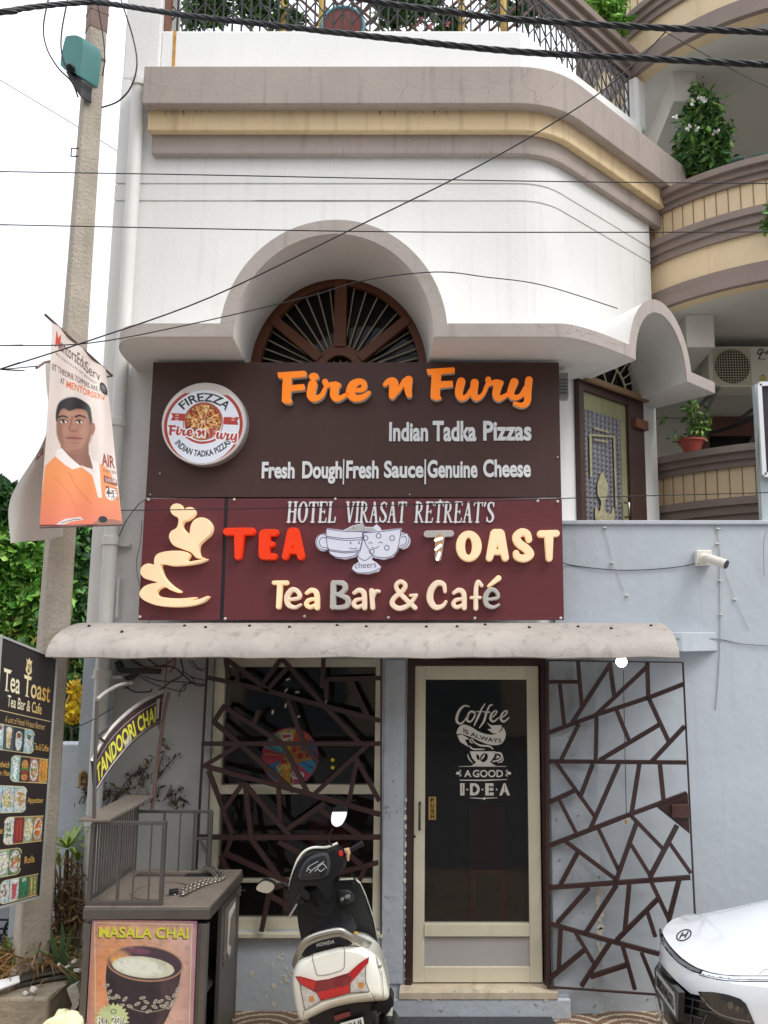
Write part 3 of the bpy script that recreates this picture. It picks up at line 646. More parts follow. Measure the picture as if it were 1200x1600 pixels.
# cafe window
W=MB(); Yw=5.72
def pxbox(mb,x0,y0,x1,y1,Y,th):
    a=at(x0,y1,Y); b=at(x1,y0,Y); mb.box(a.x,b.x,Y,Y+th,a.z,b.z)
W.box(XW0+.003,XW0+.075,Yw,Yw+.07,ZWB+.002,ZWT-.003); W.box(XW1-.05,XW1-.003,Yw,Yw+.07,ZWB+.002,ZWT-.003)
W.box(XW0+.075,XW1-.05,Yw,Yw+.07,ZWT-.06,ZWT-.003); W.box(XW0+.075,XW1-.05,Yw,Yw+.07,ZWB+.002,ZWB+.07)
zm=zat(1234,Yw); W.box(XW0+.075,XW1-.05,Yw+.003,Yw+.07,zm-.03,zm+.03)
zm2=zat(1378,Yw); W.box(XW0+.075,XW1-.05,Yw+.02,Yw+.07,zm2-.012,zm2+.012)
cw=W.build('window',m_alu,B,bev=.004)
W=MB(); W.box(XW0+.07,XW1-.045,Yw+.04,Yw+.046,ZWB+.06,ZWT-.05); W.build('glass_pane',m_glass,cw)
# entrance door
D=MB(); Yd=5.70
D.box(XD0+.004,XD0+.045,Yd-.02,Yd+.1,ZDB,ZDT-.003); D.box(XD1-.045,XD1-.004,Yd-.02,Yd+.1,ZDB,ZDT-.003); D.box(XD0+.045,XD1-.045,Yd-.02,Yd+.1,ZDT-.04,ZDT-.003)
D.build('door_frame',m_dark,B,bev=.003)
D=MB(); lx0,lx1=XD0+.05,XD1-.055; z0,z1=ZDB+.008,ZDT-.045
gx0,gx1=xat(664,1250,Yd),xat(825,1250,Yd); gz1,gz0=zat(1062,Yd),zat(1443,Yd); kz1,kz0=zat(1463,Yd),zat(1511,Yd)
D.box(lx0,gx0,Yd,Yd+.05,z0,z1); D.box(gx1,lx1,Yd,Yd+.05,z0,z1); D.box(gx0,gx1,Yd+.002,Yd+.05,gz1,z1); D.box(gx0,gx1,Yd+.002,Yd+.05,z0,kz0); D.box(gx0,gx1,Yd-.008,Yd+.05,kz1,gz0)
dd=D.build('door',m_alu,B,bev=.004)
D=MB(); D.box(gx0-.002,gx1+.002,Yd+.025,Yd+.031,gz0-.002,gz1+.002); D.build('glass_pane',m_glass,dd)
D=MB(); D.box(gx0,gx1,Yd+.012,Yd+.02,kz0,kz1); D.build('kick_panel',M('grey_kick_panel',(170,166,164),rough=.5,var=.05,scale=3),dd)
D=MB(); a=at(656,1272,Yd); 
D.tube([(a.x,Yd,zat(1254,Yd)),(a.x,Yd-.045,zat(1256,Yd)),(a.x,Yd-.045,zat(1294,Yd)),(a.x,Yd,zat(1296,Yd))],.0085,8); D.build('handle',M('dark_steel_handle',(84,84,82),rough=.35,metal=.8,var=.1),dd,smooth=60)
D=MB(); a=at(648,1307,Yd); D.lathe([(.008,0),(.008,.004)],(a.x,Yd,a.z),10,(0,-1,0)); D.build('keyhole',m_black,dd)
D=MB(); pxbox(D,669.5,1245,681.5,1281,Yd+.02,.004); pp_=D.build('push_plate',M('brass_plate',(186,150,84),rough=.35,metal=.4,var=.1),dd)
D=MB()
for i,ch in enumerate('PUSH'): text_mesh(D,ch,quadfn(673,1247+i*8.4,678.5,1253.6+i*8.4,Yd+.0195),.002,.03)
D.build('push_text',m_black,dd)
# coffee lettering on the door glass
D=MB(); k=K(690,1090,9.2308); Yl=Yd+.0245; f=pl(Yl)
def S(pr,**a): shape(D,pr,f,.002,bev=0,step=.42,**a)
S([('c',k([(400,130,8),(330,118,12),(260,180,18),(220,280,20),(225,350,18),(270,375,14),(330,330,9),(370,250,10)]))])
S([('c',k([(470,205,10),(420,200,13),(375,260,17),(370,330,16),(420,345,12),(470,280,12),(480,220,10),(440,215,7)]))])
S([('c',k([(625,90,7),(580,160,12),(530,270,17),(470,400,8)])),('s',k([(500,200,7),(690,205,7)]))])
S([('c',k([(735,105,8),(690,120,12),(640,240,16),(610,340,16),(545,435,6)])),('s',k([(620,215,6),(700,215,6)]))])
for o in (0,150): S([('c',k([(690+o,300,8),(760+o,260,9),(795+o,205,10),(770+o,190,9),(720+o,240,15),(705+o,310,17),(750+o,345,13),(820+o,290,8)]))])
S([('q',k([(215,520),(240,440),(300,390),(400,410),(560,500),(700,535),(800,515),(870,470),(890,430),(925,520),(905,610),(850,670),(740,685),(600,650),(450,580),(330,535),(250,525)]))])
S([('p',k([(650,360),(720,400),(860,395),(870,440),(810,515),(740,515),(655,455),(725,450)]))])
S([('p',k([(225,545),(300,535),(400,595),(335,610),(395,715),(270,640)]))])
S([('c',k([(445,655,7),(420,640,9),(410,615,9),(440,600,8),(470,640,9),(560,690,12),(680,700,12),(740,740,7)])),('c',k([(405,700,8),(450,740,11),(560,745,10),(620,745,5)]))])
S([('p',k([(405,775),(785,775),(755,850),(700,930),(750,965),(790,990),(420,990),(470,955),(500,935),(440,870)])),('-',('e',)+k([(612,865)])[0]+(52/9.23,68/9.23,.5)),('-',('e',)+k([(525,860)])[0]+(20/9.23,45/9.23,-.3))])
S([('e',)+k([(600,855)])[0]+(12/9.23,48/9.23,.6)])
S([('c',k([(760,800,10),(840,800,12),(870,850,13),(830,900,11),(740,920,9)]))]); S([('c',k([(800,840,8),(825,855,10),(790,870,8)]))])
S([('c',k([(375,820,6),(395,880,9),(445,940,4)]))]); S([('c',k([(890,870,5),(870,920,9),(810,935,4)]))])
S([('s',k([(250,992,3),(560,990,7),(930,992,3)]))]); S([('s',k([(265,1190,6),(600,1192,9),(940,1180,5)]))]); S([('s',k([(410,1445,3),(590,1455,7)]))]); S([('s',k([(640,1450,7),(800,1445,3)]))]); S([('e',)+k([(615,1455)])[0]+(1.8,2.2)])
for cx,q in ((240,1),(970,-1)):
    S([('e',)+k([(cx,1090)])[0]+(3.6,2.4)]); S([('s',k([(cx+q*35,1060,9),(cx+q*20,1045,5)]))]); S([('s',k([(cx+q*40,1115,9),(cx+q*22,1135,5)]))])
text_mesh(D,'A',quadfn(690+325/9.23,1090+1045/9.23,690+430/9.23,1090+1145/9.23,Yl),.002,.022); text_mesh(D,'GOOD',quadfn(690+450/9.23,1090+1042/9.23,690+885/9.23,1090+1148/9.23,Yl),.002,.022)
for ch,x0,x1 in (('I',268,330),('D',410,550),('E',630,750),('A',832,985)): text_mesh(D,ch,quadfn(690+x0/9.23,1090+1235/9.23,690+x1/9.23,1090+1410/9.23,Yl),.002,.05)
for x in (370,590,795): S([('e',)+k([(x,1325)])[0]+(1.4,1.4)])
D.build('door_lettering',M('white_vinyl_lettering',(214,208,198),rough=.5,var=.05,scale=40),dd)
D=MB()
def rib(u,v,h):
    x=315+u*550; t=(x-315)/550; base=500+t*150-30*math.sin(t*3.1)*-.6; s_=math.sin(t*math.pi); y=base-60+60*(1-v)+ (20*s_)
    p=at(690+x/9.23,1090+(y)/9.23,Yl-.0025); return (p.x,Yl-.0025-h,p.z)
text_mesh(D,'IS ALWAYS',rib,.0015,.02); 
for ch,x0,x1 in (('I',290,312),('D',455,500),('E',665,715),('A',885,935)): shape(D,[('s',k([((x0+x1)/2,1262,4),((x0+x1)/2-4,1385,4)]))],pl(Yl-.0025),.001,bev=0,step=.3)
D.build('ribbon_lettering',m_black,dd)
# ---------------------------------------------------------------- shop signs
YB=5.45
def tp(prims,f,sc):
    out=[]
    for p in prims:
        if p[0]=='-': out.append(('-',tp([p[1]],f,sc)[0]))
        elif p[0]=='e': c=f((p[1],p[2])); out.append(('e',c[0],c[1],p[3]*sc,p[4]*sc)+tuple(p[5:]))
        else: out.append((p[0],[tuple(f(a[:2]))+tuple(q*sc for q in a[2:]) for a in p[1]])+((p[2]*sc,) if len(p)>2 else ()))
    return out
def kp(prims,ox,oy,k): return tp(prims,lambda a:(ox+a[0]/k,oy+a[1]/k),1/k)
FIRE=[kp(x,430,570,5.714) for x in (
 [('p',[(32,88),(150,80),(270,72),(290,84),(285,128),(160,138),(155,200),(265,190),(274,205),(275,243),(155,256),(148,310),(165,350),(140,368),(95,363),(72,343),(75,230),(80,142),(42,138)])],
 [('e',355,125,44,34),('c',[(345,195,40),(330,285,38),(360,318,30),(420,295,22),(455,230,18)])],
 [('c',[(455,170,26),(470,205,20),(520,190,20),(575,200,22)]),('c',[(545,205,38),(535,290,36),(570,320,26),(650,280,16)])],
 [('c',[(705,250,16),(790,235,24),(800,185,26),(755,168,28),(700,200,38),(680,270,40),(720,315,32),(790,305,26),(845,265,16)])])]
FIRE+=[[('c',[(602,604,3),(609,599,5),(616,601,7),(615,612,6.5),(613,622,4.5)]),('c',[(614,624,3),(624,612,3.5),(633,598,4)]),('c',[(639,597,6.5),(638,610,6),(640,620,4.5)])]]
FIRE+=[kp(x,640,570,5.714) for x in (
 [('p',[(153,58),(395,42),(405,55),(402,93),(285,103),(280,165),(385,160),(390,213),(275,228),(272,290),(290,320),(240,336),(195,318),(188,300),(198,110),(165,106)])],
 [('c',[(460,170,38),(440,260,36),(460,312,28),(510,300,22),(560,230,24)]),('c',[(580,180,36),(572,270,34),(595,315,26),(650,285,18),(690,200,20)])],
 [('c',[(700,150,26),(715,185,20),(770,170,22),(815,180,22)]),('c',[(790,190,38),(770,280,34),(800,318,26),(880,275,16)])],
 [('c',[(930,175,38),(900,260,32),(920,308,26),(985,295,22),(1030,230,24)]),('c',[(1060,155,33),(1050,260,33),(1045,345,30),(1000,378,24),(935,362,17)])])]
m_board=M('dark_brown_sign_panel',(78,56,52),rough=.5,var=.06,scale=1.5,streak=.12,scol=(104,84,78),spec=.3)
m_mar=M('maroon_woodgrain_panel',(104,48,54),rough=.45,var=.16,scale=3,grain=(1.2,1,60),streak=.08,scol=(70,30,34))
m_chrome=M('mirror_stud',(200,200,195),rough=.3,metal=.6,var=.05)
m_edge=M('white_acrylic_edge',(226,222,216),rough=.4,var=.04)
m_or=M('orange_acrylic_face',(255,138,22),rough=.3,var=.03,emis=.30,ecol=(255,120,10))
m_tea=M('red_orange_letter',(236,62,26),rough=.3,var=.03,emis=.22,ecol=(250,60,20))
m_lit=M('lit_cream_acrylic',(240,214,178),rough=.35,var=.08,scale=5,emis=.32,ecol=(255,214,160))
m_unlit=M('unlit_grey_acrylic',(196,190,184),rough=.4,var=.06,scale=12)
m_pale=M('half_lit_cream_acrylic',(236,216,194),rough=.35,var=.06,scale=14,emis=.16,ecol=(255,220,180))
m_silver=M('silver_flat_lettering',(232,233,234),rough=.45,var=.07,scale=14)
def vbox(x0,y0,x1,y1,Y): a=at(x0,y1,Y); b=at(x1,y0,Y); return a.x,b.x,a.z,b.z
X0,X1,Z0,Z1=-2.12,.705,zat(777,YB),zat(566,YB)
SG=thing('shop_sign','upper dark brown shop board with orange raised script lettering and round pizza logo','shop sign',((X0+X1)/2,YB,Z0))
b=MB(); b.box(X0,X1,YB,YB+.03,Z0,Z1); b.build('panel',m_board,SG,bev=.003)
b=MB()
for x in (X0+.1,0-.7,X1-.1): b.box(x-.02,x+.02,YB+.03,5.695,Z0+.1,Z0+.14); b.box(x-.02,x+.02,YB+.03,5.695,Z1-.2,Z1-.16)
[b.bar((X0+.02,YB+.045,z),(X1-.02,YB+.045,z),.025,.025) for z in (Z0+.12,Z1-.18)]; b.build('mounting_frame',m_black,SG)
def off(Y,h0):
    f=pl(Y); return lambda x,y,h:f(x,y,h+h0)
for pr in FIRE:
    b=MB(); shape(b,pr,pl(YB-.0005),.045,bev=0,step=.5); L_=b.build('letter',m_edge,SG)
    b=MB(); shape(b,tp(pr,lambda a:(a[0],a[1]-.0),1),off(YB,.0455),.006,bev=.6,step=.5); b.build('letter_face',m_or,L_)
def line(par,body,x0,y0,x1,y1,mat,Y,bold=.032,depth=.008,name='lettering',shear=0,sp=1.0,lab=None):
    b=MB(); text_mesh(b,body,quadfn(x0,y0,x1,y1,Y-.0005),depth,bold,shear,sp); return b.build(name,mat,par,label=lab)
line(SG,'Indian',608,660,669,690,m_silver,YB); line(SG,'Tadka',676,658,744,690,m_silver,YB); line(SG,'Pizzas',755,658,830,689,m_silver,YB)
line(SG,'Fresh',409,722,461,748,m_silver,YB); line(SG,'Dough',472,721,535,756,m_silver,YB); line(SG,'Fresh',541,720,592,748,m_silver,YB); line(SG,'Sauce',600,720,662,747,m_silver,YB)
line(SG,'Genuine',668,719,746,747,m_silver,YB); line(SG,'Cheese',755,718,829,746,m_silver,YB)
for x in (537,664.5): b=MB(); vb=vbox(x-1.2,718,x+1.2,757,YB); b.box(vb[0],vb[1],YB-.012,YB-.0005,vb[2],vb[3]); b.build('lettering',m_silver,SG)
def stud(par,px,py,Y,r=.011):
    b=MB(); p=at(px,py,Y); b.lathe([(r,0),(r,.006),(r*.6,.011),(0,.012)],(p.x,Y,p.z),10,(0,-1,0)); b.build('stud',m_chrome,par,smooth=50)
for x,y in ((235,773),(250,740),(871,715),(640,773)): stud(SG,x,y,YB,.006)
# round logo light box
cx,cy=324,666; Rm=.288; ctr=at(cx,cy,YB)
b=MB(); b.lathe([(Rm,0),(Rm,.07),(Rm-.006,.077),(0,.0775)],(ctr.x,YB,ctr.z),64,(0,-1,0)); LG=b.build('round_logo',M('brushed_aluminium_rim',(196,194,192),rough=.35,metal=.5,var=.08),SG,smooth=40)
cv=Canvas(150,145,1.9,(196,192,190)); RED=(176,62,54)
cv.fill([('e',73.5,73,60,59)],(214,208,206)); cv.fill([('e',73.5,75,58,56.5)],RED); cv.fill([('e',73.5,75,54.5,53)],(120,50,46)); cv.fill([('e',73.5,75,53.5,52)],(226,230,240))
cv.fill([('p',[(36,26),(112,30),(104,18),(80,14),(60,14),(44,20)])],(200,192,188)); cv.fill([('e',73.5,77,52.5,55)],(226,230,240)); 
cv.fill([('e',73,72,29.5,31.5)],RED); cv.fill([('e',73,72,28.3,30)],(226,230,240))
def pz(X,Y):
    n=vnoise(X*.35,Y*.35,5); m=vnoise(X*.3+9,Y*.3,9)
    c=np.where((n>.55)[...,None],(120,56,36),(204,140,74)); c=np.where((m>.62)[...,None],(150,44,34),c); c=np.where((m<.34)[...,None],(244,206,140),c); return c.astype(float)
cv.fill([('e',73,70,27.5,28)],(150,84,46)); cv.fill([('e',73,70,25.5,26)],pz)
for a in range(8): cv.fill([('s',[(73,70),(73+26*math.cos(a*.785+.3),70+26*math.sin(a*.785+.3))],.45)],(246,214,160))
cv.fill([('p',[(25,57),(46,58),(46,69),(25,68),(28,62)])],RED); cv.fill([('p',[(103,63),(126,63),(123,69),(125,75),(103,74)])],RED)
for x0 in (32,115): cv.fill([('s',[(x0,60),(x0+4,60)],.6),('s',[(x0,64),(x0+4,64)],.6),('s',[(x0,67.5),(x0+4,67.5)],.6)],(236,220,214))
cv.fill([('c',[(48,92),(60,99),(73,101.5),(88,99),(98,92)],1.6)],RED)
sc_=.258
def lf(a): return (22+(a[0]-436)*sc_, 75+(a[1]-585)*.31+(a[0]-436)*.027)
SM=[q for pr in FIRE for q in tp(pr,lf,.27)]
cv.fill([(p[0],)+tuple(p[1:]) for p in tp([q for q in SM if q[0]!='e'],lambda a:a,1)],(232,232,238),soft=3.2); cv.fill([(q[0],[tuple(a[:2])+(a[2]+2.0,) for a in q[1]]) if q[0]=='c' else q for q in SM],(236,236,242)); cv.fill(SM,RED)
cv.text('FIREZZA',0,0,0,0,(34,40,44),bold=.02,arc=(73.5,80,41,54,R(-47),R(50))); cv.text('INDIAN TADKA PIZZAS',0,0,0,0,(34,40,44),bold=.025,arc=(73.5,70,52.5,43,R(180+52),R(180-54)))
rs=np.random.RandomState(1)
f=lambda u,v:np.stack([ctr.x+(u*150-74)/62.5*Rm,np.full_like(u,YB-.0795),ctr.z-(v*145-72.5)/62.5*Rm],-1)
m_print=M('printed_vinyl',(200,200,200),rough=.4,vcol=True); m_lprint=M('backlit_print',(200,200,200),rough=.35,vcol=True,emis=.12)
cv.surf(f,lambda X,Y:np.hypot((X-74)/62,(Y-72.5)/62)<=1).build('logo_face',m_lprint,LG)
# lower board
X0,X1,Z0,Z1=-2.125,.708,zat(969,YB),zat(779,YB); Xj=xat(350,870,YB)
SL=thing('shop_sign','lower maroon shop board with red and cream bubble letters, kissing cups and steam-shaped cup','shop sign',((X0+X1)/2,YB,Z0))
b=MB(); b.box(X0,Xj-.012,YB,YB+.03,Z0,Z1); b.build('panel',m_mar,SL,bev=.003)
b=MB(); b.box(Xj+.012,X1,YB,YB+.03,Z0,Z1); b.build('panel',m_mar,SL,bev=.003)
b=MB(); b.box(Xj-.012,Xj+.012,YB+.012,YB+.05,Z0,Z1); b.build('joint_strip',M('dark_joint_strip',(48,50,54),rough=.4,var=.1),SL)
b=MB()
for x in (X0+.1,-.7,X1-.1): b.box(x-.02,x+.02,YB+.03,5.695,Z0+.1,Z0+.14); b.box(x-.02,x+.02,YB+.03,5.695,Z1-.2,Z1-.16)
[b.bar((X0+.02,YB+.045,z),(X1-.02,YB+.045,z),.025,.025) for z in (Z0+.12,Z1-.18)]; b.build('mounting_frame',m_black,SL)
def letter(pr,ox,oy,k,mat,depth=.045,bev=1.3,name='letter',step=.5,lab=None):
    b=MB(); shape(b,kp(pr,ox,oy,k),pl(YB-.0005),depth,bev=bev,step=step); return b.build(name,mat,SL,smooth=55,label=lab)
A=(345,775,4.444)
for pr in ([('s',[(52,252,28),(220,250,28)]),('s',[(137,262,38),(128,424,25)])],[('s',[(312,275,42),(308,408,40)]),('s',[(315,260,28),(384,258,25)]),('s',[(320,338,26),(362,338,21)]),('s',[(315,420,28),(376,424,23)])],
  [('s',[(502,260,38),(455,422,26)]),('s',[(515,260,38),(562,422,27)]),('s',[(480,385,22),(545,385,22)])]): letter(pr,*A,m_tea)
A=(610,775,4.3636)
t1=letter([('s',[(252,262,25),(410,258,24)]),('s',[(338,275,34),(325,425,22)])],*A,m_unlit,depth=.03,bev=.8,lab='unlit grey letter with its face missing')
for x0,y0,x1,y1 in ((308,305,350,292),(310,368,342,340),(320,435,336,392)):
    b=MB(); shape(b,kp([('s',[(x0,y0,9),(x1,y1,9)])],*A),off(YB,.03),.006,bev=0); b.build('led_strip',M('led_strip',(255,246,225),rough=.3,var=0,emis=1.2,ecol=(255,240,205)),t1)
b=MB(); shape(b,kp([('s',[(335,290,25),(325,420,15)])],*A),off(YB,.0300),.002,bev=0); b.build('lamp_bed',M('tan_lamp_bed',(190,150,112),rough=.6,var=.1),t1)
for pr in ([('e',534,345,88,106),('-',('e',532,346,23,58))],[('s',[(715,265,38),(674,424,25)]),('s',[(742,265,38),(782,424,25)]),('s',[(700,385,20),(760,385,20)])],
  [('c',[(943,300,22),(930,262,25),(895,250,27),(858,278,28),(872,322,29),(928,365,29),(948,402,30),(912,428,27),(865,418,25),(855,392,22)])],[('s',[(1022,262,25),(1128,258,24)]),('s',[(1078,275,32),(1080,428,23)])]): letter(pr,*A,m_lit)
A=(415,885,3.158)
def sh(pr,dx): return tp(pr,lambda a:(a[0]+dx,a[1]),1)
la=[('c',[(205,132,9),(230,118,12),(254,135,13),(257,205,13)]),('c',[(250,160,8),(215,167,10),(203,188,11),(222,202,11),(250,190,9)])]
le=[('c',[(106,166,8),(168,155,10),(160,124,11),(132,117,13),(110,150,14),(116,190,13),(148,203,10),(175,190,7)])]
for pr,mt,lb in (([('s',[(45,82,11),(106,82,12)]),('s',[(74,92,14),(68,200,13)])],m_lit,0),(le,m_pale,0),(la,m_lit,0),
  ([('s',[(338,85,16),(335,200,16)]),('c',[(340,82,12),(385,86,14),(394,112,14),(370,136,12),(345,140,10)]),('c',[(360,140,11),(405,160,14),(405,193,15),(370,204,12),(340,203,11)])],m_unlit,'unlit grey letter'),
  (sh(la,233),m_pale,0),([('s',[(524,120,12),(530,205,12)]),('c',[(530,155,10),(543,126,10),(560,124,9)])],m_pale,0),
  ([('c',[(742,148,9),(705,192,12),(660,208,13),(627,188,13),(634,158,12),(678,120,12),(690,92,11),(666,76,11),(645,96,11),(662,132,12),(738,205,12)]),('s',[(715,144,7),(745,142,8)])],m_pale,0),
  ([('c',[(885,125,9),(878,90,12),(845,84,15),(817,118,17),(812,165,17),(836,202,14),(872,197,11),(890,175,8)])],m_pale,0),(sh(la,723),m_pale,0),
  ([('c',[(1066,96,9),(1048,78,11),(1038,112,12),(1037,208,12)]),('s',[(1014,155,8),(1058,155,8)])],m_pale,0),(sh(le,975),m_unlit,'unlit grey letter'),([('s',[(1100,98,8),(1148,60,15)])],m_lit,0)):
    letter(pr,*A,mt,depth=.045,bev=1.5,lab=lb or None)
A=(210,775,8.207)
st=letter([('q',[(480,190),(500,130),(560,102),(620,125),(652,180),(700,152),(760,155),(802,215),(780,270),(715,320),(655,345),(640,400),(670,450),(722,490),(738,400),(780,320),(870,280),(960,310),(1020,400),(1000,500),(920,575),(860,640),(850,720),(872,785),(920,800),(860,808),(805,795),(740,730),(640,690),(520,640),(465,540),(490,460),(560,415),(585,340),(575,290),(510,250)])],*A,m_lit,depth=.045,bev=1.2,name='steam_shape')
letter([('q',[(275,880),(280,800),(330,740),(450,710),(600,706),(700,730),(735,770),(705,840),(800,830),(935,808),(945,832),(850,870),(700,895),(520,905),(375,885),(385,980),(430,1070),(520,1160),(620,1228),(580,1245),(480,1210),(420,1175),(360,1190),(318,1230),(330,1280),(420,1305),(600,1315),(790,1300),(812,1312),(730,1340),(850,1320),(950,1285),(975,1305),(900,1370),(750,1415),(560,1430),(350,1415),(200,1370),(110,1310),(90,1240),(150,1160),(240,1125),(310,1115),(240,1090),(150,1060),(100,990),(120,910),(190,870),(265,885)])],*A,m_lit,depth=.045,bev=1.2,name='cup_shape')
# kissing cups
A=(480,805,6.667); f=kp
cups=[('p',[(198,170),(215,140),(380,160),(585,170),(592,230),(550,395),(505,440),(400,465),(300,448),(240,400),(212,270)]),('e',172,287,78,92),('p',[(590,185),(800,160),(985,138),(975,250),(950,370),(900,440),(800,468),(700,448),(655,400),(600,260)]),('e',1003,272,74,86),
  ('p',[(365,170),(480,112),(582,88),(602,125),(690,128),(725,98),(760,125),(785,175)]),('p',[(525,440),(560,380),(600,200),(690,410),(680,470),(725,495),(772,540),(750,590),(640,618),(520,608),(468,560),(490,520),(540,490)])]
m_cup=M('white_printed_acrylic',(226,226,236),rough=.35,var=.03,scale=9,emis=.10,ecol=(215,215,255))
b=MB(); shape(b,kp(cups,*A),pl(YB-.0005),.04,bev=.8,step=.45); cu_=b.build('cups_emblem',m_cup,SL,smooth=50)
b=MB(); ln=[]
def D_(pts,w=3.2): ln.append([('c',[(x,y,w) for x,y in pts])])
for q in ([(212,150),(380,172),(585,180)],[(205,225),(400,250),(580,238)],[(208,240),(400,268),(578,262)],[(225,360),(400,385),(545,372)],[(232,375),(400,398),(535,388)],[(208,160),(212,270),(240,395),(310,440),(420,445),(520,410),(570,320),(585,190)],[(590,190),(610,290),(680,412)],[(525,425),(605,478),(680,425)],
  [(600,190),(800,175),(980,148)],[(980,155),(968,260),(935,385),(860,440),(760,445),(680,420)],[(205,215),(150,205),(110,270),(130,345),(215,372)],[(205,245),(165,240),(135,285),(160,335),(212,345)],[(978,215),(1040,195),(1065,250),(1040,320),(955,360)],[(985,240),(1020,225),(1040,265),(1020,310),(970,325)],
  [(450,345),(480,355),(530,350)],[(650,300),(665,290),(685,300)],[(750,295),(770,285),(790,298)],[(680,340),(715,352),(755,330)],[(480,590),(560,605),(680,595),(755,560)],[(490,130),(495,158)],[(600,130),(605,160)]): D_(q)
for x,y in ((750,222),(890,245),(835,345),(680,385),(615,245)): ln.append([('e',x,y,28,28),('-',('e',x,y,21,21))])
for x in (460,547): ln.append([('e',x,295,7,12)])
for pr in ln: shape(b,kp(pr,*A),off(YB,.0396),.002,bev=0,step=.3)
text_mesh(b,'cheers',lambda u,v,h:(lambda p:(p.x,YB-.0396-h,p.z))(at(480+(505+220*u)/6.667,805+(560-62*v-12*u)/6.667,YB)),.002,-.005)
b.build('line_drawing',M('blue_grey_ink',(86,86,120),rough=.5,var=.05),cu_)
b=MB(); shape(b,kp([('p',[(400,165),(490,120),(595,95),(600,165),(560,172)]),('p',[(610,165),(620,135),(690,138),(740,170)])],*A),off(YB,.0396),.0015,bev=0); b.build('grey_fingers',M('pale_grey_print',(190,190,188),rough=.5,var=.05),cu_)
# serif line
def glyph(ch):
    T_,t_=.085,.03
    se=lambda x,y,w=.085:('s',[(x-w,y),(x+w,y)],.026)
    st=lambda x,a=.03,b=.97:[('s',[(x,a),(x,b)],T_*.62)]
    if ch=='H': return .5,st(.11)+st(.39)+[('s',[(.11,.48),(.39,.48)],t_),se(.11,.03),se(.11,.97),se(.39,.03),se(.39,.97)]
    if ch=='O': return .5,[('e',.25,.5,.24,.5),('-',('e',.25,.5,.125,.44))]
    if ch=='T': return .46,st(.23)+[('s',[(.03,.04),(.43,.04)],.035),('s',[(.03,.05),(.02,.2)],.024),('s',[(.43,.05),(.44,.2)],.024),se(.23,.97)]
    if ch=='E': return .44,st(.11)+[('s',[(.04,.03),(.38,.03)],.03),('s',[(.04,.97),(.38,.97)],.03),('s',[(.11,.48),(.3,.48)],.028),('s',[(.385,.04),(.395,.18)],.022),('s',[(.385,.96),(.405,.78)],.024),('s',[(.3,.4),(.3,.57)],.02)]
    if ch=='L': return .42,st(.11)+[se(.11,.03),('s',[(.04,.97),(.36,.97)],.03),('s',[(.365,.96),(.385,.74)],.026)]
    if ch=='V': return .5,[('s',[(.09,.03),(.25,.95)],T_*.62),('s',[(.41,.03),(.27,.95)],t_),se(.09,.03),se(.41,.03,.07)]
    if ch=='I': return .22,st(.11)+[se(.11,.03),se(.11,.97)]
    if ch=='R': return .5,st(.11)+[se(.11,.97),('s',[(.04,.03),(.2,.03)],.028),('e',.21,.27,.17,.25),('-',('e',.2,.27,.085,.2)),('p',[(.06,.02),(.163,.02),(.163,.97),(.06,.97)]),('s',[(.2,.5),(.4,.95)],T_*.55),se(.42,.97,.05)]
    if ch=='A': return .5,[('s',[(.23,.05),(.39,.96)],T_*.62),('s',[(.23,.05),(.08,.96)],t_),('s',[(.14,.62),(.33,.62)],t_),se(.08,.97,.07),se(.4,.97,.08)]
    if ch=='S': return .42,[('c',[(.34,.24,.022),(.3,.09,.03),(.2,.04,.035),(.09,.14,.05),(.1,.33,.06),(.22,.5,.065),(.34,.68,.06),(.33,.86,.05),(.21,.96,.035),(.09,.9,.03),(.05,.74,.022)]),('s',[(.345,.06),(.345,.24)],.02),('s',[(.045,.94),(.045,.75)],.02)]
    if ch=="'": return .16,[('s',[(.09,.05,.055),(.06,.25,.02)])]
def serif(par,word,x0,x1,y0,y1,mat,lean=2.5):
    gl=[glyph(c) for c in word]; tot=sum(g[0] for g in gl)+.02*(len(gl)-1); s=(x1-x0)/tot; h=y1-y0; x=x0; b=MB()
    for w_,pr in gl:
        q=tp(pr,lambda a:(x+a[0]*s,y0+a[1]*s*1.0),s); ky=h/s
        # stretch vertically to the cap height
        f=lambda X,Y,hh:(lambda p:(p.x,YB-.0005-hh,p.z))(at(X+lean*(.5-(Y-y0)/s),y0+(Y-y0)*ky,YB))
        shape(b,q,f,.012,bev=0,step=max(.25,s*.02)); x+=(w_+.02)*s
    b.build('lettering',mat,par)
serif(SL,'HOTEL',449,526,784,817,m_silver); serif(SL,'VIRASAT',540,635,784,817,m_silver); serif(SL,"RETREAT'S",648,773,784,817,m_silver)
for x,y in ((232,781),(219,964),(366,781),(352,967),(476,963),(524,780),(607,965),(688,783),(742,966),(840,783),(871,784),(876,966)): stud(SL,x,y,YB)
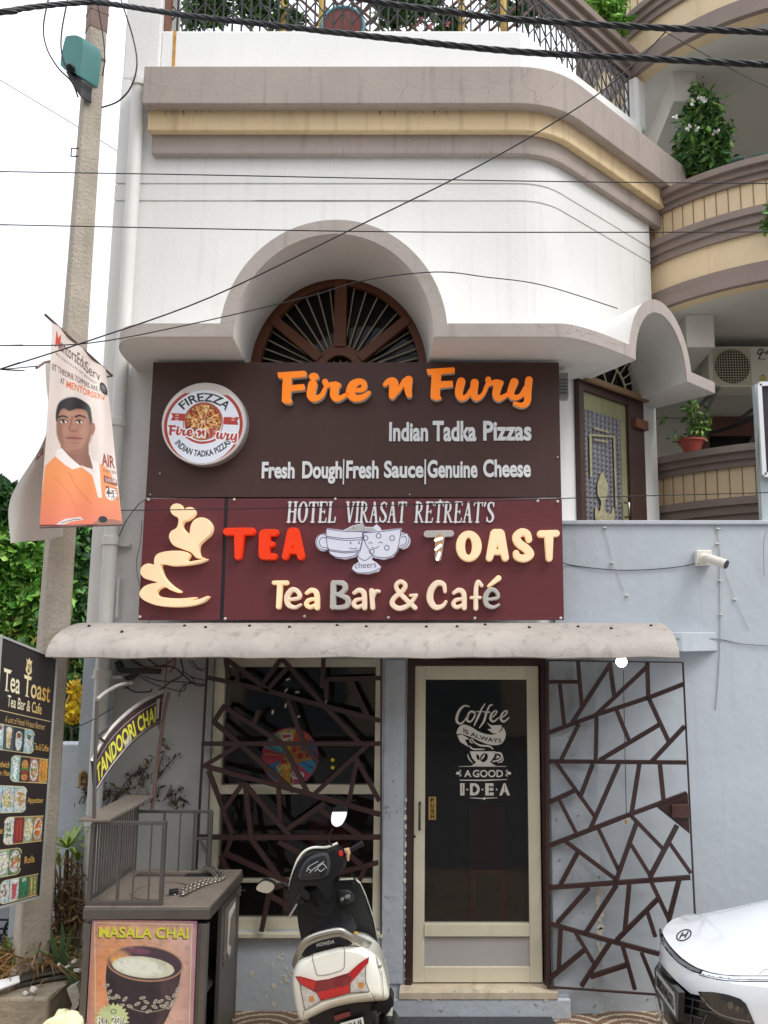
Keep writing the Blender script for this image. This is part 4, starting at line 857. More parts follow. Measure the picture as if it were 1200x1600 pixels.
# ---------------------------------------------------------------- awning
YA,YAF=5.6,5.0; ZA1,ZA0=zat(973,5.5),zat(1027,YAF)
AWN=thing('awning','weathered grey quarter-round sheet awning over the storefront','awning',(-.58,5.3,ZA0))
def aprof(t): a=t*math.pi/2; return (YAF+(5.52-YAF)*(1-math.sin(a)),ZA0+(ZA1-ZA0)*math.cos(a)**.8 if t<1 else ZA0)
def aprof(t):
    a=(1-t)*math.pi/2
    return (5.52-(5.52-YAF)*math.cos(a),ZA0+(ZA1-ZA0)*math.sin(a))
b=MB(); n=14; m_aw=M('weathered_grey_awning_sheet',(168,161,154),rough=.9,var=.16,scale=3.5,streak=.65,scol=(112,102,94),bump=.25,bscale=25,crack=.85)
xs=[-2.50+ (1.345+2.50)*i/40 for i in range(41)]
pr=[aprof(i/n) for i in range(n+1)]
def av(x,i,o):
    y,z=pr[i]; wv=.004*math.sin(x*7)+.003*math.sin(x*17+1)
    if i==n: z+=wv*.8
    return (x,y+o*.008,z-(.0 if not o else .006)+(.02*(x<-2.3)*0))
rings=[[av(x,i,0) for i in range(n+1)]+[av(x,i,1) for i in range(n,-1,-1)] for x in xs]
b.loft(rings); b.build('sheet',m_aw,AWN,smooth=40)
rs=np.random.RandomState(5)
for i,x in enumerate(np.linspace(-2.35,1.25,15)):
    t=.30+.10*(i%2)+.04*rs.randn(); y,z=aprof(t); b=MB(); b.lathe([(.011,0),(.011,.004),(.005,.012),(0,.013)],(x+.05*rs.randn(),y,z),8,(0,-.7,.7)); b.build('screw',m_black,AWN)
b=MB(); b.prism([Vector((x,y,ZA0+.02)) for x,y in ((-2.45,5.699),(-2.45,5.5),(1.50,5.5),(1.80,5.699))],(0,0,.13)); b.build('ledge',m_blue,B,bev=.006)
b=MB(); b.bar((-2.48,5.03,ZA0+.012),(1.33,5.03,ZA0+.012),.02,.02); b.bar((-2.48,5.42,ZA1-.05),(1.33,5.42,ZA1-.05),.02,.02)
for x in (-2.3,-1.1,.1,1.2): b.bar((x,5.035,ZA0+.012),(x,5.69,ZA0+.012),.02,.02)
b.build('support_frame',m_dark,AWN)
# ---------------------------------------------------------------- grilles
def grille(name,label,segs,k,fn,frame,w=.026):
    p0=fn(*k([segs[0][:2]])[0]); G=thing(name,label,'grille',(p0.x,p0.y,.2))
    for i,s in enumerate(segs):
        a,c=fn(*k([s[:2]])[0]),fn(*k([s[2:4]])[0]); o=Vector((0,.0015*(i%9),0)); b=MB(); b.bar(a+o,c+o,w*(.95+.02*(i%5)),.024,(0,1,0)); b.build('bar',m_dark,G)
    for s in frame:
        a,c=fn(*k([s[:2]])[0]),fn(*k([s[2:4]])[0]); b=MB(); b.bar(a,c,s[4],.02,(0,1,0)); b.build('frame_bar',m_dark,G)
    return G
ga=Vector((xat(857,1540,5.62),5.62,0)); gb=Vector((xat(1078,1554,5.47),5.47,0)); gn=(gb-ga).normalized().cross(Vector((0,0,1)))
gf=lambda x,y:on_plane(x,y,ga,gn)
RS=[(75,155,210,155),(205,65,222,260),(125,165,145,345),(345,80,180,335),(345,70,365,220),(506,92,280,305),(510,70,515,225),(75,380,290,300),(290,300,515,225),(515,225,668,165),(209,340,130,500),(287,310,283,500),(375,280,430,415),(560,345,300,500),(515,225,605,420),(675,350,530,505),(75,505,682,510),(110,510,285,755),(270,515,215,660),(78,685,190,632),(119,665,200,825),(385,515,260,800),(475,515,440,740),(565,515,582,680),(80,875,390,755),(390,755,685,645),(295,800,385,985),(465,765,375,1020),(440,745,580,890),(640,785,520,1015),(605,860,700,995),(435,865,525,1010),(150,855,375,1025),(205,905,130,1045),(75,1060,700,1015),(255,1060,115,1215),(375,1045,240,1255),(430,1045,410,1255),(525,1030,605,1200),(650,1020,605,1195),(555,1110,375,1290),(510,1165,545,1275),(75,1215,345,1293),(345,1293,640,1372),(130,1240,122,1420),(195,1255,275,1390),(84,1455,235,1330),(345,1300,220,1490),(400,1310,455,1505),(260,1450,415,1400),(485,1345,560,1530),(605,1200,640,1372)]
kk=K(830,1010,2.807)
G=grille('metal_grille','brown crackle-pattern steel grille gate with lock box right of the door',RS,kk,gf,[(70,62,74,1495,.02),(665,70,735,1535,.008),(74,1493,735,1540,.008),(70,62,665,70,.008)])
b=MB(); b.prism([gf(*q)+Vector((0,-.012,0)) for q in kk([(550,705),(685,645),(693,820)])],(0,.024,0)); b.build('lock_plate',m_dark,G)
b=MB(); P=[gf(*q)+Vector((0,-.05,0)) for q in kk([(608,690),(683,686),(686,745),(610,745)])]; b.prism(P,(0,.036,0)); b.build('lock_box',M('rusty_lock_box',(84,56,52),rough=.5,var=.2,scale=20,metal=.3),G,bev=.004)
LS=[(85,195,400,265),(400,265,560,310),(560,310,980,420),(705,205,980,198),(820,210,915,400),(685,85,678,250),(465,95,690,345),(690,345,880,545),(465,95,370,225),(180,100,400,262),(175,85,190,200),(235,150,240,230),(500,140,400,250),(110,425,270,560),(270,560,530,790),(170,350,470,540),(470,540,600,795),(350,365,320,440),(500,310,590,555),(590,555,660,640),(50,540,980,540),(55,660,250,545),(75,660,600,800),(600,800,980,910),(910,550,640,800),(850,610,975,840),(860,620,815,850),(265,745,170,880),(270,745,510,1020),(278,760,310,1030),(85,680,210,1010),(450,770,460,940),(690,850,490,990),(650,870,880,1025),(30,1028,980,1028),(205,1030,130,1230),(150,1120,190,1215),(305,1030,450,1230),(170,1110,510,1265),(450,1050,600,1130),(970,1160,750,1215),(800,1110,880,1170),(905,1180,870,1260),(400,1320,360,1520),(520,1262,400,1300),(405,1330,530,1400),(700,205,700,310),(110,430,170,340)]
kl=K(300,1000,3.333)
grille('metal_grille','brown crackle-pattern steel grille across the dark cafe window',LS,kl,lambda x,y:at(x,y,5.62),[(82,80,20,1235,.012),(985,85,985,1530,.01)],w=.03)
# tags, balls and sticker on the window
for x,y,q in ((500,205,.4),(490,262,.9),(548,272,0),(488,342,1.4),(420,376,1.4),(552,400,.4),(697,322,1.2)):
    p=at(300+x/3.333,1000+y/3.333,5.66); c,s=math.cos(q),math.sin(q); b=MB(); b.obox((p.x,5.66,p.z),(.014*c,0,.014*s),(0,.0015,0),(-.006*s,0,.006*c)); tag(b.build('paper_tag',M('cream_paper',(206,198,176),rough=.8,var=.1)),'small cream paper tag stuck high in the dark cafe window','tag',group='paper tags in the cafe window')
for y,lb in ((625,'upper of two yellow balls stuck on the cafe window'),(665,'lower of two yellow balls stuck on the cafe window')):
    p=at(300+733/3.333,1000+y/3.333,5.735); b=MB(); b.lathe([(0,-.014),(.008,-.0115),(.014,0),(.008,.0115),(0,.014)],p,14,(0,1,0)); tag(b.build('ball',M('yellow_ball',(222,206,40),rough=.4,var=.05),smooth=60),lb,'ball','yellow balls on the window')
cv=Canvas(92,94,2.0,(190,60,80)); rs=np.random.RandomState(4)
cv.fill([('e',46,47,46,47)],(196,60,92)); cv.fill([('e',46,47,43,44)],(60,150,190))
for i in range(9):
    a0=i*.698; pc=[(60,160,200),(214,70,110),(226,170,60),(40,120,180),(208,60,90),(80,180,190),(228,190,70),(210,80,50),(46,110,170)][i]
    cv.fill([('p',[(46,47),(46+43*math.cos(a0),47+43*math.sin(a0)),(46+44*math.cos(a0+.35),47+44*math.sin(a0+.35)),(46+43*math.cos(a0+.7),47+43*math.sin(a0+.7))])],pc)
for i in range(18): a0=i*.349+.1; cv.fill([('s',[(46+12*math.cos(a0),47+12*math.sin(a0),.3),(46+40*math.cos(a0),47+40*math.sin(a0),1.4)])],[(240,200,70),(30,60,120),(230,80,60)][i%3],alpha=.8)
cv.fill([('p',[(26,62),(48,30),(84,44),(80,52)])],(214,150,70)); cv.fill([('s',[(48,31),(84,45)],2)],(190,110,50))
for x,y,r in ((52,37,4),(62,46,5),(36,56,5),(73,46,3)): cv.fill([('e',x,y,r,r)],(196,44,40))
cv.fill([('c',[(26,62),(30,68),(36,60),(42,66),(48,56)],2)],(236,196,90)); cv.fill([('p',[(30,10),(46,8),(50,18),(34,22)])],(224,228,230)); cv.fill([('p',[(33,13),(45,12),(46,16),(34,18)])],(200,40,50)); cv.fill([('e',58,76,11,6)],(232,232,236)); cv.text('PIZZA',50,73,67,79,(200,40,50),bold=.03)
cv.mul(lambda X,Y:.72+0*X+.2*(vnoise(X*.15,Y*.15,6)-.5))
c0=at(452.5,1183,5.735); r_=.198
cv.surf(lambda u,v:np.stack([c0.x+(u-.5)*2*r_,np.full_like(u,5.754),c0.z-(v-.5)*2*r_],-1),lambda X,Y:np.hypot((X-46)/45.6,(Y-47)/46.6)<=1)
mb=cv.surf(lambda u,v:np.stack([c0.x+(u-.5)*2*r_,np.full_like(u,5.754),c0.z-(v-.5)*2*r_],-1),lambda X,Y:np.hypot((X-46)/45.6,(Y-47)/46.6)<=1)
PZ=mb.build('pizza_sticker',m_print); tag(PZ,'round colourful comic pizza sticker on the cafe window glass','sticker')
# ---------------------------------------------------------------- small things on the walls
m_wp=M('white_plastic',(226,222,210),rough=.4,var=.04)
cc=thing('security_camera','white bullet security camera on a square box on the blue grey wall','camera',at(1100,872,5.69))
b=MB(); vb=vbox(1088.5,859.5,1112,883.5,5.64); b.box(vb[0],vb[1],5.635,5.699,vb[2],vb[3]); b.build('junction_box',m_wp,cc,bev=.008)
p0=at(1100,872,5.635); d=Vector((.62,-.55,-.33)).normalized(); b=MB(); b.lathe([(.034,0),(.034,.012),(.02,.02),(.016,.045)],(p0.x,5.635,p0.z),18,(0,-1,0)); b.build('mount',m_wp,cc,smooth=40)
q=Vector((p0.x,5.585,p0.z)); b=MB(); b.lathe([(.012,-.02),(.027,.0),(.031,.03),(.032,.125),(.034,.13),(.034,.15)],q,20,d); b.build('body',m_wp,cc,smooth=40)
b=MB(); b.lathe([(.030,.151),(.030,.156),(.016,.157),(0,.154)],q,20,d); b.build('lens',M('black_glass_lens',(14,14,16),rough=.1,var=0),cc,smooth=40)
b=MB(); b.lathe([(.004,0),(.004,.004)],(vb[0]+.012,5.634,vb[2]+.012),8,(0,-1,0)); b.build('screw',m_black,cc)
bl=thing('light_bulb','lit round white bulb hanging under the right end of the awning','bulb',at(971,1034,5.25)); p=at(971,1034,5.25)
b=MB(); b.lathe([(0,-.036),(.02,-.03),(.034,-.012),(.036,.004),(.028,.024),(.016,.036)],p,20); b.build('glass_globe',M('lit_bulb_glass',(255,252,244),rough=.3,var=0,emis=6,ecol=(255,247,230)),bl,smooth=80)
b=MB(); b.lathe([(.017,.03),(.017,.075),(.012,.08)],p,14); b.build('socket',m_black,bl,smooth=40)
wb=thing('junction_box','small grey vented box on the white wall beside the upper sign','box',at(883,600,5.66)); vb=vbox(872,582,888,621,5.6); b=MB(); b.box(vb[0],vb[1],5.6,5.69,vb[2],vb[3]); b.build('case',M('grey_plastic_box',(146,146,144),rough=.5,var=.08),wb,bev=.006)
b=MB()
for i in range(5): z=vb[2]+.03+.024*i; b.box(vb[0]+.012,vb[1]-.008,5.596,5.6,z,z+.008)
b.build('louvre',M('dark_grey_plastic',(92,92,90),rough=.5,var=.08),wb)
def ext(px):
    P=[at(x,y,Y) for x,y,Y in px]
    if px[0][0]<-30: d=(P[0]-P[1]).normalized(); P=[P[0]+d*3.5]+P
    if px[-1][0]>1220: d=(P[-1]-P[-2]).normalized(); P=P+[P[-1]+d*3.5]
    return P
def wire(px,label,r=.006,mat=None,n=6,name='cable',cat='cable',group=None):
    P=cr(ext(px),n); b=MB(); b.tube(P,r*.8,6); return tag(b.build(name,mat or m_cab,smooth=80),label,cat,group)
m_cab=M('black_cable_sheath',(34,34,38),rough=.5,var=.1)
wire([(878,872,5.6),(884,881,5.69),(930,888,5.69),(985,891,5.69),(1050,887,5.69),(1090,880,5.68)],'thin black cable sagging along the blue wall to the security camera',.004)
wire([(1047,998,5.45),(1090,998,5.6),(1125,999,5.69),(1160,1006,5.69),(1215,1010,5.69)],'grey wire along the blue wall from the awning end',.0035,M('grey_wire',(110,114,120),rough=.6,var=.1))
pc=wire([(974,1048,5.3),(975,1100,5.28),(977,1200,5.27),(979,1278,5.27)],'thin pull cord hanging below the bulb in front of the grille',.0028)
p=at(979,1282,5.27); b=MB(); b.lathe([(.004,.012),(.01,.004),(.01,-.018),(0,-.02)],p,10); cn_=b.build('cord_knob',M('tan_cord_knob',(150,120,80),rough=.5,var=.1),pc)
for a in ((893,820),(900,843),(918,855),(946,930)): pass
def hair(px,label,r=.0016,col=(150,150,146)): return wire(px,label,r,M('pale_string',col,rough=.8,var=.1),name='string',cat='string')
hair([(1117,818,5.69),(1123,850,5.692),(1124,900,5.693),(1125,990,5.693),(1122,1060,5.693),(1118,1110,5.693)],'pale string of wall clips running down the blue wall past the security camera',.003)
hair([(1128,880,5.692),(1140,915,5.692),(1154,950,5.693),(1170,985,5.693)],'pale string slanting down the blue wall right of the security camera')
hair([(1197,830,5.66),(1193,850,5.66),(1194,900,5.69)],'dark string hanging at the right end of the blue wall top',.003,(80,80,82))
hair([(942,822,5.692),(950,850,5.692),(957,880,5.693),(975,925,5.693)],'pale string down the blue wall beside the maroon board')
rs=np.random.RandomState(8)
for x,y in ((945,824),(956,879),(980,930),(1122,826),(1121,849),(1125,907),(1126,960),(1148,936)):
    p=at(x,y,5.69); b=MB(); b.box(p.x-.012,p.x+.012,5.683,5.699,p.z-.004,p.z+.004); tag(b.build('wall_clip',m_wp),'tiny white cable clip on the blue wall','clip',group='cable clips on the blue wall')
# ---------------------------------------------------------------- utility pole and what hangs on it
m_conc=M('weathered_concrete',(176,166,152),rough=.9,var=.12,scale=5,streak=.3,scol=(120,108,94),bump=.5,bscale=45)
m_rust=M('rusty_brown_steel',(120,96,88),rough=.7,var=.2,scale=9,streak=.3,scol=(80,54,44))
PX,PY=-2.635,5.36
pole=thing('utility_pole','tapering square grey concrete utility pole left of the building','utility pole',(PX,PY,0))
def psec(z,a):
    th_=R(38); c,s=math.cos(th_),math.sin(th_); o=[]
    for x,y in ((-1,-1),(1,-1),(1,1),(-1,1)):
        for q in ((.88,1),(1,.88)) if x*y<0 else ((1,.88),(.88,1)):
            X,Y=x*a/2*q[0],y*a/2*q[1]; o.append((PX+X*c-Y*s,PY+X*s+Y*c,z))
    return o
b=MB(); b.loft([psec(0,.185),psec(2.4,.165),psec(5,.135),psec(7.6,.112)]); b.build('shaft',m_conc,pole)
b=MB(); b.loft([psec(zat(52,PY),.126),psec(8,.122)]); b.build('steel_cap',m_rust,pole)
b=MB(); p=at(118,238,PY-.08); b.tube([p+Vector((.02,0,.03)),p+Vector((-.03,0,.03)),p+Vector((-.03,0,-.03)),p+Vector((.02,0,-.03))],.005,6); b.build('step_iron',m_black,pole)
for y in (26,98): b=MB(); z=zat(y,PY); b.loft([psec(z,.131),psec(z+.02,.131)]); b.build('band',m_rust,pole)
mb_=thing('meter_box','teal plastic junction box strapped to the upper left of the concrete pole','box',at(112,100,PY))
b=MB(); f=lambda x,y,h:(lambda p:(p.x+h*.5,p.y+h*.86,p.z))(at(x,y,PY-.16))
shape(b,[('q',[(100,60),(108,54),(124,55),(131,68),(127,110),(123,120),(112,112),(96,106),(93,96)])],lambda x,y,h:f(x,y,.14-h),.14,bev=1.6); b.build('case',M('teal_plastic',(74,132,128),rough=.5,var=.08,streak=.2,scol=(60,100,98)),mb_,smooth=40)
b=MB(); shape(b,[('q',[(98,108),(112,113),(124,121),(123,135),(122,150),(108,128)])],lambda x,y,h:f(x,y,.1-h),.08,bev=1); b.build('cable_boot',m_black,mb_,smooth=40)
b=MB(); p=at(112,106,PY-.17); b.lathe([(.028,0),(.028,.02),(.012,.025)],p,14,(-.2,-.6,-.6)); b.build('gland',m_black,mb_,smooth=40)
# ---------------------------------------------------------------- overhead cables
def twist(px,label,r=.0105,name='cable'):
    P=[V(p) for p in cr(ext(px),16)]; b=MB(); L=0; out=[[],[],[],[]]; tot=0
    for i,p in enumerate(P):
        if i: tot+=(p-P[i-1]).length
        t=(P[min(i+1,len(P)-1)]-P[max(i-1,0)]).normalized(); a=t.cross(Vector((0,0,1))).normalized(); c=t.cross(a)
        for k in range(4):
            q=2*math.pi*k/4+tot*17; out[k].append(p+(a*math.cos(q)+c*math.sin(q))*r)
    for o in out: b.tube(o,r*.85,6)
    return tag(b.build(name,m_cab,smooth=80),label,'cable')
twist([(-60,24,4.6),(0,19,4.7),(60,10,4.9),(130,4,5.12),(165,5,5.1),(300,25,4.8),(450,42,4.6),(600,59,4.4),(800,80,4.3),(1000,91,4.2),(1200,101,4.1),(1290,105,4.1)],'lower thick twisted black overhead cable running from the pole across the top')
twist([(330,-58,4.65),(460,-32,4.6),(525,-12,4.55),(600,5,4.5),(700,18,4.45),(800,30,4.4),(1000,42,4.3),(1200,50,4.2),(1290,52,4.2)],'upper thick twisted black overhead cable crossing the top right of the balcony')
wire([(-60,266,4.8),(0,268,4.8),(300,273,4.8),(600,279,4.8),(900,284,4.8),(1260,287,4.8)],'straight thin wire crossing in front of the two wall grooves',.0045)
wire([(-60,349,4.7),(0,351,4.7),(300,357,4.7),(600,362,4.7),(900,363,4.7),(1260,362,4.7)],'straight thin wire crossing above the top of the arch',.0045)
wire([(-50,594,4.3),(0,577,4.3),(140,532,4.3),(330,464,4.3),(560,353,4.3),(760,253,4.3),(920,157,4.3),(992,98,4.3),(1040,50,4.3)],'thin wire climbing diagonally across the arch to the top right cornice',.005)
wire([(-40,541,4.6),(0,540,4.6),(140,536,4.7),(300,506,4.9),(480,464,5.0),(570,438,5.0),(680,425,5.0),(760,433,5.1),(850,446,5.3),(965,482,5.55)],'slack thin wire drooping over the arch and down to the right canopy',.0045)
wire([(-40,575,4.6),(0,577,4.6),(58,572,4.55)],'short dark wire from the left frame edge to the folded banner',.004)
wire([(-60,797,5.2),(0,797,5.2),(240,797,5.2),(600,790,5.2),(900,778,5.2),(1260,768,5.2)],'straight thin wire crossing in front of the maroon board',.004)
wire([(78,-12,5.2),(68,40,5.2),(73,75,5.2),(90,105,5.2),(112,128,5.22),(122,152,5.25)],'outer thin black cable looping down left into the teal box',.007)
wire([(108,-12,5.2),(97,45,5.2),(96,80,5.2),(104,105,5.2),(118,124,5.22)],'inner thin black cable hanging down the face of the teal box',.007)
wire([(185,-12,5.2),(194,15,5.2),(208,60,5.25),(214,100,5.25),(205,135,5.25),(185,158,5.25),(159,168,5.3)],'black cable loop hanging right of the pole top in front of the wall',.007)
wire([(152,5,5.2),(160,50,5.24),(164,90,5.25),(160,118,5.27)],'short black cable down the right face of the pole',.006)
wire([(-50,96,9),(0,125,9),(120,197,9),(180,234,9),(260,285,9)],'pale grey wire sloping down behind the pole',.007,M('pale_grey_wire',(150,150,150),rough=.6,var=.05))
wire([(158,975,5.66),(163,930,5.66),(175,872,5.66),(193,822,5.66),(215,790,5.66),(229,780,5.5)],'thin black cable looping from the maroon board down the drainpipe',.004)
wire([(222,812,5.6),(219,850,5.6),(213,880,5.6),(218,916,5.6)],'hair-thin loose wire at the left edge of the maroon board',.0025)
wire([(1040,50,6.0),(1075,70,6.0),(1120,95,6.0),(1170,122,6.0),(1230,150,6.0)],'thin black wire sagging under the top right balcony',.005)
wire([(222,1002,5.44),(235,968,5.42),(245,957,5.42),(250,945,5.42),(262,948,5.42),(266,968,5.43)],'thin tangled wire loop over the lower corner of the cup letters',.003)
# drain pipe
dp=thing('drainpipe','white plastic drainpipe with collars down the left of the white wall','pipe',(xat(165,985,5.64),5.64,0)); xp=xat(207,300,5.63)
m_pipe=M('white_pvc_pipe',(222,222,218),rough=.45,var=.05,scale=4,streak=.2,scol=(160,155,145))
b=MB(); b.tube([(xp,5.63,.0),(xp,5.63,1.5),(xp,5.63,zat(135,5.63))],.048,16); b.build('pipe',m_pipe,dp,smooth=60)
for y in (137,667,852,1060,1290): b=MB(); z=zat(y,5.63); b.lathe([(.05,0),(.058,.004),(.058,.06),(.05,.064)],(xp,5.63,z),16); b.build('collar',m_pipe,dp,smooth=40)
for y in (850,1058): b=MB(); z=zat(y,5.63); b.box(xp-.09,xp+.12,5.66,5.699,z-.012,z+.008); b.build('bracket',m_pipe,dp)
b=MB(); p=at(182,965,5.66); b.tube([p,p+Vector((0,0,.26)),p+Vector((.01,0,.28))],.014,8); tag(b.build('conduit',m_pipe,smooth=60),'short white conduit end beside the drainpipe above the awning','pipe')
# ---------------------------------------------------------------- banners
def ib(q):
    q=[np.array(p,float) for p in q]
    def f(p):
        u=v=.5
        for _ in range(12):
            P=q[0]*(1-u)*(1-v)+q[1]*u*(1-v)+q[2]*u*v+q[3]*(1-u)*v-np.array(p[:2]); du=(q[1]-q[0])*(1-v)+(q[2]-q[3])*v; dv=(q[3]-q[0])*(1-u)+(q[2]-q[1])*u
            d=du[0]*dv[1]-du[1]*dv[0]; u-=(P[0]*dv[1]-P[1]*dv[0])/d; v-=(du[0]*P[1]-du[1]*P[0])/d
        return u,v
    return f
BQ=[(82,502),(165,578),(191,820),(62,824)]; W_,H_=100,260; fb=ib(BQ); kb=K(0,480,4)
def bq(pts): return [(lambda uv:(uv[0]*W_,uv[1]*H_))(fb(p[:2]))+tuple(p[2:]) for p in kb(pts)]
cv=Canvas(W_,H_,1.9,(230,216,208))
cv.mul(lambda X,Y:1-.05*vnoise(X*.03,Y*.02,3))
def PB(pts,c,a=1.0,soft=0): cv.fill([('q',bq(pts))],c,a,soft)
def PP_(pts,c,a=1.0): cv.fill([('p',bq(pts))],c,a)
def PS(pts,w,c,a=1.0): cv.fill([('c',[(p[0],p[1],w) for p in bq(pts)])],c,a)
SK=(168,122,100)
PP_([(345,935),(380,890),(450,1018),(510,1005),(570,1060),(605,1195),(630,1200),(612,990),(650,1010),(690,1050),(735,1150),(757,1270),(766,1362),(250,1366),(256,1230),(280,1000)],lambda X,Y:np.array((242,152,92))*(1-np.clip((Y-195)/65,0,1)[...,None]*.75)+np.array((238,128,116))*np.clip((Y-195)/65,0,1)[...,None]*.75)
PS([(430,1040),(480,1130),(560,1230)],.9,(214,116,84),.6); PS([(330,1060),(420,1160),(480,1270)],.8,(220,120,90),.5); PS([(690,1090),(720,1200)],.8,(220,124,90),.5)
PP_([(385,860),(370,905),(480,990),(575,1022),(580,960),(552,930),(552,840)],(142,98,80))
PB([(350,690),(350,790),(372,860),(400,900),(460,922),(525,900),(556,850),(572,770),(572,690),(540,630),(450,610),(370,640)],SK,1,1.2)
PB([(420,905),(470,918),(530,895),(556,840),(520,880),(460,900)],(140,98,82),.7)
PB([(362,700),(352,790),(375,860),(395,885),(385,800),(378,720)],(120,82,66),.55,5); PB([(540,700),(556,780),(530,860),(500,900),(560,850),(572,760),(568,700)],(128,88,72),.5,5)
PB([(405,660),(470,655),(520,665),(500,690),(430,690)],(190,144,120),.6,5); PB([(400,760),(420,775),(410,800),(390,790)],(186,138,114),.5,4); PB([(500,765),(530,770),(515,800),(495,790)],(184,136,112),.5,4)
PB([(563,745),(585,735),(590,775),(575,812),(566,800)],(160,112,92))
PB([(345,715),(346,660),(365,605),(410,575),(470,570),(530,595),(562,630),(570,690),(568,745),(556,700),(535,650),(480,640),(430,655),(395,640),(372,655),(358,690),(352,720)],lambda X,Y:np.array((40,36,38))+22*(vnoise(X*1.6,Y*.35,41)-.5)[...,None],1,1.5)
for x in (392,495):
    PB([(x-24,724),(x,712),(x+24,724),(x,732)],(225,214,205)); cv.fill([('e',)+bq([(x,722)])[0]+(2.2,2.2)],(38,26,24)); PS([(x-26,720),(x,709),(x+26,721)],.7,(52,36,32))
PS([(358,698),(385,688),(415,696)],1.1,(52,38,34)); PS([(465,692),(500,682),(535,694)],1.1,(52,38,34))
PS([(448,690),(436,745),(428,772),(450,782),(478,774)],.8,(132,88,72)); PS([(462,700),(462,760)],1.6,(186,140,116),.6)
PS([(412,826),(450,818),(480,822),(516,826)],.9,(104,60,56)); PB([(412,826),(450,812),(480,814),(516,826),(470,842)],(166,104,96),.8); PS([(414,826),(460,826),(514,827)],.6,(96,56,52)); PS([(430,852),(465,858),(500,852)],.8,(140,98,80),.6)
PP_([(352,900),(382,888),(430,940),(510,1004),(450,1020),(400,990),(342,938)],(238,230,226)); PP_([(555,925),(585,970),(612,992),(580,1060),(575,1022)],(234,224,220)); PP_([(505,992),(560,1020),(580,1055),(612,992),(618,1100),(632,1200),(606,1198),(570,1062),(520,1010)],(236,228,224))
cv.fill([('e',)+bq([(692,1175)])[0]+(8.2,10)],(236,230,226)); a=bq([(672,1150)])[0]; c_=bq([(712,1198)])[0]; cv.text('M',a[0],a[1],c_[0],c_[1],(60,50,50),bold=0)
PP_([(340,1362),(400,1325),(500,1312),(515,1330),(440,1340),(380,1366)],(236,226,226)); PS([(380,1350),(450,1330),(500,1326)],.5,(90,70,80)); PP_([(560,1362),(600,1335),(700,1325),(766,1340),(766,1366)],(170,120,100)); cv.fill([('e',)+bq([(640,1328)])[0]+(6,5)],(44,46,52))
PS([(250,1366),(400,1366),(560,1364),(766,1360)],1.4,(130,70,70))
cv.text('MentorsEdu',6,12,60,30,(70,50,50),bold=.005,shear=.1); cv.text('M',6,9,15,28,(206,70,50),bold=.01,shear=.1); cv.text('Serv',60,14,86,31,(60,44,44),bold=.0); cv.text('AN INSTITUTE OF JEE/NEET',7,36,80,41,(90,80,78),bold=.0)
cv.fill([('e',91,40,7,10)],(58,58,62)); cv.fill([('e',91,40,4,6)],(150,150,150),.7); cv.fill([('s',[(5,52),(40,54),(70,60)],.5)],(220,160,130))
cv.text('IIT THEORIE TOPPERS ARE HERE',3,54,98,62,(66,58,58),bold=.01,dy=-14); cv.text('AT',17,64,24,72,(60,54,54),dy=-1); cv.text('MENTORSERV',27,63,92,73,(216,108,64),bold=.02,dy=-12)
cv.text('AIR',78,150,98,170,(150,66,52),bold=.03); cv.text('IN ADV 2024',79,174,99,179,(120,90,84)); cv.fill([('p',[(80,184),(99,188),(99,198),(80,195)])],(134,70,60)); cv.text('SHIVAM',82,187,98,194,(232,214,206),bold=.01); cv.text('2',82,200,88,212,(70,54,52),bold=.02)
for y in (202,206,210,216,219): cv.fill([('s',[(89,y),(99,y+.6)],.5)],(120,100,96))
P4=[at(*BQ[0],4.72),at(*BQ[1],5.10),at(*BQ[2],4.95),at(*BQ[3],4.78)]; bf=bil(*P4)
def waved(f,amp,seed,n=(.6,-.75,0)):
    n=np.array(n); 
    def g(u,v): return f(u,v)+(amp*np.sin(u*7+v*3+seed)*np.sin(v*3.1)+amp*.4*np.sin(u*15+v*5))[...,None]*n
    return g
BN=thing('banner','pink and orange printed banner of a young man in an orange polo shirt','banner',P4[3])
m_ban=M('printed_flex_banner',(200,200,200),rough=.45,vcol=True)
cv.surf(waved(bf,.018,0)).build('flex_sheet',m_ban,BN,smooth=180,solid=.002)
b=MB(); d=(P4[0]-P4[1]).normalized(); b.tube([P4[0]+d*.06,P4[1]-d*.06,Vector((PX,PY,P4[1].z))],.008,8); b.build('rod',m_rust,BN,smooth=60)
b=MB(); b.tube([P4[3],P4[2]],.006,8); b.build('hem_rod',m_rust,BN,smooth=60)
# banner behind
cv=Canvas(70,280,1.6,(206,200,192)); cv.mul(lambda X,Y:1-.10*vnoise(X*.05,Y*.015,9))
cv.fill([('p',[(38,92),(70,60),(70,0),(40,0)])],(196,190,182),.5); cv.text('R',12,118,26,134,(110,90,86),bold=.02,shear=.4); cv.text('1',28,114,36,132,(134,60,66),bold=.03,shear=.4)
cv.fill([('p',[(9,146),(24,138),(30,150),(15,160)])],(120,72,66)); cv.text('AS',13,145,25,154,(214,200,190),bold=.02,dy=-3)
cv.text('A3',46,128,62,136,(150,138,132),mirror=True); cv.fill([('p',[(40,138),(70,136),(70,150),(40,152)])],(160,138,128)); cv.text('HDV',44,140,66,149,(206,196,188),mirror=True); cv.text('HOOO',40,158,68,168,(158,150,142),mirror=True)
for y in (174,178): cv.fill([('s',[(36,y),(66,y-1)],.5)],(150,142,136))
Q=[at(70,566,5.08),at(100,560,5.25),at(100,838,5.2),at(26,850,4.95)]; f0=bil(*Q)
def f2(u,v):
    P=f0(u,v); k=np.exp(-((v-.78)/.2)**2)*(1-u)**1.5; P[...,0]-=k*.085; k2=np.exp(-((v-.35)/.22)**2)*(1-u)**2; P[...,0]+=k2*.07; P[...,1]+=.03*np.sin(u*6+v*4); return P
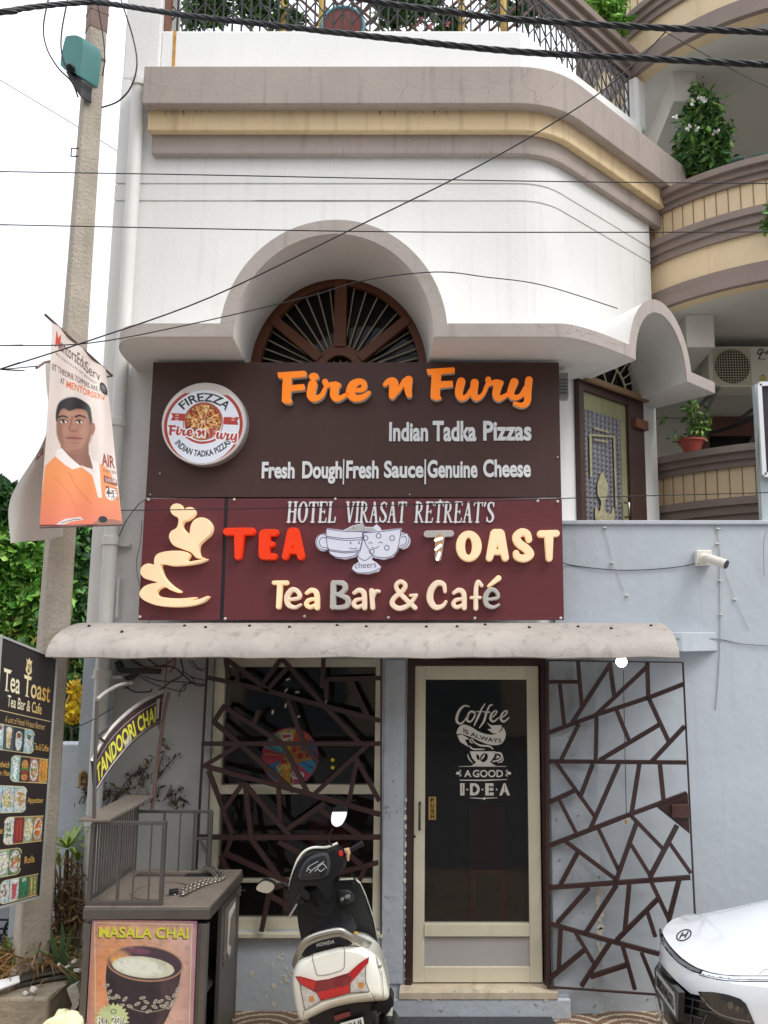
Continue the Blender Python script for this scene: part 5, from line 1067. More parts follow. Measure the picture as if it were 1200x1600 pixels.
B2=thing('banner','pale folded banner seen from behind, hanging left of the printed portrait banner','banner',Q[3])
cv.surf(f2).build('flex_sheet',m_ban,B2,smooth=180,solid=.002)
b=MB(); b.tube([at(57,575,4.95),Q[0],Q[1],Vector((PX,PY,Q[1].z))],.008,8); b.build('rod',m_rust,B2,smooth=60)
# ---------------------------------------------------------------- menu board
MQ=[(1,994),(88,1029),(62,1400),(-27,1424)]; W_,H_=90,400
P4=[at(*MQ[0],4.92),at(*MQ[1],5.14),at(*MQ[2],5.14),at(*MQ[3],4.92)]
MBD=thing('menu_board','tall black menu board with gold lettering and rows of food photos beside the pole','menu board',P4[3])
cv=Canvas(W_,H_,2.0,(38,30,30)); GO=(222,206,150); GL=(212,170,80)
def vline(x0,x1,y): cv.fill([('s',[(x0,y),(x1,y)],.55)],GO)
cv.fill([('p',[(41,19),(42.5,25),(41,38),(46,46),(51,38),(49.5,25),(51,19),(48,21),(46,16),(44,21)]),('-',('p',[(43.5,27),(48.5,27),(48,37),(46,41),(44,37)]))],GO); cv.text('R',44,28,48,37,GO,bold=.02)
gold=lambda X,Y:np.array((236,228,196))*(1-np.clip((X-40)/40,0,1)[...,None])+np.array((206,160,62))*np.clip((X-40)/40,0,1)[...,None]
cv.text('Tea',8,46,34,79,gold,bold=.012); cv.text('Toast',40,46,83,79,gold,bold=.012)
for x0,x1,y in ((7,20,46.5),(39,52,46.5),(11,17,78.3),(43,49,78.3)): cv.rect(x0,y-.8,x1,y+.8,gold)
cv.text('Tea Bar & Cafe',16,84,71,102,gold,bold=.01); vline(2,86,110); cv.text('A unit of Hotel Virasat Retreat',14,116,78,126,(206,176,104),bold=.0,shear=.25)
rs=np.random.RandomState(12); 
def dish(x0,x1,y0,y1,bgc,kind,cols):
    cx,cy=(x0+x1)/2,(y0+y1)/2; w,h=(x1-x0)/2,(y1-y0)/2
    cv.rect(x0,y0,x1,y1,bgc)
    if kind=='cup': cv.fill([('e',cx,cy+2,w*.7,h*.8)],(196,204,206)); cv.fill([('e',cx,cy-h*.35,w*.62,h*.32)],(230,228,220)); cv.fill([('e',cx,cy-h*.35,w*.5,h*.24)],cols[0])
    elif kind=='glass': cv.fill([('p',[(cx-w*.6,cy-h*.7),(cx+w*.6,cy-h*.7),(cx+w*.35,cy+h*.8),(cx-w*.35,cy+h*.8)])],cols[0]); cv.fill([('e',cx,cy-h*.7,w*.6,h*.2)],cols[1])
    elif kind=='plate':
        cv.fill([('e',cx,cy,w*.95,h*.86)],(206,208,204))
        for i in range(26): a=rs.rand()*6.28; q=rs.rand()**.5; cv.fill([('e',cx+w*.7*q*math.cos(a),cy+h*.62*q*math.sin(a),w*.12+w*.14*rs.rand(),h*.07+h*.08*rs.rand())],cols[rs.randint(len(cols))])
    elif kind=='stack':
        cv.fill([('e',cx,cy-h*.35,w*.75,h*.4)],(196,140,76))
        for i,c in enumerate(cols): cv.fill([('p',[(cx-w*.8,cy-h*.1+i*h*.2),(cx+w*.8,cy-h*.14+i*h*.2),(cx+w*.8,cy+h*.06+i*h*.2),(cx-w*.8,cy+h*.08+i*h*.2)])],c)
        cv.fill([('e',cx,cy+h*.62,w*.75,h*.25)],(190,130,70))
    elif kind=='sticks':
        for i in range(5): x=x0+w*.3+i*w*.36; cv.fill([('s',[(x,y0+h*.3),(x+w*.1,y1-h*.3)],w*.14)],cols[i%len(cols)])
LT=(176,204,214)
rows=[(140,186,-2,62,[(LT,'glass',[(226,230,220),(196,90,60)]),((70,90,100),'glass',[(214,196,150),(230,226,210)]),((52,56,60),'cup',[(120,84,60)]),((150,186,190),'cup',[(90,110,96)])]),
 (191,236,28,88,[((150,196,190),'glass',[(224,232,230),(200,214,206)]),((60,44,40),'stack',[(90,140,60),(150,60,40),(120,70,40)]),((150,96,80),'plate',[(210,196,150),(60,120,60),(196,130,70)]),((190,150,80),'sticks',[(226,160,60),(206,130,50)])]),
 (241,287,-2,56,[(LT,'plate',[(150,50,50),(190,80,60)]),((180,206,216),'plate',[(206,190,120),(150,160,90)]),((176,196,196),'plate',[(206,180,120),(180,140,90)])]),
 (291,337,24,86,[((206,214,212),'plate',[(80,130,80),(210,200,180)]),((120,50,44),'sticks',[(150,44,40),(180,70,60)]),((150,160,120),'plate',[(206,196,130),(226,216,170)]),((170,130,80),'plate',[(220,150,60),(200,80,40)])]),
 (342,388-3,-2,54,[((196,206,196),'plate',[(214,214,200),(150,150,110)]),((150,180,150),'plate',[(206,206,180),(226,226,214)]),((90,120,80),'plate',[(196,110,70),(90,150,70)])]),
 (388,0,0,0,[])]
rows=[(y0*.93+2,y1*.93+2,a,b_,c) for y0,y1,a,b_,c in rows[:5]]+[(362,396,24,84,[((150,190,196),'plate',[(206,214,210),(120,90,70)]),((200,206,206),'glass',[(190,80,90),(230,230,226)]),((70,110,80),'glass',[(40,130,90),(160,200,170)]),((150,130,90),'sticks',[(90,140,70),(206,190,120)])])]
rows[:5]=[(130,168,)+tuple(rows[0][2:]),(174,214)+tuple(rows[1][2:]),(221,261)+tuple(rows[2][2:]),(268,309)+tuple(rows[3][2:]),(316,356)+tuple(rows[4][2:])]
for y0,y1,xa,xb,cells in rows:
    n=len(cells); w_=(xb-xa)/n
    for i,(bgc,kd,cols) in enumerate(cells): dish(xa+i*w_,xa+(i+1)*w_-.6,y0,y1,bgc,kd,cols)
    cv.blend((slice(int(y0*2),int(y1*2)),slice(int(max(xa,0)*2),int(xb*2))),np.clip((vnoise(cv.X*.5,cv.Y*.5,17)-.45)*1.6,0,.4)[int(y0*2):int(y1*2),int(max(xa,0)*2):int(xb*2)],lambda X,Y:np.array((60,52,44))+0*X[...,None])
    R_=8
    for (cx,cy,sx,sy) in ((xa,y0,1,1),(xb,y0,-1,1),(xa,y1,1,-1),(xb,y1,-1,-1)):
        if xa<0 and sx>0 or xb>83 and sx<0: continue
        cv.fill([('p',[(cx-sx*1,cy-sy*1),(cx+sx*R_,cy-sy*1),(cx+sx*R_,cy+sy*R_),(cx-sx*1,cy+sy*R_)]),('-',('e',cx+sx*R_,cy+sy*R_,R_,R_))],(38,30,30))
        a=[(cx+sx*R_-sx*R_*math.cos(q),cy+sy*R_-sy*R_*math.sin(q)) for q in np.linspace(0,1.571,8)]; cv.fill([('s',a,.5)],GO)
    cv.fill([('s',[(max(xa,0)+ (R_ if xa>0 else 0),y0),(xb-(R_ if xb<83 else 0),y0)],.5),('s',[(max(xa,0)+(R_ if xa>0 else 0),y1),(xb-(R_ if xb<83 else 0),y1)],.5)],GO)
for t_,x0,y0,x1,y1 in (('Tea & Coffee',63,150,87,161),('Sandwich',4,184,26,194),('Burger, Pizza',2,198,27,208),('Appetizer',58,238,84,249),('Chinese',4,282,22,292),('Rolls',60,331,76,342),('Shakes',5,376,21,386)): cv.text(t_,x0,y0,x1,y1,GL,bold=.01)
nM=np.array(((P4[1]-P4[0]).cross(P4[3]-P4[0])).normalized()); nM=nM if nM[1]<0 else -nM
fm=bil(*P4); cv.surf(lambda u,v:fm(u,v)+nM*.012).build('printed_face',M('menu_print',(200,200,200),rough=.4,vcol=True),MBD)
b=MB(); b.prism([p-Vector(nM)*.02 for p in P4],Vector(nM)*.0305); b.build('back_panel',m_black,MBD)
b=MB(); m_grey=M('grey_aluminium_strip',(170,170,168),rough=.4,metal=.3,var=.05)
for i in range(4): b.bar(P4[i],P4[(i+1)%4],.013,.04,nM)
b.build('frame',m_grey,MBD)
b=MB(); mL=P4[0]*.5+P4[3]*.5; mR=P4[1]*.5+P4[2]*.5
for t_ in (.2,.8):
    q=P4[1]*(1-t_)+P4[2]*t_; b.bar(q-Vector(nM)*.02,Vector((PX,PY,q.z)),.02,.02,(0,0,1))
for t_ in (.2,.8): b.bar(P4[0]*(1-t_)+P4[3]*t_-Vector(nM)*.025,P4[1]*(1-t_)+P4[2]*t_-Vector(nM)*.025,.02,.02,nM)
b.build('wall_bracket',m_black,MBD)
# ---------------------------------------------------------------- tea cart
m_ss=M('dull_stainless_steel',(118,114,110),rough=.38,metal=.75,var=.12,scale=5,streak=.35,scol=(84,72,62))
m_ss2=M('dusty_steel_top',(132,122,112),rough=.55,metal=.35,var=.15,scale=6,streak=.35,scol=(104,88,74),speck=.3)
Yc0,Yc1=4.73,5.42; CX0,CX1=xat(130,1434,Yc0),xat(325,1434,Yc0); ZT_=zat(1417,Yc0)
CT=thing('tea_cart','stainless steel street tea cart with rails and a masala chai poster','cart',((CX0+CX1)/2,Yc0,0))
b=MB(); b.box(CX0-.004,CX1+.01,Yc0,Yc1,zat(1437,Yc0),ZT_-.012); b.build('counter_top',m_ss,CT,bev=.004)
b=MB()
b.box(CX0+.0,CX1+.006,Yc0+.004,Yc0+.05,ZT_-.0119,ZT_); b.box(CX0,CX1+.006,Yc1-.05,Yc1-.004,ZT_-.0119,ZT_+.006); b.box(CX0,CX0+.05,Yc0+.05,Yc1-.05,ZT_-.0119,ZT_); b.box(CX1-.10,CX1+.006,Yc0+.05,Yc1-.05,ZT_-.0119,ZT_); b.box(CX0+.05,CX1-.1,Yc0+.05,Yc0+.14,ZT_-.0119,ZT_-.001); b.box(CX0+.05,CX1-.1,Yc0+.42,Yc0+.56,ZT_-.0119,ZT_-.001)
b.box(CX0+.05,CX0+.2,Yc0+.14,Yc0+.42,ZT_-.0119,ZT_-.001); b.box(CX1-.25,CX1-.1,Yc0+.14,Yc0+.42,ZT_-.0119,ZT_-.001); b.build('top_plate',m_ss2,CT,bev=.002)
b=MB(); b.lathe([(.17,0),(.17,.008),(.15,.009),(.15,-.01)],(CX0+.33,Yc0+.27,ZT_),32); b.build('burner_ring',m_ss2,CT,smooth=40)
b=MB(); b.lathe([(.149,0),(.149,.0025)],(CX0+.33,Yc0+.27,ZT_-.009),32); b.build('burner_well',m_black,CT)
b=MB(); b.box(CX0+.36,CX0+.52,Yc0+.57,Yc0+.63,ZT_-.011,ZT_-.002); b.build('tray_slot',m_black,CT)
# body
b=MB(); Zb=.10
b.box(CX0+.004,CX0+.04,Yc0+.012,Yc1-.02,Zb,ZT_-.092); b.box(CX0+.04,CX1-.0,Yc1-.05,Yc1-.02,Zb,ZT_-.092); b.box(CX1-.04,CX1-.003,Yc0+.012,Yc0+.05,Zb,ZT_-.092); b.box(CX0+.04,CX1-.04,Yc0+.02,Yc0+.045,Zb,ZT_-.092); b.box(CX0+.04,CX1-.02,Yc0+.045,Yc1-.05,Zb,Zb+.03); b.box(CX0+.041,CX1-.05,Yc0+.06,Yc1-.051,.42,.44)
b.build('body',m_ss,CT,bev=.003)
b=MB(); dA=Vector((CX1-.005,Yc0+.30,0)); b.box(CX1-.03,CX1-.004,Yc0+.30,Yc1-.02,Zb+.01,ZT_-.093); cdr=b.build('door',m_ss,CT,bev=.003)
b=MB(); b.box(CX1-.004,CX1+.001,Yc0+.36,Yc1-.10,.5,ZT_-.13); b.build('door_panel',M('scuffed_steel',(134,128,122),rough=.5,metal=.5,var=.15),cdr,bev=.002)
b=MB()
for P in ([(.42,.78),(.56,.80),(.56,.77),(.46,.74),(.44,.6),(.5,.56),(.46,.52),(.42,.56)],): b.prism([Vector((CX1+.0012,Yc0+p,z)) for p,z in P],(.002,0,0))
b.build('torn_paper',M('torn_white_paper',(196,190,180),rough=.9,var=.15),cdr)
b=MB(); b.tube([(CX1,Yc0+.34,.58),(CX1+.025,Yc0+.34,.58),(CX1+.025,Yc0+.34,.54),(CX1,Yc0+.34,.54)],.006,6); b.build('latch',m_ss,cdr)
b=MB(); b.lathe([(.008,0),(.008,.06)],(CX1+.004,Yc1-.04,ZT_-.14),8); b.tube([(CX1+.004,Yc1-.04,ZT_-.11),(CX1+.04,Yc1-.05,ZT_-.105)],.004,6); b.build('hinge',m_ss,cdr)
for x,y in ((CX0+.06,Yc0+.08),(CX1-.06,Yc0+.08),(CX0+.06,Yc1-.09),(CX1-.06,Yc1-.09)):
    b=MB(); b.lathe([(.015,-.014),(.046,-.014),(.05,-.008),(.05,.008),(.046,.014),(.015,.014)],(x,y,.05),18,(1,0,0)); wl=b.build('wheel',M('pale_rubber_castor',(176,170,162),rough=.6,var=.1),CT,smooth=40)
    b=MB(); b.box(x-.02,x-.016,y-.015,y+.015,.05,.105); b.box(x+.016,x+.02,y-.015,y+.015,.05,.105); b.box(x-.02,x+.02,y-.02,y+.02,.0951,.1001); b.build('fork',m_ss,wl)
b=MB(); b.bar((CX1-.02,Yc0+.06,.085),(CX1-.02,Yc1-.05,.085),.03,.02,(0,0,1)); b.bar((CX0+.02,Yc0+.05,.085),(CX1-.02,Yc0+.05,.085),.03,.02,(0,0,1)); b.build('chassis_bar',m_ss,CT)
# rails
def bars(name,segs,r=.008,mat=m_ss,par=CT):
    for p,q,w in segs: b=MB(); b.bar(p,q,w,w,(0,1,.01)); b.build(name,mat,par,bev=.0015)
fx0,fx1=xat(138,1420,Yc0+.03),xat(251,1418,Yc0+.03); zr=zat(1286,Yc0+.03); Yr=Yc0+.03; Yk=Yc1-.03
bars('rail_post',[((x,Yr,ZT_+.001),(x,Yr,zr),.022) for x in (fx0,fx1)]+[((xat(183,1400,Yr),Yr,ZT_+.001),(xat(183,1400,Yr),Yr,zr-.005),.015)]+[((fx0,Yk,ZT_+.006),(fx0,Yk,zr),.022)])
bars('rail_bar',[((fx0,Yr,zr),(fx1+.011,Yr,zr),.02),((fx0,Yr,ZT_+.012),(fx1,Yr,ZT_+.012),.02),((fx0,Yr,zr),(fx0,Yk,zr),.02),((fx0,Yr+.012,ZT_+.03),(fx0,Yk,ZT_+.03),.02)])
bars('rail_rod',[((fx0+(fx1-fx0)*t,Yr,ZT_+.02),(fx0+(fx1-fx0)*t,Yr,zr-.01),.008) for t in (.6,.82)]+[((fx0,Yr+(Yk-Yr)*t,ZT_+.04),(fx0,Yr+(Yk-Yr)*t,zr-.01),.009) for t in [i/17 for i in range(1,17)]])
bx0,bx1=xat(240,1300,Yk),xat(329,1300,Yk); zb_=zat(1268,Yk)
bars('rail_post',[((bx1,Yk,ZT_+.006),(bx1,Yk,zb_),.022)]); bars('rail_bar',[((fx0+.012,Yk,zb_),(bx1,Yk,zb_),.018),((bx1,Yk,zat(1310,Yk)),(xat(308,1310,Yk),Yk,zat(1310,Yk)),.014),((bx1,Yk,zat(1340,Yk)),(xat(312,1310,Yk),Yk,zat(1312,Yk)),.014)])
bars('rail_rod',[((xat(x,1300,Yk),Yk,ZT_+.006),(xat(x,1300,Yk),Yk,zb_-.008),w) for x,w in ((256,.012),(281,.008),(303,.012),(307,.008))])
b=MB(); sx0,sx1=xat(122,1292,Yc0),xat(171,1294,Yc0); b.box(sx0,sx1,Yc0-.0,Yk+.02,zr+.012,zr+.028); b.build('shelf',m_ss2,CT,bev=.003)
# poster on the cart front
CQ=[(144,1437),(308,1439),(301,1622),(134,1620)]; W_,H_=164,184; fc=ib(CQ); kc=K(120,1420,4.2857)
def cq(pts): return [(lambda uv:(uv[0]*W_,uv[1]*H_))(fc(p[:2]))+tuple(q for q in p[2:]) for p in kc(pts)]
cv=Canvas(W_,H_,1.7,(196,160,140))
cv.blend((slice(None),slice(None)),np.ones_like(cv.X),lambda X,Y:(np.array((206,158,128))+(np.clip(X/164,0,1)[...,None]-.4)*np.array((-10,10,40))+(vnoise(X*.06,Y*.06,2)[...,None]-.5)*np.array((50,40,50))))
cv.blend((slice(None),slice(None)),np.clip(1-np.minimum(cv.X,164-cv.X)/22,0,1)**1.5*.6+np.clip(1-cv.Y/16,0,1)*.5,lambda X,Y:np.array((150,104,130))+0*X[...,None])
cv.fill([('e',40,92,34,60)],(226,140,92),.5,soft=20)
def CP(pts,c,a=1.0,soft=0,k='q'): cv.fill([(k,cq(pts))],c,a,soft)
CP([(202,345),(198,400),(192,470),(200,560),(222,670),(258,780),(275,830),(550,830),(610,720),(655,610),(685,500),(700,420),(704,360)],(56,46,54),k='p')
CP([(560,480),(680,460),(660,600),(600,720),(560,800),(520,800),(570,640)],(92,72,74),.6,6); CP([(210,480),(260,520),(270,780),(235,780)],(40,32,40),.6,5)
cx,cy=cq([(455,370)])[0]; cv.fill([('e',cx,cy,60,28.5,.09)],(168,128,104)); cv.fill([('e',cx,cy-.5,57.5,26,.09)],(74,60,70))
cv.fill([('e',cx-40,cy-9,20,13,.3)],(220,160,110),.8,8); cv.fill([('e',cx-43,cy-3,9,9,.5)],(236,170,84),.8,5); cv.fill([('e',cx-10,cy-20,18,5,.1)],(150,90,110),.6,4)
mx,my=cq([(445,395)])[0]; cv.fill([('e',mx,my,48.5,16.8,.10)],(206,206,182)); cv.fill([('e',mx-6,my,38,13,.1)],(228,230,216),.9,6)
rs=np.random.RandomState(6)
for x,y,a in ((198,518,.4),(220,560,.9),(250,600,.2),(275,590,-.6),(322,608,.8),(215,600,1.2),(300,650,.3),(355,655,-.3),(405,640,.5),(440,600,.2),(465,628,-.5),(450,665,.6),(480,690,.4),(525,625,1.1),(520,660,-.4),(560,622,.5),(600,640,.9),(612,600,-.6),(640,630,1.2),(655,580,.9),(675,545,1.1),(575,655,-.2),(620,660,.8)):
    q=cq([(x,y)])[0]; cv.fill([('e',q[0],q[1],5.0,2.3,-a)],(196,190,170)); cv.fill([('e',q[0],q[1],3.4,1.0,-a)],(110,100,96))
cv.fill([('c',[(p[0],p[1],.6) for p in cq([(340,660),(430,690),(520,690),(610,660),(660,600)])])],(170,164,146))
for x0,y0,x1,y1 in ((120,88,128,800),(120,92,775,108),(772,105,752,800)): cv.fill([('s',[p+(.55,) for p in cq([(x0,y0),(x1,y1)])])],(214,206,150))
a,c_=cq([(150,118)])[0],cq([(745,202)])[0]
cv.text('MASALA CHAI',a[0]-.8,a[1]+1.6,c_[0]-.8,c_[1]+1.6,(70,50,50),bold=.035); cv.text('MASALA CHAI',a[0],a[1],c_[0],c_[1],(206,204,64),bold=.03)
a,c_=cq([(160,245)])[0],cq([(375,275)])[0]; cv.text('pure desi',a[0],a[1],c_[0],c_[1],(170,136,120),bold=0)
sx,sy=cq([(238,745)])[0]; cv.fill([('p',[(sx+(27 if i%2 else 22)*math.cos(i*math.pi/22),sy+(27 if i%2 else 22)*math.sin(i*math.pi/22)) for i in range(44)])],(196,208,150)); cv.fill([('e',sx+1,sy-13,5,4)],(120,130,110)); cv.fill([('e',sx+1,sy-13,3,2.4)],(196,208,150))
cv.text('Rs. 20/-',sx-22,sy-5,sx+22,sy+8,(60,54,50),bold=.05); cv.text('Rs. 20/-',sx-22.6,sy-5.8,sx+21.4,sy+7.2,(236,236,226),bold=.02)
cv.mul(lambda X,Y:1-.22*np.clip(vnoise(X*.12,Y*.12,8)-.55,0,1)*2)
P4=[at(x,y,Yc0+.008) for x,y in CQ]; fp=bil(*P4); cv.surf(lambda u,v:fp(u,v)).build('poster',m_print,CT)
b=MB(); b.prism([p+Vector((0,.0015,0)) for p in P4],(0,.01,0)); b.build('poster_backing',m_dark,CT)
# arched sign of the cart
SGQ=[(143,1190,4.75),(165,1150,4.87),(190,1122,5.0),(222,1097,5.2),(255,1080,5.42)]
SGB=[(146,1240,4.75),(172,1200,4.87),(200,1166,5.0),(228,1142,5.2),(250,1128,5.42)]
up=cr([at(*p) for p in SGQ],8); dn=cr([at(*p) for p in SGB],8); U_=np.array(up); D_n=np.array(dn)
TS=thing('arched_sign','faded curved tandoori chai sign arching over the steel tea cart','sign',at(147,1295,4.75))
def tsf(u,v):
    t=u*(len(U_)-1); i=np.clip(np.floor(t).astype(int),0,len(U_)-2); f=(t-i)[...,None]; a=U_[i]*(1-f)+U_[i+1]*f; c=D_n[i]*(1-f)+D_n[i+1]*f; return a*(1-v[...,None])+c*v[...,None]
cv=Canvas(200,60,1.5,(72,54,60)); cv.mul(lambda X,Y:1.1-.3*vnoise(X*.08,Y*.1,4)); cv.text('TANDOORI CHAI',14,22,178,54,(214,212,70),bold=.03); cv.fill([('s',[(4,16),(196,16)],.8),('s',[(4,57),(196,57)],.6)],(180,170,150)); cv.rect(180,10,188,50,(176,170,160)); cv.fill([('p',[(90,44),(112,42),(108,60),(92,60)])],(190,186,176),.7)
cv.surf(tsf).build('sign_face',m_ban,TS,smooth=180,solid=.008)
b=MB(); b.tube(up,.012,8); b.build('arch_tube',M('whitened_steel_tube',(196,190,184),rough=.45,metal=.4,var=.2,scale=12),TS,smooth=60)
b=MB(); b.tube(dn,.008,8); b.build('arch_tube',m_ss,TS,smooth=60)
b=MB(); b.tube([at(147,1292,4.75),at(148,1215,4.75),at(150,1150,4.76),at(152,1095,4.76)],.011,8); b.build('post',m_ss,TS,smooth=60)
b=MB(); b.tube([at(238,1264,5.43),at(247,1180,5.43),at(258,1110,5.43),at(264,1082,5.43)],.012,8); b.build('post',m_rust,TS,smooth=60)
b=MB(); b.tube([V(p) for p in cr([at(152,1093,4.76),at(165,1082,4.85),at(185,1071,5.0),at(206,1067,5.15)],6)],.011,8); b.build('arch_tube',MC['whitened_steel_tube'],TS,smooth=60)
b=MB(); b.tube([V(p) for p in cr([at(153,1151,4.76),at(168,1138,4.9),at(185,1128,5.0),at(196,1124,5.1)],6)],.009,8); b.tube([at(153,1151,4.76),at(165,1160,4.87)],.008,8); b.build('arch_tube',m_ss,TS,smooth=60)
b=MB(); b.tube([at(255,1080,5.42),at(252,1105,5.42),at(247,1130,5.42),at(252,1142,5.43)],.010,8); b.build('end_tube',m_rust,TS,smooth=60)
# chain
ch=[V(p) for p in cr([Vector((bx1-.02,Yk-.02,ZT_+.03)),Vector((CX0+.58,Yc0+.5,ZT_+.012)),Vector((CX0+.5,Yc0+.36,ZT_+.012)),Vector((CX0+.44,Yc0+.18,ZT_+.014))],11)]
CH=thing('chain','steel chain with padlock lying across the top of the tea cart','chain',ch[0])
for off_ in (0,.045):
    for i in range(len(ch)-1):
        c=(ch[i]+ch[i+1])/2+Vector((off_,-.01*off_,0)); d=(ch[i+1]-ch[i]).normalized(); s_=Vector((0,0,1)) if i%2 else d.cross(Vector((0,0,1))); 
        b=MB(); L2,w2=.021,.011; b.tube([c+d*L2*math.cos(a)+s_*w2*math.sin(a) for a in [2*math.pi*k/10 for k in range(10)]],.0038,5,closed=True); b.build('link',M('worn_chain_steel',(142,136,126),rough=.4,metal=.7,var=.2,scale=30),CH,smooth=60)
b=MB(); c=ch[-1]+Vector((-.01,-.0,.012)); b.obox(c,(.025,.008,0),(-.006,.018,0),(0,0,.012)); b.build('padlock',m_black,CH,bev=.004)
# ---------------------------------------------------------------- curved balcony wing on the right
CC=Vector((3.4,8.0)); RB=2.0
WG=thing('building','cream and taupe neighbouring wing with curved stacked balconies at the right','building',(3.4,7.6,0))
def arcw(mb,r0,r1,z0,z1,a0=158,a1=300,n=72):
    vs=[];fs=[]
    for i in range(n+1):
        a=R(a0+(a1-a0)*i/n); c,s=math.cos(a),math.sin(a)
        for r,z in ((r1,z0),(r1,z1),(r0,z1),(r0,z0)): vs.append((CC.x+r*c,CC.y+r*s,z))
    for i in range(n): a=4*i; fs+=[(a+k,a+4+k,a+4+(k+1)%4,a+(k+1)%4) for k in range(4)]
    fs+=[(0,1,2,3),(4*n,4*n+3,4*n+2,4*n+1)]; mb.add(vs,fs)
m_bc=M('cream_balcony_paint',(226,203,166),rough=.7,var=.05,scale=3,streak=.22,scol=(160,128,84),bump=.1)
m_soff=M('grey_soffit_paint',(206,204,196),rough=.85,var=.06,scale=2)
m_bw=M('grey_back_wall_paint',(214,212,206),rough=.8,var=.05,scale=2)
for fl_,dz in enumerate((-2.37,0,2.37)):
    zs=5.23+dz
    b=MB(); arcw(b,RB-.12,RB,zs+.0,zs+.9); b.build('balcony_wall',m_bc,WG,smooth=30)
    b=MB()
    for d,z0,z1 in ((.055,.0,.09),(.035,.09,.17),(.03,.43,.50),(.055,.50,.57),(.085,.57,.63)): arcw(b,RB+.001,RB+d,zs+z0,zs+z1)
    b.build('moulding',m_brownm,WG,smooth=30)
    b=MB()
    for d,z0,z1 in ((.03,.88,.935),(.06,.935,.99),(.10,.99,1.045)): arcw(b,RB-.14,RB+d,zs+z0,zs+z1)
    b.build('balcony_rail',m_brownm,WG,smooth=30)
    b=MB(); g_=M('panel_joint_shadow',(150,122,88),rough=.9,var=.05)
    for i in range(48):
        a=R(160+i*2.9); c,s=math.cos(a),math.sin(a); t=Vector((-s,c,0)); p=Vector((CC.x+(RB+.002)*c,CC.y+(RB+.002)*s,zs+.755)); b.obox(p,t*.004,Vector((c,s,0))*.003,(0,0,.124))
    b.build('panel_joints',g_,WG)
    b=MB(); n=48; b.prism([Vector((CC.x+(RB-.125)*math.cos(R(158+142*i/n)),CC.y+(RB-.125)*math.sin(R(158+142*i/n)),zs+.004)) for i in range(n+1)]+[Vector((4.4,9.35,zs+.004)),Vector((1.5,9.35,zs+.004))],(0,0,.22)); b.build('floor_slab',m_soff,WG)
    # beams under the slab
    for ang in (205,):
        pass
b=MB(); b.box(1.71,5.2,8.75,8.95,0,8.8); b.build('back_wall',m_bw,WG)
b=MB(); b.box(4.6,4.8,6.4,8.75,0,8.8); b.build('side_wall',m_bw,WG)
for z in (5.23,7.6):
    p=at(1088,520,6.95) if z<6 else at(1068,110,7.05)
    x0=xat(1071,470,6.9) if z<6 else xat(1049,75,6.9); x1=xat(1114,470,6.9) if z<6 else xat(1086,75,6.9)
    b=MB(); b.box(x0,x1,6.9,8.75,z-.30,z+.003); b.build('beam',m_soff,WG,bev=.006)
# window on the lower balcony back wall
b=MB(); a=at(1088,650,8.74); c=at(1260,665,8.74); zt_=zat(652,8.74); b.box(a.x,5,8.70,8.749,zt_-.22,zt_); b.box(a.x,a.x+.12,8.70,8.749,zt_-1.6,zt_-.22); b.build('window_frame',M('brown_window_frame',(112,74,68),rough=.5,var=.1),WG)
b=MB(); b.box(a.x+.12,4.6,8.72,8.749,zt_-1.6,zt_-.22); b.build('window_pane',m_glass2,WG)
b=MB(); y_=8.745
b.box(1.72,4.6,8.742,8.749,zat(653,y_)-.006,zat(653,y_)); b.build('wall_groove',M('grey_line_paint',(120,120,116),rough=.9,var=.05),WG)
# AC unit
ax0,ay=xat(1107,570,7.45),7.45; az1,az0=zat(541,ay),zat(604,ay); sc=(ax0-0)
AC=thing('air_conditioner','white outdoor air conditioner unit on brackets above the lower curved balcony','air conditioner',(ax0+.4,ay,az0))
m_acw=M('aged_white_metal',(220,218,208),rough=.4,var=.04,scale=5,streak=.08,scol=(170,160,140))
aw_=.86; b=MB(); b.box(ax0,ax0+aw_,ay,ay+.3,az0,az1); b.build('case',m_acw,AC,bev=.012)
fx,fz=xat(1144,573,ay),zat(573,ay); fr=(xat(1172,573,ay)-xat(1117,573,ay))/2
b=MB(); b.box(fx-fr-.012,fx+fr+.012,ay-.006,ay-.0005,fz-fr-.014,fz+fr+.014); b.build('fan_panel',M('beige_fan_panel',(198,190,170),rough=.5,var=.08),AC)
b=MB(); b.lathe([(fr,0),(fr,.006),(0,.0062)],(fx,ay-.0065,fz),36,(0,-1,0)); b.build('fan_opening',M('dark_fan_opening',(50,50,46),rough=.7,var=.3,scale=12),AC)
b=MB()
for i in range(-6,7):
    o=i*fr/6.6; l=math.sqrt(max(0,fr*fr-o*o)); b.tube([(fx-l,ay-.018,fz+o),(fx+l,ay-.018,fz+o)],.003,5); b.tube([(fx+o,ay-.021,fz-l),(fx+o,ay-.021,fz+l)],.003,5)
b.build('fan_grille',M('pale_wire_grille',(190,184,164),rough=.5,var=.05),AC)
b=MB(); A=K(1020,500,4.706)
shape(b,[('c',[(x,y,w/4.706) for x,y,w in [tuple(q)+(4,) for q in A([(815,222),(785,215),(770,245),(790,250),(800,230),(780,285)])]]),('c',[(x,y,.7) for x,y in A([(800,250),(820,235),(835,250),(845,225),(850,245)])])],pl(ay-.001),.003,bev=0,step=.25)
text_mesh(b,'inverter',quadfn(1184,559.5,1197,562,ay-.001),.002,.01); b.build('lettering',m_black,AC)
b=MB(); vb=vbox(1187,588,1197,595,ay); b.box(vb[0],vb[1],ay-.004,ay-.0005,vb[2],vb[3]); st_=b.build('sticker',M('yellow_sticker',(206,190,110),rough=.5,var=.1),AC)
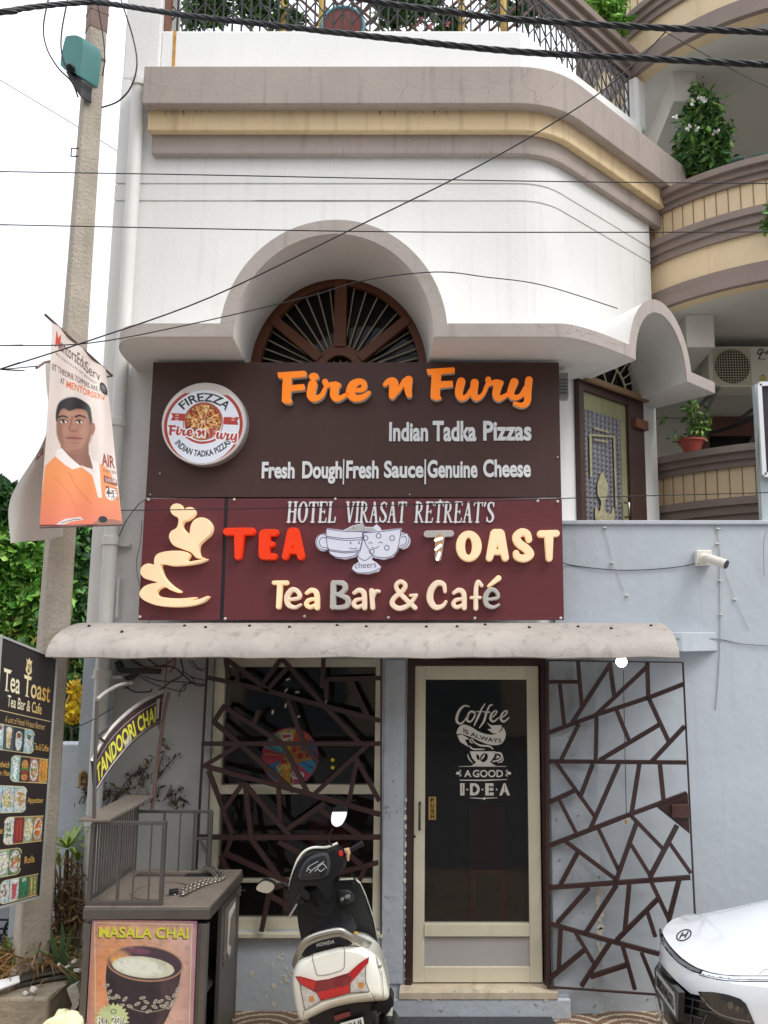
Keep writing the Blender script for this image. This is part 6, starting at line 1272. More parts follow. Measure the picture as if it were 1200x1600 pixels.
b=MB(); b.lathe([(.012,0),(.012,.002)],((vb[0]+vb[1])/2,ay-.001,vb[3]+.005),12,(0,-1,0)); b.build('sticker_dot',M('red_dot',(190,60,50),rough=.5,var=.05),AC)
for x in (ax0+.08,ax0+.68):
    b=MB(); b.box(x-.015,x+.015,ay-.02,8.7,az0-.03,az0-.001); b.bar((x,ay+.05,az0-.02),(x,8.6,az0-.45),.025,.025); b.build('bracket',M('grey_bracket',(120,124,124),rough=.5,var=.1),AC)
b=MB(); b.tube([V(p) for p in cr([Vector((ax0+.2,8.6,az0-.2)),Vector((ax0+.3,8.0,az0-.28)),Vector((ax0+.5,7.8,az0-.22)),Vector((ax0+.7,7.8,az0-.08))],6)],.02,8); b.build('pipe',m_black,AC,smooth=60)
# post and sign at the right edge
PS_=thing('post','pale grey steel post standing on the blue wall at the right edge','post',(xat(1190,820,5.82),5.82,GT+.03))
b=MB(); x0,x1=xat(1183,700,5.82),xat(1199,700,5.82); b.box(x0,x1,5.80,5.86,GT+.03,zat(602,5.82)); b.build('shaft',M('pale_grey_steel',(186,196,198),rough=.5,var=.06,streak=.15),PS_,bev=.004)
b=MB(); b.tube([V(p) for p in cr([at(1186,640,5.79),at(1184,720,5.79),at(1186,790,5.79),at(1189,806,5.79)],5)],.004,6); b.build('wire',M('pale_string',(150,150,146),rough=.8),PS_)
SB=thing('sign_board','edge of a dark sign with white frame at the far right','sign',at(1215,700,5.75))
b=MB(); vb=vbox(1194,600,1330,742,5.75); b.box(vb[0]+.015,vb[1],5.76,5.79,vb[2]+.015,vb[3]-.015); b.build('panel',M('dark_sign_panel',(46,40,46),rough=.4,var=.1),SB)
b=MB(); P=[Vector((x,5.755,z)) for x,z in ((vb[0],vb[2]),(vb[1],vb[2]),(vb[1],vb[3]),(vb[0],vb[3]))]
for i in range(4): b.bar(P[i],P[(i+1)%4],.03,.03)
b.build('frame',M('white_sign_frame',(230,232,234),rough=.4,var=.03),SB)
# ---------------------------------------------------------------- plants on balconies
m_lf=leafmat(); m_terra=M('terracotta_plastic',(172,76,62),rough=.5,var=.08)
m_stem=M('brown_stem',(96,80,56),rough=.8,var=.2)
GR=[(52,92,36),(72,118,44),(38,72,30),(96,140,60),(62,104,48)]
def pot(par,c,r,h,mat=m_terra):
    b=MB(); b.lathe([(r*.68,0),(r*.95,h*.86),(r*1.06,h*.86),(r*1.08,h),(r*.98,h),(r*.92,h*.9),(0,h*.88)],c,24); return b.build('pot',mat,par,smooth=40)
rs=np.random.RandomState(21)
# bushy plant on the upper balcony
pz=at(1098,285,6.9); PL=thing('potted_shrub','tall bushy green shrub with white flowers on the upper curved balcony','plant',(pz.x,pz.y,5.46))
pot(PL,(pz.x,pz.y,5.46),.2,.5)
b=MB(); pts=[]
for cx,cy,rx,ry,n in ((1100,262,42,34,1500),(1104,225,36,34,1300),(1100,190,28,32,900),(1092,168,20,20,350),(1070,225,18,40,350),(1125,235,14,34,300),(1085,155,10,14,120),(1066,250,12,20,120),(1132,262,12,16,140),(1112,180,10,12,90),(1128,215,9,12,80)):
    c=at(cx,cy,6.9); pts.append(blob(rs,n,c,(rx/185,.28,ry/175),.25))
P_=np.concatenate(pts); P_=P_[rs.rand(len(P_))<.8]; leaves(b,P_,.072,rs,.40,.8,.6,GR+[(124,150,80)]); b.build('foliage',m_lf,PL,fixn=False)
b=MB()
for px,py in ((1094,155),(1101,156),(1082,160),(1054,183),(1076,199),(1120,205),(1088,200),(1117,207)):
    c=at(px,py,6.62); b=MB()
    for k in range(7):
        d=Vector(rs.normal(size=3)).normalized()*.034; e=d.cross(Vector(rs.normal(size=3))).normalized()*.014; b.add([c,c+d*.6+e,c+d,c+d*.6-e],[(0,1,2,3)])
    b.build('blossom',M('white_petals',(238,238,232),rough=.6,var=.05),PL,fixn=False)
b=MB(); b.tube([Vector((pz.x,pz.y,5.9)),at(1100,200,6.9),at(1083,150,6.9),at(1081,128,6.9)],.012,6)
for k in range(5): d=Vector((math.cos(k*1.25),.3*math.sin(k),.5+.3*math.sin(k*2.)))*.06; q=at(1081,132,6.9); b.tube([q,q+d],.004,5)
b.build('stem',M('pale_green_stem',(150,164,100),rough=.6,var=.1),PL)
# potted plant on the lower rail
zr_=5.23-2.37+1.046; q=at(1081,706,6.62); q=atz(1081,707,zr_); P2=thing('potted_plant','small leafy plant in a red bowl pot on the lower balcony rail','plant',(q.x,q.y,zr_))
b=MB(); b.lathe([(.062,0),(.098,.085),(.114,.09),(.114,.105),(.1,.105),(0,.09)],(q.x,q.y,zr_),26); b.build('pot',m_terra,P2,smooth=40)
pts=[]; b=MB()
for cx,cy,rx,ry,n in ((1085,676,12,16,60),(1082,648,10,12,60),(1092,668,16,14,70),(1100,672,10,10,50),(1053,684,9,8,14),(1036,654,5,3,8),(1080,636,8,8,36),(1104,650,7,12,16),(1078,690,10,6,30)):
    pts.append(blob(rs,n,at(cx,cy,q.y+.02),(rx/185,.1,ry/185),.2))
leaves(b,np.concatenate(pts),.06,rs,.4,.1,cols=[(84,128,50),(116,156,74),(150,170,96),(66,104,44)]); b.build('foliage',m_lf,P2,fixn=False)
b=MB()
for px,py in ((1080,632),(1096,652),(1060,682),(1104,655),(1050,690)): b.tube([V(p) for p in cr([Vector((q.x,q.y,zr_+.13)),at((1082+px)/2,(700+py)/2-4,q.y+.02),at(px,py,q.y+.02)],5)],.005,5)
b.build('stem',m_stem,P2)
b=MB(); c=at(1093,682,q.y+.25); b.lathe([(0,-.012),(.055,-.01),(.062,0),(.055,.01),(0,.012)],c,22,(.1,1,.2)); tag(b.build('round_plate',M('dark_maroon_plate',(84,54,54),rough=.5,var=.15),smooth=50),'dark round plate standing behind the red bowl pot','plate')
# trailing plant at the right edge and above the coping
def bush(name,label,spots,Y,size,cols,drop=.3,stem=None,shell=.2,cat='plant',dep=.12,z0=None):
    c0=at(spots[0][0],spots[0][1],Y); T=thing(name,label,cat,(c0.x,Y,c0.z)); pts=[]
    for cx,cy,rx,ry,n in spots: k=.9/1270*Y*1.06; pts.append(blob(rs,n,at(cx,cy,Y),(rx*k,dep,ry*k),shell))
    b=MB(); leaves(b,np.concatenate(pts),size,rs,.4,drop,cols=cols); b.build('foliage',m_lf,T,fixn=False)
    b=MB(); P=[at(s[0],s[1],Y) for s in spots]; base=stem or P[0]-Vector((0,0,.15))
    for p in P: b.tube([V(base),(V(base)+p)/2+Vector((0,.02,.03)),p],.006,5)
    b.build('stem',m_stem,T); return T
bush('trailing_plant','green trailing plant hanging at the right edge below the upper curved rail',[(1203,352,9,12,60),(1198,340,6,8,30),(1204,330,8,8,30)],6.05,.055,[(84,128,50),(60,100,40)])
bush('trailing_plant','bright green leafy plant hanging over the top right coping',[(945,8,14,14,160),(960,22,14,16,160),(968,38,10,12,90),(930,-6,18,10,110),(952,-8,20,10,120)],6.75,.10,[(110,160,50),(84,136,40),(140,186,76)],.5,dep=.16)
BX=[(330,10,40,30,700),(300,30,20,14,140),(400,0,40,40,650),(445,30,30,18,260),(620,20,40,20,380),(660,-10,40,40,520),(700,30,28,16,240),(590,0,25,30,300),(370,35,36,10,260)]
grn=[(54,92,40),(74,110,50),(40,66,34),(98,130,66)]
for i,(lb,sl) in enumerate((('dark leafy plant behind the left end of the top railing',BX[0:2]),('broad leafy plant left of the red drum behind the top railing',BX[2:4]),('leafy plant with pink flowers behind the top railing right of the red drum',BX[4:7]))):
    T=bush('balcony_plant',lb,sl,6.35,.085,grn,.3)
    if i==2:
        b=MB()
        for px,py in ((652,36),(657,30),(672,40),(700,38)):
            c=at(px,py,6.1); b=MB()
            for k in range(8): d=Vector(rs.normal(size=3)).normalized()*.03; e=d.cross(Vector(rs.normal(size=3))).normalized()*.012; b.add([c,c+d*.6+e,c+d,c+d*.6-e],[(0,1,2,3)])
            b.build('blossom',M('pink_petals',(226,150,160),rough=.6,var=.1),T,fixn=False)
bush('balcony_plant','dense green plant behind the corner of the top railing',[(880,10,60,26,500),(820,20,30,16,200),(780,10,22,24,200)],7.0,.10,grn,.3)
# drum, posts, lattice behind the railing
c=at(536,40,6.25); DR=thing('drum','rusty red drum lying behind the top railing with a light blue rim','drum',c-Vector((0,0,.16)))
b=MB(); b.lathe([(.165,0),(.175,.01),(.165,.02),(.16,.4),(0,.4)],c+Vector((0,0,0)),28,(0,1,0)); b.build('shell',M('rusty_red_paint',(132,62,56),rough=.6,var=.2,streak=.3,scol=(84,48,40)),DR,smooth=40)
b=MB(); b.tube([c+Vector((.178*math.cos(a),0,.178*math.sin(a))) for a in [2*math.pi*i/28 for i in range(28)]],.014,8,closed=True); b.build('rim',M('light_blue_rim',(110,170,186),rough=.5,var=.1),DR,smooth=60)
for px,lb in ((443,'yellow bamboo post left of the red drum'),(503,'yellow bamboo post touching the red drum'),(721,'yellow bamboo post behind the railing under the cable'),(787,'yellow bamboo post near the railing corner')):
    p=at(px,30,6.3); b=MB(); b.tube([(p.x,6.3,6.9),(p.x,6.3,7.4),(p.x,6.3,8.3)],.03,10); b.lathe([(.034,0),(.034,.02)],(p.x,6.3,7.4),10); tag(b.build('bamboo_post',M('yellow_bamboo',(196,160,66),rough=.5,var=.15,scale=6),smooth=50),lb,'post')
LT_=MB(); Yl_=6.7
x0,x1=xat(290,20,Yl_),xat(640,20,Yl_); 
i=-2.27
while i<x1:
    for sg in (1,-1):
        a=(i,Yl_+.01*sg,6.95) if sg>0 else (i+1.3,Yl_-.01,6.95); c=(i+1.3,Yl_+.01*sg,8.25) if sg>0 else (i,Yl_-.01,8.25); LT_.bar(a,c,.012,.035,(0,1,0))
    i+=.15
LT_.bar((x0,Yl_,6.97),(x1,Yl_,6.97),.05,.06); LT_.bar((x0-.1,Yl_,8.26),(x1+1,Yl_,8.26),.05,.06); tag(LT_.build('lattice_screen',M('brown_lattice_wood',(104,78,66),rough=.7,var=.15)),'brown diagonal lattice screen behind the plants of the top railing','screen')
b=MB(); p=at(250+20,20,5.76); b.box(p.x-.05,p.x-.01,5.74,5.78,ZP+.001,8.4); b.build('wooden_post',m_woodb,B)
# hook and chain hanging under the beam of the upper balcony
b=MB(); q=at(1066,112,7.2); 
for i in range(10): c=q-Vector((0,0,.035*i)); s_=Vector((1,0,0)) if i%2 else Vector((0,1,0)); b.tube([c+Vector((0,0,.022*math.cos(a)))+s_*.010*math.sin(a) for a in [2*math.pi*k/8 for k in range(8)]],.003,5,closed=True)
tag(b.build('chain',M('dark_chain',(80,76,70),rough=.5,metal=.5)),'thin chain hanging from the beam above the flowering shrub','chain')
b=MB(); q=at(1148,92,7.3); b.tube([q+Vector((.03*math.cos(a),0,.03*math.sin(a))) for a in [.6+4.6*i/10 for i in range(11)]]+[q-Vector((.0,0,.11))],.007,6); tag(b.build('ceiling_hook',M('dark_chain',(80,76,70))),'curled metal fan hook under the upper balcony ceiling','hook')
for px0,px1,lb in ((1150,1163,'dark green rolled cloth edge on the upper curved rail beside the shrub'),(1170,1205,'dark green rolled cloth on the upper curved rail at the right edge')):
    zz=5.23+1.05; P=[atz(px0+(px1-px0)*i/5-12*(px0<1160)*(1-i/5),[255,248][px0>1160]+(0)-7*i/5*(1),zz+.02) for i in range(6)]; b=MB(); b.tube(P,[.012,.025,.03,.03,.028,.018],8); tag(b.build('rolled_cloth',M('dark_green_cloth',(52,78,66),rough=.9,var=.15),smooth=60),lb,'cloth')
# ---------------------------------------------------------------- trees beyond the pole
m_bark=M('tree_bark',(98,84,68),rough=.9,var=.2,scale=10,bump=.5)
def tree(label,spots,Y,size,cols,base,group='trees beyond the pole'):
    k=Y/1270; T=thing('tree',label,'tree',(base,Y,0),group); pts=[]; ctr=[]
    for cx,cy,rx,ry,n in spots: c=at(cx,cy,Y); ctr.append(c); pts.append(blob(rs,int(n*1.5),c,(rx*k,ry*k*.8,ry*k),.3))
    size*=.76
    b=MB(); P_=np.concatenate(pts); h_=len(P_)//3; leaves(b,P_[:h_],size*1.25,rs,.5,.5,.5,cols); leaves(b,P_[h_:],size*.75,rs,.42,.2,.6,cols+[(150,140,70)]); b.build('crown',m_lf,T,fixn=False)
    b=MB(); top=sum(ctr,Vector())/len(ctr); t0=Vector((base,Y,0)); t1=Vector(((base*2+top.x)/3,Y,top.z*.55)); b.tube([t0,t0*.4+t1*.6,t1],[.22,.17,.13],10)
    for c in ctr: b.tube([t1,(t1+c)/2+Vector((0,0,.15)),c],[.10,.06,.02],7)
    b.build('trunk',m_bark,T,smooth=60); return T
LG_=[(88,140,44),(70,120,40),(112,160,60),(54,96,36),(140,176,84)]; DG_=[(46,84,38),(34,66,30),(64,104,48),(80,120,60)]
tree('bright green tree filling the left edge below the folded banner',[(20,880,60,52,2600),(60,930,52,44,2200),(5,960,50,55,2200),(75,990,40,40,1500),(-60,900,80,70,2000),(20,1010,60,36,1500)],11,.17,LG_,-7.2)
tree('dark green tree standing behind the bright green one at the left edge',[(10,800,34,46,1500),(-40,790,60,60,1400),(30,840,36,40,1200),(-70,860,70,60,1200)],14,.2,DG_,-9.6)
tree('dark tree seen through the gap between pole and building',[(125,860,24,50,1200),(128,940,22,50,1200),(118,1010,30,50,1200),(130,1060,26,40,900),(100,880,20,30,400)],12.5,.17,DG_+[(84,140,60)],-6.1)
tree('airy tree with sky gaps behind the pole below the banner',[(66,855,14,18,130),(72,880,12,20,120),(60,890,20,14,140),(84,862,12,14,90)],13,.15,DG_,-6.7)
b=MB(); pts=[]
for cx,cy in ((-100,1320),(0,1060),(40,1100),(100,1105),(60,1180),(0,1200),(50,1260),(-60,1100),(-60,1220),(10,1330),(118,1120),(-150,1120),(-150,1220),(-240,1140),(-240,1240),(-330,1160),(-330,1260)): c=at(cx,cy,9.5); pts.append(blob(rs,420,c,(.5,.4,.42),.2))
leaves(b,np.concatenate(pts),.15,rs,.45,.3,cols=DG_); tag(b.build('hedge',m_lf,fixn=False),'dark green hedge behind the pole and menu board','hedge')
# ---------------------------------------------------------------- scooter
m_sw=M('white_scooter_paint',(236,235,222),rough=.16,var=.02,coat=.6,spec=.5)
m_sb=M('black_scooter_plastic',(20,21,23),rough=.42,var=.15,scale=20)
m_seat=M('black_vinyl_seat',(22,22,26),rough=.38,var=.1,bump=.1,bscale=200)
m_al=M('silver_grab_rail',(176,174,166),rough=.3,metal=.7,var=.06)
m_red=M('red_tail_lens',(176,20,26),rough=.08,var=.05,coat=1,emis=.05,ecol=(255,20,20))
m_redd=M('deep_red_tail_lens',(120,26,34),rough=.1,var=.1,coat=1)
m_clr=M('clear_indicator_lens',(196,190,184),rough=.12,var=.25,scale=40,coat=1)
m_tyre=M('rubber_tyre',(42,40,38),rough=.85,var=.15,scale=20,bump=.3)
m_mir=M('mirror_glass',(236,238,240),rough=.03,metal=1,var=0)
sP=at(520,1530,4.42); ln_=R(-13); yw=R(3)
RM=(Matrix.Rotation(yw,3,'Z')@Matrix.Rotation(ln_,3,'Y')); sB_=sP-RM@Vector((0,0,.70)); sB_.z=sB_.z
SX,SY,SZ=RM@Vector((1,0,0)),RM@Vector((0,1,0)),RM@Vector((0,0,1))
def LW(x,y,z): return sB_+RM@Vector((x,y,z))
def SP(px,py,yl): return on_plane(px,py,sB_+SY*yl,SY)
ST=thing('scooter','white and black step-through scooter parked leaning on its stand facing the cafe window','scooter',(sB_.x,sB_.y+.4,0))
k5=K(430,1440,6); k3=K(380,1240,4.2857)
out=cr(k5([(245,335),(182,430),(160,560),(172,700),(205,860),(252,935),(380,880),(520,818),(720,770),(935,748),(1062,722),(1055,600),(1020,440),(960,325),(860,248),(760,222),(640,215),(480,250),(350,285)]),3,True)
cxo=np.mean([p[0] for p in out]); cyo=np.mean([p[1] for p in out])
def ring(yl,s,dx=0,dy=0,sy=None): return [SP(cxo+(p[0]-cxo)*s+dx,cyo+(p[1]-cyo)*(sy or s)+dy,yl) for p in out]
b=MB(); rg=[ring(-.012,.50),ring(-.004,.80),ring(.02,.93),ring(.06,.99),ring(.12,1.0)]
base=[ (RM.transposed()@(Vector(p)-sB_)) for p in rg[-1]]
for yl,s,dz in ((.30,.98,0),(.48,.86,.0),(.62,.66,-.02)): rg.append([LW(q.x*s,yl,q.z*(.5+.5*s)+dz) for q in base])
b.loft(rg); sbv=b.bvh(); b.build('rear_body',m_sw,ST,smooth=40)
def projfn(bv,fb=None):
    def f(x,y,h):
        d=ray(x,y).normalized(); r=bv.ray_cast(O0,d)
        if r[0] is None and fb is not None: p=fb(x,y)
        elif r[0] is None:
            n=bv.find_nearest(O0+d*((sP-O0).length)); p=n[0]
        else: p=r[0]
        return tuple(p-d*(h+.0015))
    return f
sf_=projfn(sbv)
def spatch(pts,mat,name,depth=.006,k=k5,par=ST,kind='p',bev=0,inner=4):
    b=MB(); shape(b,[(kind,k(pts))],sf_,depth,bev=bev,step=.6,inner=inner); return b.build(name,mat,par,smooth=40)
TL=spatch([(190,515),(240,516),(385,556),(500,540),(690,482),(790,392),(880,330),(870,385),(700,582),(700,668),(430,742),(390,665),(230,580)],m_red,'tail_light',.008)
spatch([(385,560),(500,545),(685,487),(720,520),(695,582),(690,592),(400,660),(360,640)],m_redd,'brake_lens',.0095,par=TL)
for P in ([(230,584),(388,669),(428,745),(275,828),(247,690)],[(850,412),(703,585),(703,671),(886,655),(850,560)]):
    o=spatch(P,m_clr,'indicator',.0075)
spatch([(318,700),(352,695),(372,735),(345,760),(320,745)],M('amber_bulb',(190,130,70),rough=.2,var=.2),'amber_bulb',.0085); spatch([(775,575),(825,568),(840,600),(815,625),(780,615)],MC['amber_bulb'],'amber_bulb',.0085)
b=MB(); f=[(350,290),(350,350),(372,430),(395,498),(460,502),(560,478),(640,442),(650,350),(650,270),(632,222)]
shape(b,[('c',[(x,y,.35) for x,y in k5(f)])],sf_,.001,bev=0,step=.3); b.build('panel_seam',M('dark_seam',(70,70,66),rough=.8,var=0),ST)
b=MB()
for f in ([(190,515),(240,516),(385,556),(500,540),(690,482),(790,392),(880,330)],[(880,330),(870,385),(850,415),(850,560),(886,655)],[(430,745),(700,671),(886,656)],[(190,515),(230,582),(247,690),(275,830),(430,745)],[(228,582),(390,667),(430,745)],[(703,585),(703,671)],[(895,668),(938,748)],[(262,835),(262,872)],[(945,330),(1000,480),(1020,720)]): shape(b,[('s',[(x,y,.38) for x,y in k5(f)])],lambda x,y,h:sf_(x,y,h+.0095),.001,bev=0,step=.3)
b.build('lamp_seam',M('dark_seam',(70,70,66)),ST)
spatch([(262,872),(430,762),(700,692),(888,666),(932,746),(720,768),(600,792),(500,818),(272,930)],m_sw,'bumper_trim',.010,bev=.8)
b=MB(); text_mesh(b,'Activ',lambda u,v,h:sf_(430+(965+38*u)/6,1440+(438-36*v-8*u)/6,h+.001),.0015,.0,.3); b.build('side_lettering',m_sb,ST)
# seat
sr=cr(k5([(258,332),(248,292),(280,222),(400,156),(590,108),(690,146),(722,200),(700,216),(640,206),(480,246),(350,286),(290,330)]),3,True)
sc0=np.mean(np.array(sr),0)
b=MB(); S0=[SP(*p,.03) for p in sr]; q=[RM.transposed()@(Vector(p)-sB_) for p in S0]; qm=sum(q,Vector())/len(q)
b.loft([[LW(qm.x+(a.x-qm.x)*.8,.015,qm.z+(a.z-qm.z)*.7) for a in q],S0,[LW(a.x,.12,a.z+.01) for a in q],[LW(a.x*.95,.35,qm.z+(a.z-qm.z)*.8-.035) for a in q],[LW(a.x*.7,.52,qm.z+(a.z-qm.z)*.7-.045) for a in q],[LW(a.x*.4,.58,qm.z+(a.z-qm.z)*.5-.06) for a in q]]); sbv2=b.bvh(); b.build('seat',m_seat,ST,smooth=50)
b=MB(); f2_=projfn(sbv2); text_mesh(b,'HONDA',lambda u,v,h:f2_(430+(388+168*u)/6,1440+(240-36*v-36*u)/6,h),.0015,.03,0,1.1); b.build('seat_lettering',M('silver_print',(190,190,190),rough=.4,var=.05),ST)
b=MB(); rp=[(186,415,.22),(180,380,.16),(210,300,.06),(250,215,.0),(310,160,-.03),(430,112,-.04),(595,80,-.04),(670,108,-.03),(735,150,.0),(790,190,.06),(850,208,.14),(885,205,.22)]
P=[SP(*k5([(x,y)])[0],yl) for x,y,yl in rp]; b.tube(cr(P,5),[.013]*((len(P)-1)*5+1),8); P2_=[p-SZ*.022+SY*.012 for p in P]; b.tube(cr(P2_,5),.013,8); b.build('grab_rail',m_al,ST,smooth=60)
b=MB(); shape(b,[('q',k5([(735,120),(800,140),(870,175),(892,205),(870,222),(800,215),(760,175)]))],lambda x,y,h:tuple(SP(x,y,.10)-SY*h),.03,bev=.8); b.build('rail_end',m_al,ST,smooth=50)
b=MB(); shape(b,[('q',k5([(690,86),(720,84),(770,98),(760,110),(700,98)]))],lambda x,y,h:tuple(SP(x,y,.30)-SY*h),.02,bev=.5); b.build('yellow_rag',M('yellow_cloth',(200,160,50),rough=.8,var=.1),ST)
# under tail, wheel
b=MB(); U=[(300,915),(520,825),(720,775),(900,760),(870,1010),(700,1090),(420,1090)]; b.prism([SP(*p,.08) for p in k5(U)],SY*.3); b.build('rear_fender',m_sb,ST)
b=MB(); b.prism([SP(*p,.065) for p in k5([(553,885),(700,842),(706,886),(560,932)])],SY*.012); b.build('reflector',m_redd,ST)
b=MB(); PQ=[SP(*p,.045) for p in k5([(610,960),(822,900),(835,985),(620,1050)])]; b.prism(PQ,SY*.008); npl=b.build('number_plate',M('white_number_plate',(220,220,214),rough=.4,var=.05),ST)
b=MB(); fq=bil(*PQ); text_mesh(b,'BR10 A 15',lambda u,v,h:tuple(Vector(fq(np.array(.08+.84*u),np.array(.85-.7*v)))-SY*(h+.0005)),.002,.04); b.build('plate_lettering',m_sb,npl)
def wheel(par,c,ax,r,w_,hub=True):
    b=MB(); b.lathe([(r*.62,-w_*.45),(r*.9,-w_*.5),(r*.98,-w_*.3),(r,0),(r*.98,w_*.3),(r*.9,w_*.5),(r*.62,w_*.45)],c,36,ax); wl=b.build('wheel',m_tyre,par,smooth=50)
    b=MB(); b.lathe([(0,-w_*.3),(r*.2,-w_*.34),(r*.55,-w_*.2),(r*.63,-w_*.44),(r*.63,w_*.44),(r*.55,w_*.2),(r*.2,w_*.34),(0,w_*.3)],c,30,ax); b.build('rim',M('grey_alloy',(120,120,120),rough=.4,metal=.7,var=.1),wl,smooth=40)
for P in ([(-.1,.70,.98),(-.16,.66,.93),(-.08,.74,.80),(.0,.78,.72)],[(.1,.70,1.0),(.12,.74,.9),(.06,.78,.78)]): b=MB(); b.tube([V(p) for p in cr([LW(*q) for q in P],6)],.005,6); b.build('brake_cable',m_sb,ST,smooth=80)
wheel(ST,LW(.03,.26,.22),SX,.22,.10)
b=MB(); b.lathe([(.03,0),(.05,.05),(.055,.3),(.03,.34)],LW(.19,.05,.30),16,SY); b.build('exhaust',m_sb,ST,smooth=50)
b=MB(); shape(b,[('q',k5([(1035,870),(1095,800),(1098,900),(1085,950),(1060,930)]))],lambda x,y,h:tuple(SP(x,y,.30)-SY*h),.03,bev=.5); b.build('side_cover',m_sw,ST,smooth=50)
b=MB(); b.prism([SP(*p,.25) for p in k5([(930,770),(1080,690),(1112,745),(1110,790),(1075,820),(1030,870),(950,840)])],SY*.1); b.build('footrest',m_sb,ST)
b=MB(); b.prism([LW(-.14,.45,.32),LW(.14,.45,.32),LW(.15,.80,.32),LW(-.15,.80,.32)],SZ*.08); b.build('floorboard',m_sb,ST)
b=MB(); b.tube([LW(-.05,.42,.3),LW(-.22,.46,-.0+.03)],.012,8); b.build('side_stand',m_sb,ST)
# leg shield and front
yL=.78
lg=[(345,700),(362,760),(372,860),(392,960),(420,1060),(560,1180),(800,1180),(912,1085),(905,1040),(862,830),(815,690),(775,608),(735,580),(640,586),(560,640),(450,690)]
b=MB(); shape(b,[('p',k3(lg))],lambda x,y,h:tuple(SP(x,y,yL)-SY*h),.05,bev=1.2); b.build('leg_shield',m_sb,ST,smooth=40)
b=MB(); g2=[(x+(7 if x>500 else -6),y-(5 if y<650 else 0)) for x,y in lg]; shape(b,[('p',k3(g2))],lambda x,y,h:tuple(SP(x,y,yL+.001)+SY*h),.06,bev=1.5); b.build('front_apron',m_sw,ST,smooth=40)
b=MB(); shape(b,[('q',k3([(630,655),(690,640),(740,670),(745,715),(690,745),(650,735)]))],lambda x,y,h:tuple(SP(x,y,yL-.051)-SY*h),.012,bev=.8); kp_=b.build('key_panel',M('satin_black_plastic',(34,35,38),rough=.3,var=.1),ST,smooth=50)
b=MB(); 
for x,y in ((664,705),(692,690),(706,686)): p=SP(*k3([(x,y)])[0],yL-.064); b.lathe([(.011,0),(.011,.004),(0,.005)],p,10,-SY)
b.build('key_marks',M('grey_marks',(130,130,132),rough=.4,var=.1),kp_)
b=MB(); shape(b,[('q',k3([(640,860),(700,880),(640,930),(560,960),(480,955),(450,930)]))],lambda x,y,h:tuple(SP(x,y,yL-.051)-SY*h),.03,bev=1); b.build('tunnel_ridge',m_sb,ST,smooth=50)
yH=.66
hc=[(310,640),(322,570),(345,500),(372,440),(415,390),(470,368),(560,365),(632,336),(660,360),(700,420),(690,470),(640,520),(618,560),(615,640),(590,712),(545,650),(500,590),(440,590),(420,640),(455,690),(430,712),(340,702)]
b=MB(); shape(b,[('p',k3(hc))],lambda x,y,h:tuple(SP(x,y,yH+.07)-SY*h),.12,bev=3.2,inner=0); b.build('handlebar_cover',m_sb,ST,smooth=50)
b=MB(); P=[SP(*p,yH+.03) for p in k3([(335,702),(312,650),(318,590),(340,510),(368,440),(410,388),(470,362),(560,360),(632,332)])]; b.tube(cr(P,5),.0085,8); b.build('cover_trim',m_sw,ST,smooth=60)
b=MB(); shape(b,[('p',k3([(400,560),(650,545),(630,720),(600,800),(480,800),(420,745)]))],lambda x,y,h:tuple(SP(x,y,yH+.10)-SY*h),.06,bev=1); b.build('steering_shroud',m_sb,ST,smooth=50)
def hz(pr,h0,d,mat,name,par=ST,bev=.6,st=.4):
    b=MB(); shape(b,pr,lambda x,y,h:tuple(SP(x,y,yH-.05-h0)-SY*h),d,bev=bev,step=st); return b.build(name,mat,par,smooth=50)
ic=hz([('q',k3([(368,560),(395,480),(450,422),(550,395),(582,440),(575,530),(530,566),(420,576)]))],0,.008,M('dark_grey_bezel',(58,60,64),rough=.35,var=.1),'instrument_cluster')
hz([('q',k3([(388,555),(410,485),(455,440),(540,412),(562,450),(556,522),(520,552),(430,562)]))],.008,.004,M('instrument_glass',(40,44,46),rough=.06,var=.2,scale=30),'gauge_glass',ic)
b=MB()
for P in ([(425,520),(440,490),(470,470),(500,455)],[(445,530),(470,505),(540,455)],[(480,520),(530,470),(560,500)],[(500,505),(520,520),(545,500)],[(430,500),(450,512)]): shape(b,[('c',[(x,y,.55) for x,y in k3(P)])],lambda x,y,h:tuple(SP(x,y,yH-.0625)-SY*h),.0015,bev=0,step=.3)
b.build('gauge_marks',M('pale_gauge_print',(190,190,186),rough=.5,var=.1),ic)
hz([('q',k3([(640,388),(660,382),(668,410),(648,418)]))],-.01,.014,M('red_switch',(206,40,46),rough=.3,var=.05),'kill_switch')
hz([('q',k3([(375,640),(400,630),(440,660),(448,690),(430,712),(400,690)]))],-.01,.02,m_sb,'switch_box')
b=MB(); P=[SP(*p,yH+.02) for p in k3([(668,408),(700,388),(760,352),(800,330)])]; b.tube(P,[.014,.017,.017,.019],10); b.build('hand_grip',m_sb,ST,smooth=60)
b=MB(); P=[SP(*p,yH-.04) for p in k3([(400,665),(370,705),(345,755),(328,795)])]; b.tube(P,[.015,.018,.018,.02],10); b.build('hand_grip',m_sb,ST,smooth=60)
b=MB(); P=[SP(*p,yH-.06) for p in k3([(360,740),(340,775),(320,805),(308,832)])]; b.tube(P,[.006,.007,.007,.009],8); b.build('brake_lever',m_al,ST,smooth=60)
b=MB(); P=[SP(*p,yH-.02) for p in k3([(700,400),(690,385),(685,378),(700,372),(706,392),(700,420),(702,450)])]; b.tube(P,[.01,.012,.012,.012,.012,.01,.007],8); b.build('tan_strap',M('tan_strap',(196,160,124),rough=.7,var=.1),ST,smooth=60)
